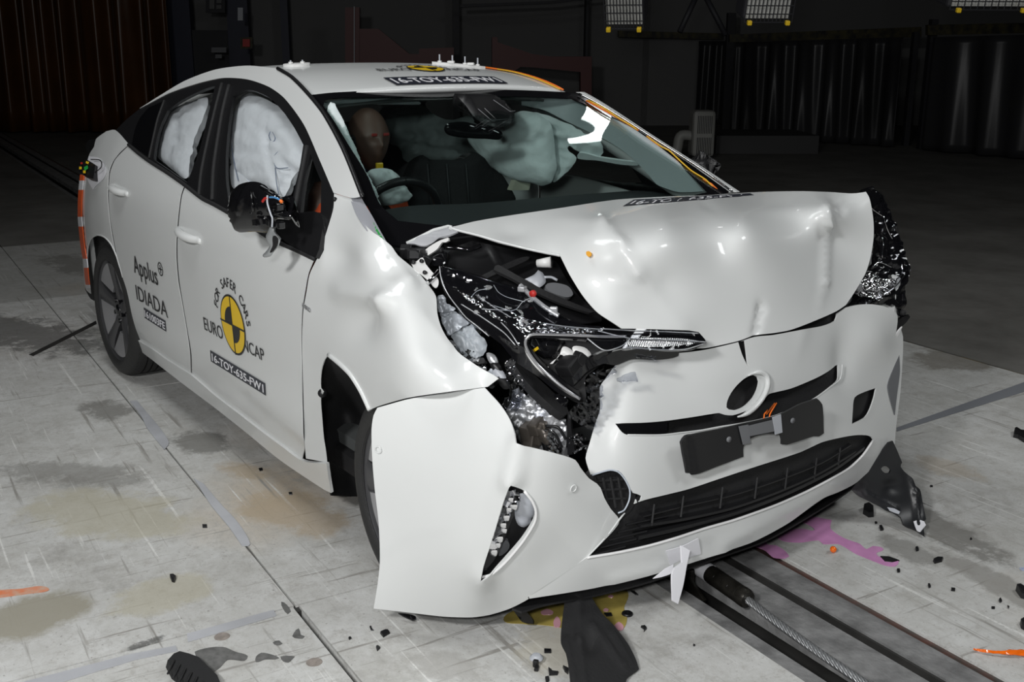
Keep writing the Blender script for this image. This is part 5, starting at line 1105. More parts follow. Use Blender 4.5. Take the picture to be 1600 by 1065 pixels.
def fit_text(s, bold=.0, spacing=1.0, caps=True):
    V, F = text_geo(s, bold, spacing); x0, x1 = V[:, 0].min(), V[:, 0].max(); H = .73
    V = V.copy(); V[:, 0] = (V[:, 0]-x0)/(x1-x0); V[:, 1] = V[:, 1]/H; return V, F
def side_map(x0, x1, z0, z1, off=.0055):
    return lambda a, b, h: (x0+(x1-x0)*a, -(W(x0+(x1-x0)*a, z0+(z1-z0)*b)+off+h), z0+(z1-z0)*b)
def side_text(name, s, bl, tl, br, m, par, bold=0.0, off=.0055, spacing=1.0):
    A, B, C_ = side(*bl), side(*tl), side(*br); V, F = fit_text(s, bold, spacing)
    return decal(name, V, F, side_map(A[0], C_[0], A[2], B[2], off), m, par)
def rect_geo(n=12, m=2):
    V = np.array([(i/n, j/m) for j in range(m+1) for i in range(n+1)]); F = [(j*(n+1)+i, j*(n+1)+i+1, (j+1)*(n+1)+i+1, (j+1)*(n+1)+i) for j in range(m) for i in range(n)]; return V, F
def label_text(name, s, mapf, par, pad=(.03, .17), back=None, bold=.012):
    V, F = rect_geo(); o = decal(name, V, F, mapf, back or M['navy'], par)
    V, F = fit_text(s, bold); V[:, 0] = pad[0]+V[:, 0]*(1-2*pad[0]); V[:, 1] = pad[1]+V[:, 1]*(1-2*pad[1])
    decal('lettering', V, F, lambda a, b, h: mapf(a, b, h+.0008), M['decalw'], o); return o
def disc_geo(r0, r1, a0, a1, n=48):
    V = []; F = []
    for i in range(n+1):
        a = a0+(a1-a0)*i/n; V += [(r0*math.cos(a), r0*math.sin(a)), (r1*math.cos(a), r1*math.sin(a))]
    F = [(2*i, 2*i+1, 2*i+3, 2*i+2) for i in range(n)]; return np.array(V), F
def roundel(mapf, R, par):
    o = decal('logo_disc', *disc_geo(.001, R, 0, 2*math.pi), mapf, M['ink'], par)
    decal('logo_yellow', *disc_geo(.001, R*.93, 0, 2*math.pi), lambda a, b, h: mapf(a, b, h+.0008), M['yellow'], o)
    V1, F1 = disc_geo(.001, R*.60, math.pi/2, math.pi, 14); V2, F2 = disc_geo(.001, R*.60, -math.pi/2, 0, 14)
    decal('logo_quadrant', np.vstack([V1, V2]), F1+[tuple(i+len(V1) for i in f) for f in F2], lambda a, b, h: mapf(a, b, h+.0016), M['ink'], o)
    t = R*.03; V, F = np.array([(-R, -t), (R, -t), (R, t), (-R, t), (-t, -R), (t, -R), (t, R), (-t, R)]), [(0, 1, 2, 3), (4, 5, 6, 7)]
    decal('logo_cross', V, F, lambda a, b, h: mapf(a, b, h+.0022), M['ink'], o); return o
def arc_text(s, R, size, a0, a1, mapf, par, m, nm='lettering'):
    """letters set round a circle, from angle a0 to a1 (clockwise)"""
    Vs = []; Fs = []; n = len(s)
    for k, chh in enumerate(s):
        if chh == ' ': continue
        V, F = text_geo(chh, .004); V = V.copy(); V[:, 0] -= (V[:, 0].min()+V[:, 0].max())/2; V[:, :2] *= size/.73
        a = a0+(a1-a0)*(k+.5)/n; th = a-math.pi/2
        X = V[:, 0]*math.cos(th)-(V[:, 1])*math.sin(th)+R*math.cos(a); Y = V[:, 0]*math.sin(th)+V[:, 1]*math.cos(th)+R*math.sin(a)
        o_ = sum(len(v) for v in Vs); Vs.append(np.c_[X, Y]); Fs += [tuple(i+o_ for i in f) for f in F]
    return decal(nm, np.vstack(Vs), Fs, mapf, m, par)
fd, rd = front_door, rear_door
dc = side(366, 507); mp_d = lambda a, b, h: (dc[0]+a, -(W(dc[0]+a, dc[2]+b)+.0055+h), dc[2]+b)
roundel(mp_d, .110, fd)
side_text('lettering', 'EURO', (322, 514), (321, 494), (351, 528), M['ink'], fd)
side_text('lettering', 'NCAP', (383, 546), (382, 527), (416, 565), M['ink'], fd)
arc_text('FOR SAFER CARS', .135, .036, math.radians(167), math.radians(8), mp_d, fd, M['ink'])
A, B, C_ = side(332, 564), side(331, 545), side(418, 619)
label_text('number_strip', '16-TOY-635-FW1', side_map(A[0], C_[0], A[2], B[2]-.004), fd)
side_text('lettering', 'Applus', (212, 425), (213, 398), (249, 442), M['ink'], rd, .004)
c1 = side(252.5, 420); mpc = lambda a, b, h: (c1[0]+a, -(W(c1[0]+a, c1[2]+b)+.0055+h), c1[2]+b)
decal('lettering', *disc_geo(.024, .029, 0, 2*math.pi, 28), mpc, M['ink'], rd)
decal('lettering', np.array([(-.017, -.003), (-.003, -.003), (-.003, -.017), (.003, -.017), (.003, -.003), (.017, -.003), (.017, .003), (.003, .003), (.003, .017), (-.003, .017), (-.003, .003), (-.017, .003)]), [(0, 1, 10, 11), (1, 4, 7, 10), (1, 2, 3, 4), (4, 5, 6, 7), (7, 8, 9, 10)], mpc, M['ink'], rd)
side_text('lettering', 'IDIADA', (216, 467), (215, 444), (264, 490), M['ink'], rd)
A, B, C_ = side(228, 496), side(227, 480), side(261, 510)
label_text('number_strip', '161003FE', side_map(A[0], C_[0], A[2], B[2]), rd)
# badge on the fender
V, F = fit_text('HYBRID', .01)
decal('fender_badge', V, F, lambda a, b, h: tuple(np.array(FEN(474.5+a*13, 479+a*9-b*7))+np.array([0, -.004-h*3, 0])), M['badge'], fender)
# roof logo
def roof_map(x0, y0, sc, off=.0045): return lambda a, b, h: (x0-b*sc, y0+a*sc, roof_z(x0-b*sc, y0+a*sc)+off+h)
def roofpt(px, py):
    r = ray(px, py)
    for k in range(1200):
        P = CAM+r*(2.5+k*.003)
        if P[0] < -1.09 and P[2] < roof_z(P[0], P[1]): return P
    return CAM+r*4.9
P0 = roofpt(665, 108); mr = roof_map(P0[0], P0[1], 1.0)
RS = (roofpt(697, 108)[1]-roofpt(632, 108)[1])/2*.80
ro = roundel(mr, RS, roof)
eu0, eu1 = -RS*3.05, -RS*1.08
for s_, a0_, a1_ in (('EURO', -RS*3.0, -RS*1.1), ('NCAP', RS*1.1, RS*3.2)):
    V, F = fit_text(s_); decal('lettering', V, F, lambda a, b, h, a0_=a0_, a1_=a1_: mr(a0_+(a1_-a0_)*a, -RS*.62+b*RS*.62, h), M['ink'], ro)
arc_text('FOR SAFER CARS', RS*1.22, RS*.32, math.radians(167), math.radians(8), mr, ro, M['ink'])
y0_ = roofpt(606, 127)[1]; y1_ = roofpt(786, 128)[1]; xb = roofpt(690, 121)[0]; xb1 = roofpt(690, 132)[0]
label_text('number_strip', '16-TOY-635-FW1', lambda a, b, h: (xb+(xb1-xb)*(1-b), y0_+(y1_-y0_)*a, roof_z(xb+(xb1-xb)*(1-b), y0_+(y1_-y0_)*a)+.0045+h), roof)
# strip near the rear edge of the bonnet
def bq(a, b, h):
    bl, br, tr, tl = map(np.array, ((973, 322), (1178, 304.5), (1172, 301.6), (990, 311.5)))
    q = (bl*(1-a)+br*a)*(1-b)+(tl*(1-a)+tr*a)*b; P = BON(*q); d = CAM-P; return P+d/np.linalg.norm(d)*(.006+h)
label_text('number_strip', '16-TOY-635-FW1', bq, bonnet)

# ------------------------------------------------------------------ torn headlamps and what shows behind them
za = lambda *l: Z(640, 340, .18773, *l)
zbb = lambda *l: Z(760, 500, .20661, *l)
z3 = lambda *l: Z(620, 280, .33806, *l)
HL = Field([(687, 416, 'x', .07), (771, 440, 'x', .17), (828, 462, 'x', .25), (900, 500, 'x', .36), (940, 513, 'x', .39), (992, 517, 'x', .43), (1100, 532, 'x', .475), (1042, 549, 'x', .465), (955, 550, 'x', .45), (905, 583, 'x', .435), (905, 622, 'x', .44), (838, 587, 'x', .36), (783, 540, 'x', .28), (724, 496, 'x', .18), (711, 479, 'x', .14), (820, 520, 'x', .33)], reg=1e-5)
back = lambda d: deep(HL, d)
lamp_out = za((250, 405, 1), (300, 412), (430, 440), (560, 480), (700, 530), (900, 590), (1000, 645), (1200, 800), (1400, 880), (1598, 918))+z3((1100, 690), (1350, 698, 1), (1395, 706, 1), (1425, 740), (1430, 755, 1), (1370, 785), (1250, 792), (1100, 775), (1000, 790))+zbb((940, 250), (800, 330), (700, 400), (700, 540), (720, 598, 1), (690, 605), (550, 555), (380, 420), (240, 330), (200, 290, 1))+za((700, 985), (620, 950), (450, 830), (380, 740), (330, 650), (290, 580))
JH = zbb((330, 140), (420, 135), (600, 140), (760, 150), (860, 190), (930, 240), (900, 270), (800, 330), (700, 400), (690, 470), (700, 530), (640, 500), (560, 440), (480, 370), (400, 290), (340, 210), (318, 170))
lamp = panel('headlamp', lamp_out, HL, M['gloss'], car, holes=[JH], sp=5.5, thick=.008, disp=ridge(((700, 420), (940, 514), .008, .008, 5), ((705, 440), (800, 500), .0, .010, 14)))
lamp['label'] = 'near headlamp pushed out of the torn front corner'
def brick_chrome():
    m, t, b = new_mat('faceted_reflector'); b.inputs['Metallic'].default_value = 1; b.inputs['Roughness'].default_value = .12; b.inputs['Base Color'].default_value = (.8, .8, .82, 1)
    v = t.nodes.new('ShaderNodeTexVoronoi'); v.inputs['Scale'].default_value = 110; tc = t.nodes.new('ShaderNodeTexCoord'); mp = t.nodes.new('ShaderNodeMapping'); mp.inputs['Scale'].default_value = (1, .5, 1.6)
    t.links.new(tc.outputs['Object'], mp.inputs[0]); t.links.new(mp.outputs[0], v.inputs['Vector'])
    bp = t.nodes.new('ShaderNodeBump'); bp.inputs['Strength'].default_value = 1; bp.inputs['Distance'].default_value = .006; t.links.new(v.outputs['Distance'], bp.inputs['Height']); t.links.new(bp.outputs[0], b.inputs['Normal']); return m
M['facet'] = brick_chrome()
def rib_mat():
    m, t, b = new_mat('ribbed_clear_reflector'); b.inputs['Metallic'].default_value = .7; b.inputs['Roughness'].default_value = .25
    tc = t.nodes.new('ShaderNodeTexCoord'); wv = t.nodes.new('ShaderNodeTexWave'); wv.inputs['Scale'].default_value = 55; wv.bands_direction = 'Y'; wv.inputs['Distortion'].default_value = 1.5
    t.links.new(tc.outputs['Object'], wv.inputs['Vector']); r = t.nodes.new('ShaderNodeValToRGB'); r.color_ramp.elements[0].color = (.16, .16, .15, 1); r.color_ramp.elements[1].color = (.85, .85, .82, 1)
    t.links.new(wv.outputs['Fac'], r.inputs['Fac']); t.links.new(r.outputs['Color'], b.inputs['Base Color'])
    bp = t.nodes.new('ShaderNodeBump'); bp.inputs['Strength'].default_value = .8; bp.inputs['Distance'].default_value = .004; t.links.new(wv.outputs['Fac'], bp.inputs['Height']); t.links.new(bp.outputs[0], b.inputs['Normal']); return m
M['ribs'] = rib_mat()
front = lambda d: deep(HL, -d)
panel('turn_reflector', za((395, 598, 1), (500, 650), (620, 690), (740, 735), (860, 790), (1000, 845), (1200, 890), (1450, 925), (1598, 946, 1), (1500, 965), (1200, 972), (1050, 975), (980, 972), (925, 945), (880, 900), (800, 870), (700, 830), (600, 760), (500, 700)), front(.004), M['facet'], lamp, sp=4, thick=.003)
panel('side_reflector', z3((1062, 733, 1), (1200, 732), (1330, 736), (1415, 750, 1), (1300, 768), (1180, 775), (1075, 771, 1)), front(.005), M['ribs'], lamp, sp=4, thick=.003)
J = z3((1060, 727), (960, 727), (850, 722), (740, 718), (640, 716), (612, 722), (597, 738), (595, 765), (612, 805), (645, 850), (690, 895), (740, 940), (795, 980), (846, 1016))
tube('light_guide', [front(.008)(x, y) for x, y in smooth_outline(J, 5, False)], .0038, mat('frosted_light_guide', (.62, .62, .64), rough=.18, metal=.7), lamp, 8)
panel('light_guide_bezel', z3((588, 735, 1), (596, 722), (612, 712), (700, 712), (640, 722), (618, 727), (604, 742), (602, 766), (620, 803), (655, 850), (700, 893), (750, 937), (800, 975), (850, 1008, 1), (838, 1016), (780, 985), (730, 952), (680, 908), (630, 855), (598, 808), (586, 770)), front(.006), M['chrome'], lamp, sp=3.5, thick=.004)
panel('lamp_cavity', [(815, 515), (900, 515), (960, 545), (915, 590), (912, 630), (860, 600), (815, 560)], back(.10), M['matt'], lamp, sp=8, thick=.004)
c = back(.05)(866, 540)
V, F = lathe_geo([(0, -.05), (.036, -.05), (.040, -.02), (.034, 0), (.030, .008), (.0, .016)], 28, 'x', c); auto_smooth(mesh_obj('projector_lens', V, F, M['gloss'], lamp))
for pl, m_ in ((zbb((480, 330), (550, 270), (580, 200), (640, 220), (680, 290), (620, 300), (560, 260), (500, 330)), 'whitep'), (zbb((650, 205), (740, 205), (790, 250), (790, 290), (750, 320), (700, 290)), 'whitep')):
    panel('lamp_bracket', pl, back(.045), M[m_], lamp, sp=4, thick=.01, puff=.006)
g = Geo(); g.box(back(.035)(888, 571), (.05, .05, .035), rotx(.5) @ rotz(.3), .005).box(back(.04)(905, 560), (.03, .03, .03), rotx(.9), .004); g.build('lamp_motor', M['black'], lamp)
g = Geo(); g.box(back(.02)(838, 545), (.004, .012, .006), rotx(.4)); g.build('tag_label', M['yellow'], lamp)
panel('lamp_side_cover', za((480, 720, 1), (560, 740), (700, 840), (800, 900), (860, 940), (900, 1020), (960, 1065, 1), (1000, 1120, 1), (900, 1130), (760, 1050), (620, 940), (500, 830)), front(.006), M['gloss'], lamp, sp=5, thick=.004, disp=ridge(((745, 495), (810, 540), .006, .006, 8)))
tube('lens_edge', [front(.012)(x, y) for x, y in smooth_outline(za((270, 405), (430, 445), (700, 535), (920, 600), (1010, 660), (1210, 800)), 5, False)], .0035, M['lens'], lamp, 6)
tube('lens_edge', [front(.010)(x, y) for x, y in smooth_outline(za((255, 410), (270, 520), (310, 630), (400, 745), (450, 830), (600, 960)), 5, False)], .004, M['lens'], lamp, 6)
panel('lamp_lens', za((270, 410, 1), (430, 445), (700, 535), (920, 600), (1010, 660), (1210, 800), (1598, 925, 1))+z3((1350, 705, 1), (1425, 745, 1), (1250, 790), (1000, 780), (900, 722), (640, 712, 1))+za((900, 900), (800, 830), (600, 700), (400, 590), (300, 540)), front(.014), M['lens'], lamp, sp=6, thick=.002, disp=wr(.035, .006, 81))
for pl in (((250, 405), (258, 480), (285, 570), (335, 660), (400, 745), (470, 830), (560, 900), (660, 985)), ((430, 720), (560, 800), (680, 880), (790, 960), (880, 1060)), ((760, 870), (820, 930), (870, 1000), (910, 1065)), ((1130, 880), (1300, 905), (1598, 930))):
    tube('lamp_edge_highlight', [front(.013)(x, y) for x, y in smooth_outline(za(*pl), 5, False)], .0016, M['alum'], lamp, 6)  # thin bright tubes put in as highlights along the lamp's edges
for pl in (((940, 690), (1100, 700), (1250, 705), (1395, 712)), ((930, 700), (1080, 735), (1240, 742), (1430, 752)), ((1060, 775), (1200, 786), (1330, 786), (1425, 758)), ((880, 735), (960, 790), (1040, 770), (1080, 735))):
    tube('lamp_edge_highlight', [front(.012)(x, y) for x, y in smooth_outline(z3(*pl), 5, False)], .0018, M['alum'], lamp, 6)  # the same highlight tubes around the lamp tip
# cracked lens lines
for pl in (((700, 560), (740, 620), (810, 660), (960, 700)), ((840, 775), (890, 760), (940, 700), (1010, 665)), ((520, 650), (560, 610), (640, 590)), ((600, 760), (820, 770)), ((700, 730), (850, 780))):
    tube('lens_crack', [front(.0165)(x, y) for x, y in smooth_outline(za(*pl), 5, False)], .0008, M['ltgrey'], lamp, 4)
# silver strut with a red cap
s1 = za((920, 560), (1010, 650), (1120, 740), (1240, 815)); g = Geo(); g.tube([front(.02)(x, y) for x, y in smooth_outline(s1, 5, False)], .006, 8); g.box(front(.025)(816, 451), (.02, .02, .014), rotz(.5), .003).box(front(.015)(865, 485), (.02, .015, .02), rotz(.8), .003)
g.build('lamp_adjuster', M['alum'], lamp)
c = front(.03)(834, 458); tube('red_cap', [c, c+np.array([.004, -.008, 0])], .009, M['red'], lamp, 14)['label'] = 'small red cap on the lamp adjuster'
# cover rails under the bonnet
ENG = lambda d: Field([(640, 390, 'x', -.20+d), (720, 365, 'x', -.18+d), (875, 405, 'x', .05+d), (1000, 520, 'x', .25+d), (700, 450, 'x', 0+d), (850, 480, 'x', .12+d)])
E0 = ENG(0)
rails = panel('cowl_panel', za((140, 300, 1), (300, 230), (470, 190), (700, 230), (1000, 290), (1160, 330), (1230, 380), (1300, 500), (1400, 640), (1598, 830), (1598, 860, 1), (1400, 880), (1200, 780), (1000, 640), (900, 580), (700, 520), (430, 430), (250, 400), (150, 380)), ENG(-.10), M['black'], car, sp=6, thick=.006, disp=ridge(((690, 400), (740, 385), .02, .02, 10), ((690, 390), (685, 415), .02, .01, 8), ((770, 390), (780, 410), .01, .01, 5)))
panel('bay_trim', za((710, 400, 1), (740, 392), (900, 480), (1100, 590), (1300, 680), (1540, 780, 1), (1500, 790), (1250, 710), (1050, 620), (860, 510), (700, 430, 1)), ENG(.0), M['matt'], rails, sp=4.5, thick=.01)
panel('bay_trim', za((600, 480, 1), (760, 400), (930, 330), (1000, 330), (900, 390), (760, 450), (650, 500, 1)), ENG(-.04), M['matt'], rails, sp=4.5, thick=.01)
panel('washer_neck', za((960, 510, 1), (1040, 470), (1070, 435, 1), (1110, 460), (1135, 530), (1100, 570), (1070, 580), (1030, 550)), ENG(-.02), M['ltgrey'], rails, sp=3.5, thick=.02, puff=.008)
panel('bay_box', za((1130, 560), (1200, 540), (1320, 570), (1360, 640), (1300, 660), (1160, 610)), ENG(-.03), M['grey'], rails, sp=4, thick=.02)
tube('bay_pipe', [ENG(-.02)(x, y) for x, y in smooth_outline(za((290, 245), (380, 250), (500, 265), (590, 235)), 4, False)], .007, M['gloss'], rails, 8)
tube('bay_pipe', [ENG(-.02)(x, y) for x, y in smooth_outline(za((1120, 495), (1180, 495), (1230, 520)), 4, False)], .004, M['ltgrey'], rails, 8)
panel('bay_cap', za((180, 340), (240, 290), (280, 280), (320, 300), (300, 380), (240, 400), (170, 390)), ENG(-.03), M['gloss'], rails, sp=4, thick=.02, puff=.012)
# fender inner flange, white with holes
fl = [(638, 414, 1), (646, 411), (655, 405), (660, 415, 1), (668, 425), (680, 440), (677, 452), (667, 443), (655, 432), (643, 424)]
panel('fender_flange', fl, lambda x, y: FEN(x, y)+np.array([.0, .01, .004]), M['whitep'], fender, sp=3.5, thick=.003)
for x, y in ((644, 414), (662, 430), (657, 412)): c = FEN(x, y)+np.array([0, .006, .006]); tube('flange_hole', [c, c+np.array([.003, -.006, .003])], .0055, M['black'], fender, 10)
g = Geo()
for k, (x, y) in enumerate(((640, 396), (648, 402), (655, 398), (662, 408), (634, 392))): g.box(E0(x, y), (.03, .03, .03), rotz(k) @ rotx(k*.7), .003)
g.build('hinge_bracket', M['black'], fender)
tube('hinge_pin', [FEN(668, 448)+[0, 0, .01], FEN(676, 440)+[.0, 0, .01], FEN(686, 430)+[0, 0, .012]], .006, M['chrome'], fender, 8)
# inner wing metal, grey blue, crumpled
IW = Field([(681, 466, 'x', .02), (712, 484, 'x', .05), (700, 525, 'x', .08), (735, 508, 'x', .10), (760, 535, 'x', .16), (705, 540, 'x', .10), (780, 600, 'x', .24)])
M['inner'] = mat('primer_grey_metal', (.40, .43, .47), rough=.4, metal=.2, var=.25, vscale=25, bump=.2, bscale=25)
iw = panel('inner_wing', za((215, 690, 1), (235, 655), (265, 650), (290, 680), (300, 725), (345, 735), (378, 770), (360, 785), (250, 790), (225, 745)), IW, M['inner'], car, sp=3.5, thick=.004, disp=addf(wr(.12, .010, 46), ridge(((690, 465), (695, 485), .01, .01, 5))))
panel('wing_fold', za((248, 792, 1), (320, 785), (385, 790), (430, 830), (505, 880, 1), (420, 940), (325, 985, 1), (295, 930), (265, 870)), deep(IW, .02), M['inner'], iw, sp=4, thick=.004, disp=addf(wr(.09, .008, 45), ridge(((690, 500), (720, 512), .01, .01, 7))))
panel('washer_tank', za((345, 1000, 1), (420, 945), (520, 905), (560, 960), (640, 1040), (640, 1120), (560, 1180), (480, 1150), (400, 1080)), deep(IW, .04), mat('translucent_tank', (.36, .39, .42), rough=.4), iw, sp=3.5, thick=.02, puff=.008, disp=addf(wr(.11, .012, 44), ridge(((715, 530), (745, 545), .012, .012, 6), ((730, 520), (735, 560), -.01, -.01, 5))))
# bits wedged between wing and lamp
g_ = random.Random(21)
for k in range(16):
    x, y = [(700+5*k+g_.uniform(-6, 6), 520+5.2*k+g_.uniform(-6, 8))][0]; r_ = g_.uniform(5, 11); a0 = g_.uniform(0, 6)
    q = [(x+r_*(1+.5*g_.random())*math.cos(a0+i*1.25), y+r_*.6*(1+.5*g_.random())*math.sin(a0+i*1.25), 1) for i in range(5)]
    panel(['crushed_bracket', 'crushed_duct', 'foil_piece', 'torn_liner'][k % 4], q, deep(IW, .03+.004*(k % 5)), [M['black'], M['inner'], M['alum'], M['matt'], M['grey'], M['chrome']][k % 6], iw, sp=3.5, thick=.008, disp=wr(.2, .006, 90+k))
# silver casting and caliper-like unit below the lamp
CA = Field([(790, 640, 'x', .24), (800, 690, 'x', .24), (880, 700, 'x', .36), (860, 640, 'x', .34), (830, 610, 'x', .28), (905, 700, 'x', .40)])
ca = panel('transaxle_casting', zbb((150, 680, 1), (200, 600), (260, 545), (330, 590), (400, 640), (480, 700), (560, 740), (605, 780), (612, 900), (600, 1025, 1), (480, 1000), (250, 905), (210, 800)), deep(CA, .03), M['alum'], car, sp=4, thick=.02, disp=addf(wr(.07, .012, 50), ridge(((800, 650), (840, 690), .012, .012, 6), ((830, 640), (880, 670), .014, .01, 6), ((870, 660), (880, 700), .01, .01, 5))))
ca['label'] = 'silver metal casting below the torn headlamp'
g = Geo(); rnd = random.Random(11)
for (x, y, w_, h_, r_) in ((318, 850, .045, .05, .2), (380, 800, .05, .035, .3), (415, 790, .02, .02, .1), (345, 910, .05, .05, -.2), (420, 850, .035, .06, .5), (380, 880, .03, .04, .2)):
    g.box(deep(CA, -.005)(760+x*.2066, 500+y*.2066), (.03, w_, h_), rotx(r_) @ rotz(.4), .004)
g.build('inverter_unit', mat('brown_grey_metal', (.17, .15, .13), rough=.4, metal=.5), ca)
for (a, b_, c_, r_) in (((345, 940), (370, 910), (420, 905), .007), ((420, 905), (440, 940), (450, 980), .007), ((430, 830), (510, 850), (570, 960), .004), ((450, 800), (540, 810), (600, 900), .004)):
    tube('bay_hose', [deep(CA, -.012)(x, y) for x, y in smooth_outline(zbb(a, b_, c_), 3, False)], r_, M['black'], ca, 8)
g = Geo()
for k, (x, y) in enumerate(((470, 880), (490, 905), (510, 930), (525, 955), (500, 960), (545, 985), (480, 850))): V, F = lathe_geo([(0, -.008), (.010, -.008), (.010, .004), (.005, .008), (0, .008)], 8, 'x', deep(CA, -.012)(760+x*.2066, 500+y*.2066)); g.add(V, F)
auto_smooth(g.build('bolt_head', M['chrome'], ca))
panel('black_strut', zbb((615, 700, 1), (635, 690, 1), (640, 800), (655, 920), (670, 1010, 1), (612, 1020, 1), (610, 850)), deep(CA, -.01), M['black'], ca, sp=4, thick=.012)
panel('bay_arm', zbb((180, 290, 1), (230, 262, 1), (330, 380), (480, 520), (600, 640), (625, 700, 1), (590, 720), (440, 600), (300, 460)), Field([(797, 560, 'x', .27), (885, 645, 'x', .38), (840, 600, 'x', .32)]), M['matt'], ca, sp=5, thick=.02)
panel('bay_arm', zbb((330, 560, 1), (480, 570), (560, 555), (620, 610), (560, 700), (480, 650)), Field([(830, 620, 'x', .30), (885, 640, 'x', .36), (870, 615, 'x', .34)]), M['gloss'], ca, sp=5, thick=.02, puff=.01)
g = Geo()
for k in range(26):
    x, y = rnd.uniform(640, 770), rnd.uniform(870, 1000); g.box(deep(CA, -.005)(760+x*.2066, 500+y*.2066), (.004, rnd.uniform(.01, .03), .005), rotx(rnd.uniform(0, 3)) @ rotz(rnd.uniform(0, 3)))
g.build('foil_scraps', M['chrome'], ca)
for k in range(4):
    panel('harness', zbb((0+k*25, 250+k*60), (60+k*30, 260+k*60), (90+k*30, 330+k*60), (40+k*30, 340+k*60)), Field([(770, 560, 'x', .20), (800, 600, 'x', .26), (760, 600, 'x', .22)]), [M['alum'], M['black'], M['ltgrey'], M['matt']][k], ca, sp=4, thick=.02, puff=.008)
# broken clear lens pieces
rnd = random.Random(3)
SH = Field([(790, 590, 'x', .34), (800, 640, 'x', .36), (930, 590, 'x', .47), (920, 640, 'x', .45), (960, 580, 'x', .47), (770, 620, 'x', .30)])
shl = [zbb((155, 300, 1), (220, 300, 1), (225, 480), (215, 620, 1), (190, 560), (160, 420)), zbb((240, 400, 1), (275, 430), (290, 510), (275, 590), (235, 660, 1), (200, 640), (180, 600), (215, 500)), zbb((150, 600), (230, 560), (260, 640), (230, 680), (160, 660)),
       zbb((730, 470, 1), (780, 400), (880, 340, 1), (870, 380), (970, 345, 1), (960, 390), (880, 440), (820, 500), (760, 540)), zbb((770, 560), (790, 500), (850, 480), (870, 540), (850, 700, 1), (800, 760), (760, 640)), zbb((630, 660, 1), (760, 600, 1), (760, 660), (830, 760, 1), (790, 830, 1), (610, 720, 1)), zbb((970, 440, 1), (1080, 385), (1110, 385, 1), (1140, 450, 1), (1060, 460), (975, 460, 1)), zbb((1110, 250, 1), (1280, 270, 1), (1280, 295, 1), (1130, 275, 1))]
shell = None
for k, q in enumerate(shl):
    panel('lens_shard', q, deep(SH, -.006*(k % 3)), M['shardglass'], lamp, sp=3.5, thick=.003, disp=wr(.14, .010, 60+k))
# black bumper carrier between lamp tip and cover
panel('bumper_carrier', zbb((520, 450, 1), (700, 330), (900, 235), (1050, 230), (1200, 210), (1290, 220), (1452, 210, 1), (1452, 270), (1280, 300), (1100, 295), (980, 340), (880, 330), (760, 390), (700, 450), (640, 500)), Field([(868, 593, 'x', .36), (1060, 550, 'x', .435), (905, 580, 'x', .40), (950, 552, 'x', .42), (960, 568, 'x', .42)]), M['gloss'], car, sp=5, thick=.01)
panel('bonnet_gap_seal', [(1240, 513, 1), (1275, 500), (1305, 486), (1326, 474, 1), (1326, 484, 1), (1308, 504), (1285, 512), (1257, 516)], Field([(1240, 514, 'x', .41), (1326, 478, 'x', .36), (1290, 505, 'x', .39)]), M['black'], car, sp=5, thick=.01)

# far headlamp
zf = lambda *l: Z(1300, 280, .2443, *l)
FL_ = Field([(1354, 302, 'y', .73), (1373, 300, 'y', .80), (1420, 424, 'y', .86), (1395, 348, 'y', .84), (1339, 449, 'y', .64), (1324, 475, 'y', .60), (1410, 480, 'y', .82), (1356, 424, 'y', .70), (1364, 370, 'y', .75), (1405, 505, 'y', .80), (1380, 400, 'y', .78)], reg=1e-5)
far = panel('headlamp', zf((215, 90, 1), (180, 70), (205, 62), (250, 60), (280, 75), (300, 88), (320, 130), (345, 200), (370, 240), (395, 290), (402, 330), (430, 390), (455, 470), (490, 590), (470, 630), (462, 700), (466, 775), (445, 850), (440, 890, 1), (425, 870), (410, 840), (380, 805), (340, 795), (200, 800), (150, 795), (100, 805, 1), (80, 850, 1), (110, 770), (160, 690), (230, 590), (262, 430), (262, 300), (235, 160)), deep(FL_, .02), M['gloss'], car, sp=5, thick=.01, disp=wr(.05, .012, 70))
far['label'] = 'far headlamp, shattered, beside the folded bonnet'
panel('reflector', zf((150, 690, 1), (240, 600), (330, 640), (400, 640), (380, 700), (300, 760), (200, 750), (140, 730)), FL_, M['facet'], far, sp=4, thick=.004, disp=wr(.12, .01, 71))
for k in range(7):
    a = zf((175+k*22, 690+k*8))[0]; b_ = zf((235+k*24, 600+k*16))[0]; tube('reflector_rib', [deep(FL_, -.01)(*a), deep(FL_, -.006)(*b_)], .003, M['chrome'], far, 6)
c = deep(FL_, -.01)(*zf((170, 690))[0]); auto_smooth(mesh_obj('bulb_holder', *lathe_geo([(0, -.01), (.014, -.01), (.014, .006), (.006, .01), (0, .01)], 14, 'x', c), M['alum'], far))
for pl in (((225, 100), (250, 180), (330, 240)), ((240, 180), (290, 220), (320, 290), (325, 380)), ((330, 235), (355, 320), (385, 380)), ((270, 350), (280, 380), (310, 420), (330, 370), (280, 350)), ((320, 370), (330, 420), (320, 500)), ((300, 85), (340, 190), (385, 290), (400, 360)), ((395, 345), (435, 430), (460, 520), (475, 590)), ((475, 590), (440, 650), (330, 740), (200, 800)), ((470, 600), (400, 690), (280, 770)), ((445, 540), (450, 600), (400, 650)), ((400, 760), (440, 800), (460, 720), (465, 780)), ((310, 580), (350, 600), (370, 560), (330, 540)), ((260, 560), (300, 530), (380, 560)), ((385, 300), (400, 290), (398, 330))):
    tube('lens_crack', [deep(FL_, -.012)(x, y) for x, y in smooth_outline(zf(*pl), 4, False)], .0022, M['lens'] if len(pl) > 3 else M['chrome'], far, 5)
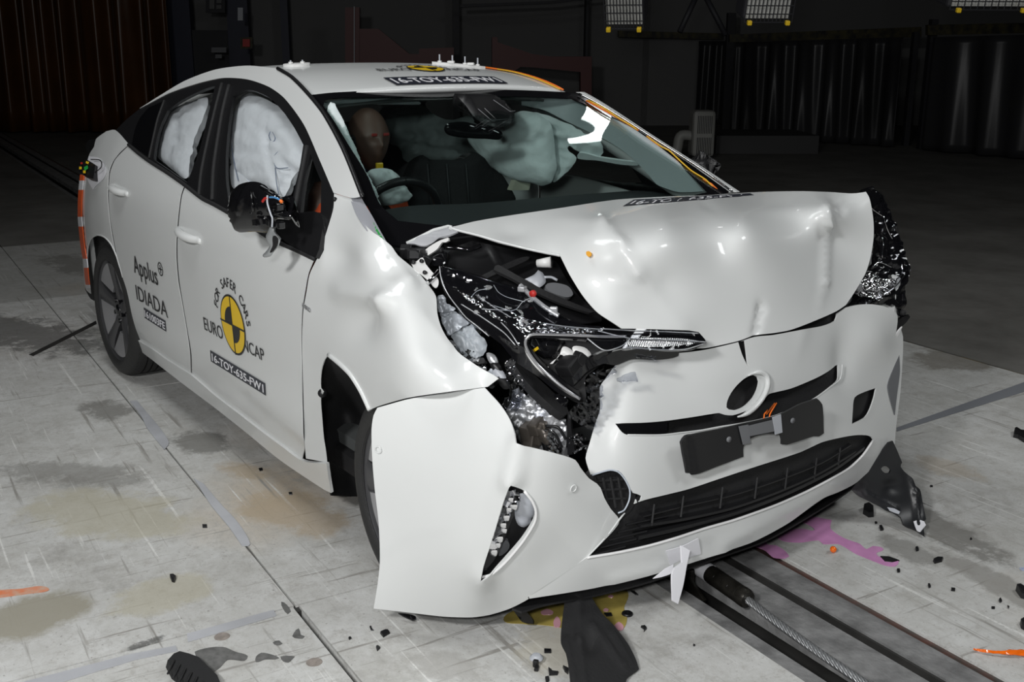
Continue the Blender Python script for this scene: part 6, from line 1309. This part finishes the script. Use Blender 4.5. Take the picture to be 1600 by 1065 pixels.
panel('lamp_lens', zf((270, 80, 1), (300, 88), (345, 200), (395, 290), (430, 390), (455, 470), (490, 590), (470, 630), (400, 700), (250, 790), (190, 800, 1), (330, 700), (420, 600), (400, 500), (380, 380), (320, 230)), deep(FL_, -.015), M['lens'], far, sp=5, thick=.003, disp=wr(.06, .01, 73))
g = Geo(); rnd = random.Random(8)
for k in range(14): x, y = rnd.uniform(270, 350), rnd.uniform(480, 600); g.box(deep(FL_, -.006)(1300+x*.2443, 280+y*.2443), (rnd.uniform(.006, .02), .006, .004), rotx(rnd.uniform(0, 3)) @ rotz(rnd.uniform(0, 3)))
g.build('chrome_fragments', M['chrome'], far)
tube('lamp_screw', [deep(FL_, -.02)(1411, 488), deep(FL_, .01)(1411, 488)], .010, M['matt'], far, 12)
panel('corner_tab', zf((410, 960, 1), (425, 900), (490, 865, 1), (500, 880, 1), (470, 920), (415, 965, 1)), Field([(1402, 512, 'y', .80), (1422, 493, 'y', .86), (1415, 505, 'y', .84)]), M['black'], far, sp=3, thick=.01)
panel('corner_sliver', zf((370, 1065, 1), (385, 1010), (420, 960), (440, 940, 1), (425, 975), (400, 1020), (380, 1065, 1)), lambda x, y: FC(x, y)+np.array([.006, 0, .0]), mat('gloss_white_sliver', (.8, .8, .8), rough=.2), cover, sp=3, thick=.004)  # glossy white strip at the far bumper corner

# ------------------------------------------------------------------ sensor pack and marker strip on the rear corner
sp_ = empty('sensor_pack', tuple(side(140, 265))); tag(sp_, 'black sensor box with yellow stickers taped to the rear corner of the car', 'sensor')
QF = SideField(.012)
tpk = panel('tape_sheet', Z(0, 200, .338, (410, 130, 1), (460, 140), (490, 190), (480, 230), (440, 270), (430, 285, 1), (405, 240), (400, 180)), SideField(.004), M['paper'], sp_, sp=4, thick=.001)
zr = lambda *l: Z(0, 200, .338, *l)
sb_ = panel('sensor_box', zr((372, 165, 1), (400, 145, 1), (440, 170, 1), (432, 235, 1), (395, 225), (385, 215, 1), (362, 205, 1), (365, 180, 1)), Field([(125, 265, 's', .05), (148, 262, 's', .02), (135, 275, 's', .04), (133, 252, 's', .04)]), M['black'], sp_, sp=3.5, thick=.03)
for q, m_ in ((((366, 178), (376, 178), (376, 190), (366, 190)), 'yellow'), (((388, 180), (404, 172), (406, 186), (390, 198)), 'green'), (((398, 152), (410, 156), (406, 166), (396, 162)), 'yellow'), (((384, 196), (394, 196), (394, 208), (384, 208)), 'yellow'), (((372, 158), (380, 158), (380, 166), (372, 166)), 'red')):
    panel('sensor_sticker', [(p[0], p[1], 1) for p in zr(*q)], Field([(125, 265, 's', .056), (148, 262, 's', .026), (135, 275, 's', .046), (133, 252, 's', .046)]), M[m_], sp_, sp=3, thick=.002)
tube('sensor_cable', [SideField(.03)(x, y) for x, y in smooth_outline(zr((420, 145), (465, 150), (468, 180), (440, 205)), 3, False)], .0025, M['black'], sp_, 6)
strip_pts = zr((377, 215), (372, 260), (367, 330), (366, 410), (372, 480), (380, 550), (392, 620), (398, 690), (405, 740))
sp2 = smooth_outline(strip_pts, 3, False)
SFs = SideField(.004); ms = empty('marker_strip', tuple(SFs(*sp2[len(sp2)//2]))); tag(ms, 'orange and white banded strip hanging down the rear corner of the car', 'marker strip')
n = len(sp2)
bands = [(0, .05, 'orange'), (.05, .135, 'decalw'), (.135, .375, 'orange'), (.375, .46, 'decalw'), (.46, .745, 'orange'), (.745, .83, 'decalw'), (.83, .97, 'orange'), (.97, 1.0, 'decalw')]
for t0, t1, m_ in bands:
    a = sp2[int(t0*(n-1)):int(t1*(n-1))+1]
    if len(a) < 2: continue
    ol = [(x-2.4, y, 1) for x, y in a]+[(x+3.6, y, 1) for x, y in a[::-1]]
    panel('band', ol, SideField(.006), M[m_], ms, sp=3, thick=.004)

# ------------------------------------------------------------------ studs on the roof
for (p0, p1, lab, nn) in (((640, 97), (752, 106), 'white roof plate with four upright pins near the windscreen side', 4), ((440, 98), (486, 99), 'small white studded plate on the rear of the roof', 2)):
    if nn == 4: c0 = roofpt(675, 100)[:2]; c1 = roofpt(758, 107.5)[:2]
    else: c0 = roofpt(443, 104)[:2]; c1 = roofpt(484, 102)[:2]
    P_ = lambda a, b, h=0: (lambda q: np.array((q[0], q[1], roof_z(q[0], q[1])+.012+h)))(c0+(c1-c0)*a+np.array((-.035, .02))*b)
    t = empty('roof_plate', tuple(P_(.5, .5))); tag(t, lab, 'plate')
    V = []; N_ = 12
    for i in range(N_+1):
        a = i/N_
        for b in (-1, 1): wv = 1-.7*abs(2*a-1)**3; V += [P_(a, b*wv, -.012), P_(a, b*wv, -.002)]
    Fq = []
    for i in range(N_):
        o_ = 4*i; Fq += [(o_+1, o_+5, o_+7, o_+3), (o_, o_+2, o_+6, o_+4), (o_, o_+4, o_+5, o_+1), (o_+2, o_+3, o_+7, o_+6)]
    Fq += [(0, 1, 3, 2), (4*N_, 4*N_+2, 4*N_+3, 4*N_+1)]
    pl_ = mesh_obj('base_plate', V, Fq, M['whitep'], t, False)
    for k in range(nn):
        a = (k+.6)/(nn+.2); q = P_(a, .1*(-1)**k, 0); Geo().tube([q, q+[0, 0, .030 if nn == 4 else .010]], .0035, 8).build('pin', M['ltgrey'], t)
        Geo().tube([q-[0, 0, .004], q+[0, 0, .004]], .009, 10).build('pin_collar', M['whitep'], t)
    if nn == 4:
        for a in (.35, .72): Geo().box(P_(a, -.6, .002), (.03, .04, .012), rotz(.9), .004).build('clamp_block', M['whitep'], t)

# ------------------------------------------------------------------ cable, socket and debris
zo = -.012
g0 = empty('tow_cable', tuple(tk(.33, -.036, 0))); tag(g0, 'twisted steel tow cable lying in the floor trough, with its dark socket', 'cable')
A = tk(.315, -.034, .030); B = tk(.585, -.042, .022); d = (B-A)/np.linalg.norm(B-A)
def cyl(name, pts, rs, m, par, n=28): V, F = tube_geo(pts, rs, n); o = mesh_obj(name, V, F, m, par); auto_smooth(o, 40); return o
M['gun'] = mat('dark_oiled_steel', (.045, .042, .036), rough=.3, metal=.6, var=.5, vscale=30)
so = cyl('socket', [A-d*.05, A, B-d*.035, B-d*.034, B-d*.028, B-d*.027, B-d*.008, B], [.026, .027, .027, .0255, .0255, .028, .028, .024], M['gun'], g0)
cyl('socket_tape', [A+d*.045, A+d*.105], [.0277, .0277], M['paper'], so)
for k in range(2): c = A+d*(.16+.06*k)+np.array([-.018, -.014, .012]); Geo().tube([c, c+np.array([-.004, -.003, .004])], .005, 8).build('socket_screw', M['steel'], so)
g = Geo(); L0 = 1.6; ax = [B-d*.02, tk(.75, -.043, .004), tk(1.1, -.052, -.006), tk(2.4, -.07, -.02)]; ax = curve_pts(ax, 14)
cum = [0]
for i in range(1, len(ax)): cum.append(cum[-1]+np.linalg.norm(ax[i]-ax[i-1]))
fine = [np.array([np.interp(s, cum, [a[k] for a in ax]) for k in range(3)]) for s in np.linspace(0, cum[-1], 260)]
for q in range(7):
    pts = []
    for i, p in enumerate(fine):
        s = cum[-1]*i/259; a = s*58+q*2*math.pi/7; pts.append(p+.0078*(math.cos(a)*TN+math.sin(a)*np.array([0, 0, 1.0])))
    g.tube(pts, .0042, 6)
g.build('strand', mat('bright_wire_rope', (.42, .43, .44), rough=.35, metal=.8), g0, True)
# bracket plate under the socket
o = Geo().box(tk(.33, -.07, -.02), (.10, .02, .10), rotz(ANG), .003).box(tk(.40, -.085, -.03), (.10, .012, .06), rotz(ANG) @ roty(.5), .003).build('tow_bracket', M['gun'], so)
# black undershield hanging out below the bumper onto the floor
US = Field([(885, 922, 'z', .10), (920, 918, 'z', .10), (878, 1000, 'z', .045), (990, 1035, 'z', .015), (960, 960, 'z', .06), (920, 1085, 'z', .02), (930, 1000, 'z', .05), (890, 1060, 'z', .03)])
us = panel('undershield', Z(780, 820, .325, (322, 320, 1), (430, 300, 1), (450, 355), (500, 430), (550, 480), (590, 530), (625, 580), (655, 640), (672, 690, 1), (615, 735), (605, 800), (600, 860, 1), (350, 860, 1), (335, 700), (320, 620), (297, 570), (298, 500), (310, 400)), US, M['matt'], None, sp=6, thick=.005,
    disp=addf(ridge(((905, 930), (905, 1000), .010, .010, 8), ((905, 1000), (915, 1080), .010, .010, 9), ((925, 975), (975, 1040), .010, .010, 8), ((885, 1000), (900, 1075), .012, .012, 7), ((955, 985), (985, 1035), .008, .006, 6)), gauss((925, 1005, 12, 16, -.018))))
tag(us, 'twisted black plastic undershield hanging from under the bumper onto the yellow puddle', 'shield')
# dark liner hanging from the far corner
FLN = Field([(1392, 692, 'y', .72), (1330, 764, 'y', .62), (1344, 746, 'y', .62), (1444, 836, 'z', .012), (1445, 770, 'z', .10), (1420, 720, 'z', .20), (1390, 800, 'z', .05), (1440, 812, 'z', .03)])
z6 = lambda *l: Z(900, 540, .35, *l)
fl2 = panel('wheel_arch_shield', z6((1395, 432, 1), (1415, 425, 1), (1435, 470), (1455, 520, 1), (1450, 540), (1500, 600), (1512, 625, 1), (1535, 640), (1548, 700), (1562, 770, 1), (1550, 780), (1556, 846, 1), (1500, 812), (1460, 795), (1450, 765), (1380, 730), (1300, 690), (1260, 670), (1228, 642, 1), (1270, 590), (1310, 545)), FLN, M['grey'], None, holes=[z6((1362, 548), (1375, 537), (1392, 540), (1406, 555), (1400, 568), (1380, 568))], sp=4.5, thick=.006,
    disp=addf(ridge(((1352, 770), (1400, 795), .010, .010, 6), ((1345, 752), (1395, 800), -.006, -.006, 4), ((1410, 705), (1430, 770), .012, .012, 7), ((1430, 770), (1435, 820), .014, .010, 7)), gauss((1394, 760, 13, 10, -.014))))
fl2.data.materials[0] = mat('charcoal_plastic', (.016, .017, .019), rough=.4)
tag(fl2, 'dark plastic wheel arch shield torn loose below the far corner of the bumper', 'shield')
o = panel('torn_label', z6((1505, 785, 1), (1530, 778), (1552, 785, 1), (1560, 800, 1), (1535, 830, 1), (1520, 825)), lambda x, y: FLN(x, y)+np.array([.004, -.004, .004]), M['paper'], fl2, sp=3, thick=.003)
o = panel('torn_label', z6((1388, 722, 1), (1420, 728), (1445, 742, 1), (1440, 752), (1400, 738, 1)), lambda x, y: FLN(x, y)+np.array([.004, -.004, .004]), M['ltgrey'], fl2, sp=3, thick=.003)
def solid(name, pts, z, h, m, label, cat='fragment', group=None, tilt=0, sm=False, par=None):
    """chunky fragment lying on the floor; outline drawn on the floor"""
    P = [onz(x, y, z) for x, y in pts]; c = sum(P)/len(P); n = len(P)
    a = sum(P[i][0]*P[(i+1) % n][1]-P[(i+1) % n][0]*P[i][1] for i in range(n))
    if a < 0: P = P[::-1]
    V = [(p[0], p[1], z) for p in P]+[(c[0]+(p[0]-c[0])*.9, c[1]+(p[1]-c[1])*.9, z+h*(1+tilt*(i/n-.5))) for i, p in enumerate(P)]
    o = mesh_obj(name, V, [tuple(range(n))[::-1], tuple(range(n, 2*n))]+[(i, (i+1) % n, n+(i+1) % n, n+i) for i in range(n)], m, par, False)
    if label: tag(o, label, cat, group)
    return o
zg = lambda *l: Z(400, 850, .2019, *l)
BG = 'black plastic fragments scattered on the floor'
pc_ = [
 (zg((960, 690), (1000, 670), (1022, 668), (1038, 690), (985, 722)), .006, 'black tile-like chip on the floor left of the bumper corner'),
 (zg((715, 730), (728, 718), (740, 730), (722, 740)), .004, 'tiny grey chip halfway between floor slot and bumper corner'),
 (zg((878, 640), (890, 632), (895, 655), (912, 668), (890, 668)), .003, 'thin curled black sliver left of the bumper corner'),
 (zg((928, 800), (945, 792), (962, 806), (938, 828)), .006, 'small dark wedge chip on the floor, nearest the picture bottom left of the bumper'),
 (Z(780, 820, .325, (630, 318), (650, 320), (670, 338), (655, 336)), .004, 'curved black sliver above the washer ring, right of the yellow puddle'),
 (Z(780, 820, .325, (680, 492), (700, 488), (710, 500), (695, 515), (697, 503)), .006, 'crooked black chip right of the undershield'),
 (Z(780, 820, .325, (502, 428), (540, 426), (545, 440), (515, 442)), .005, 'flat black flake on the yellow puddle'),
 (Z(780, 820, .325, (215, 600), (250, 600), (250, 616), (217, 616)), .005, 'small black rectangle beside the white clip'),
 (Z(780, 820, .325, (235, 690), (255, 708), (286, 710), (280, 722), (240, 724)), .006, 'ragged black chip left of the undershield edge'),
 (Z(780, 820, .325, (305, 685), (335, 698), (330, 718), (315, 706)), .008, 'black chip touching the undershield edge'),
 (Z(780, 820, .325, (220, 735), (238, 730), (242, 750), (225, 760)), .005, 'small grey chip at the bottom below the white clip'),
 (Z(780, 820, .325, (932, 574), (942, 576), (940, 583), (933, 582)), .003, 'tiny black crumb between undershield and trough'),
 (Z(1060, 740, .3375, (855, 165), (880, 155), (902, 170), (904, 200), (880, 202), (853, 185)), .02, 'dark chunk on the floor under the arch shield'),
 (Z(1060, 740, .3375, (928, 248), (940, 244), (950, 262), (935, 264)), .008, 'small black chip above the pink puddle'),
 (Z(1060, 740, .3375, (932, 384), (975, 385), (1025, 403), (990, 412), (955, 408)), .004, 'dark lens-shaped shard on the tail of the pink puddle'),
 (Z(1060, 740, .3375, (1178, 404), (1200, 392), (1226, 392), (1220, 408), (1186, 416)), .008, 'black winged chip on the right floor'),
 (Z(1060, 740, .3375, (1096, 346), (1108, 342), (1113, 356), (1100, 360)), .007, 'black chip between the winged chip and the pink puddle'),
 (Z(1060, 740, .3375, (1010, 446), (1024, 444), (1026, 456), (1014, 458)), .006, 'small black crumb just below the dark lens-shaped shard'),
 (Z(1060, 740, .3375, (1154, 514), (1164, 514), (1168, 526), (1158, 530)), .006, 'upright little black chip in the middle of the right floor'),
 (Z(1060, 740, .3375, (1262, 532), (1282, 534), (1280, 544), (1262, 542)), .005, 'flat black chip in a row on the right floor'),
 (Z(1060, 740, .3375, (1482, 588), (1490, 578), (1498, 592), (1488, 598)), .006, 'small black chip near the right picture edge'),
 (Z(1060, 740, .3375, (1448, 618), (1466, 618), (1464, 626), (1450, 626)), .004, 'thin black chip near the right picture edge, lowest of its cluster'),
 (Z(1060, 740, .3375, (1522, 612), (1532, 616), (1527, 626)), .004, 'tiny black splinter near the right picture edge'),
 (Z(1060, 740, .3375, (1560, 540), (1580, 534), (1610, 550), (1608, 582), (1585, 575)), .02, 'jagged black piece cut by the right picture edge, above the smaller chips'),
 (Z(1060, 740, .3375, (1580, 695), (1605, 680), (1620, 700), (1610, 730), (1585, 715)), .015, 'black piece cut by the right picture edge, above the amber shard'),
 (Z(1350, 500, .1878, (1245, 935), (1262, 925), (1300, 945), (1340, 950), (1360, 1000), (1330, 1018), (1280, 985), (1240, 975)), .02, 'ragged black piece at the right edge beyond the arch shield'),
 (Z(1060, 740, .3375, (908, 225), (918, 224), (920, 231), (910, 232)), .004, 'tiny dark crumb left of the black chip above the pink puddle'),
 (Z(1060, 740, .3375, (1164, 55), (1176, 54), (1178, 61), (1166, 62)), .003, 'tiny dark crumb high on the right floor'),
 (Z(1060, 740, .3375, (1350, 298), (1358, 298), (1359, 305), (1351, 306)), .003, 'tiny dark crumb near the long floor seam'),
 (Z(0, 400, .6243, (425, 803), (434, 801), (441, 806), (437, 817), (430, 815)), .010, 'small black clip on the left floor'),
 (Z(0, 400, .6243, (506, 671), (518, 671), (519, 680), (507, 680)), .002, 'small grey square scrap on the left floor'),
 (Z(0, 400, .6243, (722, 592), (731, 591), (732, 597), (724, 597)), .003, 'dark speck by the rocker panel near the front wheel'),
 (Z(0, 400, .6243, (647, 532), (656, 530), (658, 536), (650, 538)), .003, 'dark speck by the middle of the rocker panel')]
for pts, h, lab in pc_: solid('plastic_fragment', pts, .0006, h, M['black'], lab, 'fragment', BG, tilt=.5)
# larger pieces
V, F = lathe_geo([(.0045, 0), (.0045, .006), (.014, .006), (.016, .003), (.016, 0)], 24, 'z', onz(980, 959.5, .0006), True); o = mesh_obj('washer', V, F, M['black']); auto_smooth(o); tag(o, 'black rubber washer ring on the floor right of the yellow puddle', 'washer')
tr = empty('trim_clip', tuple(onz(837, 1030, 0))); tag(tr, 'push clip with a translucent white cap and black body on the floor', 'clip')
c = onz(838, 1028, .012); V, F = lathe_geo([(0, .012), (.010, .011), (.017, .004), (.018, 0), (.0, -.002)], 20, 'z', c); auto_smooth(mesh_obj('cap', V, F, M['ltgrey'], tr))
c = onz(837, 1036, .010); Geo().box(c, (.014, .012, .02), rotz(.6), .003).tube([c+[.006, 0, -.006], c+[.018, -.012, -.006]], .006, 8).build('body', M['black'], tr)
c = onz(1302, 858, .011); bb = empty('indicator_bulb', tuple(onz(1302, 860, 0))); tag(bb, 'round amber bulb lying beside the pink puddle', 'bulb')
V, F = lathe_geo([(0, -.0105), (.006, -.009), (.010, -.004), (.0105, 0), (.010, .004), (.006, .009), (0, .0105)], 20, 'z', c); auto_smooth(mesh_obj('glass_ball', V, F, M['amber'], bb), 80)
Geo().tube([c+[-.002, .008, -.004], c+[-.004, .016, -.006]], .005, 8).build('bulb_base', M['gun'], bb)
sh5 = panel('amber_shard', Z(1060, 740, .3375, (1366, 808, 1), (1400, 812), (1470, 820), (1550, 815), (1620, 815, 1), (1630, 845, 1), (1520, 835), (1420, 828), (1385, 820)), Field([(1525, 1015, 'z', .006), (1600, 1018, 'z', .012), (1570, 1025, 'z', .004), (1600, 1024, 'z', .004)]), M['amber'], None, sp=4, thick=.004, disp=wr(.2, .004, 77))
tag(sh5, 'long amber plastic lens shard at the lower right edge', 'shard')
solid('pale_scrap', Z(1060, 740, .3375, (1578, 438), (1610, 435), (1612, 450), (1590, 448)), .001, .004, mat('pale_blue_scrap', (.4, .45, .6), rough=.4), 'pale blue scrap at the right picture edge', 'scrap')
# ribbed black grille piece at the bottom left
gp = solid('grille_piece', [(259, 1042), (270, 1030), (280, 1026), (296, 1030), (312, 1036), (345, 1068), (352, 1085), (300, 1085), (268, 1060)], .0006, .022, M['matt'], 'ribbed black plastic piece at the bottom edge, left of the floor slot', 'trim piece')
g = Geo()
for k in range(9): a = onz(272+k*9, 1031+k*6.5, .026); b_ = onz(262+k*9, 1052+k*6.5, .026); g.tube([a, b_], .003, 5)
g.build('rib', M['black'], gp)
# black bracket below the bumper corner
o = panel('loose_bracket', Z(780, 820, .325, (60, 400, 1), (125, 400, 1), (140, 425), (165, 460), (163, 475, 1), (110, 465), (90, 440)), Field([(800, 950, 'z', .07), (832, 972, 'z', .02), (820, 952, 'z', .06)]), M['gloss'], None, sp=4, thick=.012); tag(o, 'black bracket tip poking out below the bumper corner beside the yellow puddle', 'bracket')
o = panel('clear_shard', zg((1100, 530, 1), (1190, 540), (1235, 555, 1), (1240, 575), (1210, 585, 1), (1140, 555)), Field([(625, 958, 'z', .02), (648, 968, 'z', .012), (640, 960, 'z', .018)]), M['gloss'], None, sp=3, thick=.004); tag(o, 'small dark glossy shard under the bumper corner edge', 'shard')
# round floor anchors
for (x, y, lb) in ((491, 1034, 'round floor anchor cap beside the wide floor slot'), (347, 994, 'round floor anchor cap below the long white tape')):
    c = onz(x, y, .0005); V, F = lathe_geo([(0, .0015), (.006, .0015), (.0062, .0004), (.020, .0008), (.021, 0)], 24, 'z', c); o = mesh_obj('floor_anchor', V, F, mat('anchor', (.34, .30, .27), rough=.6, var=.3, vscale=60)); auto_smooth(o); tag(o, lb, 'anchor cap', 'round floor anchors')
# spalled concrete patches by the slot
M['spall'] = mat('bare_concrete', (.17, .17, .165), rough=.8, var=.4, vscale=40)
for pts, lb in ((Z(0, 400, .6243, (487, 990), (520, 980), (560, 978), (590, 990), (620, 1000), (612, 1012), (570, 1010), (550, 1030), (530, 1040), (515, 1020), (490, 1000)), 'large grey bare patch in the floor paint at the bottom'), (zg((0, 870), (40, 840), (110, 850), (180, 880), (150, 890), (70, 890), (0, 912)), 'grey bare floor patch left of the round anchor'), (zg((190, 870), (300, 868), (280, 890), (250, 915), (210, 905)), 'grey bare floor patch touching the round anchor'), (zg((280, 712), (330, 650), (345, 700), (378, 712), (360, 730), (300, 725)), 'grey bare floor patch at the slot corner'), (zg((130, 760), (180, 745), (205, 768), (160, 782)), 'small grey bare floor patch left of the slot'), (zg((195, 445), (240, 470), (270, 520), (245, 540), (210, 500)), 'grey worn floor paint along the narrow slot end')):
    flat('bare_patch', pts, M['spall'], lb, 'floor patch', 'bare patches in the floor paint', h=.0006)
bpy.context.view_layer.update()
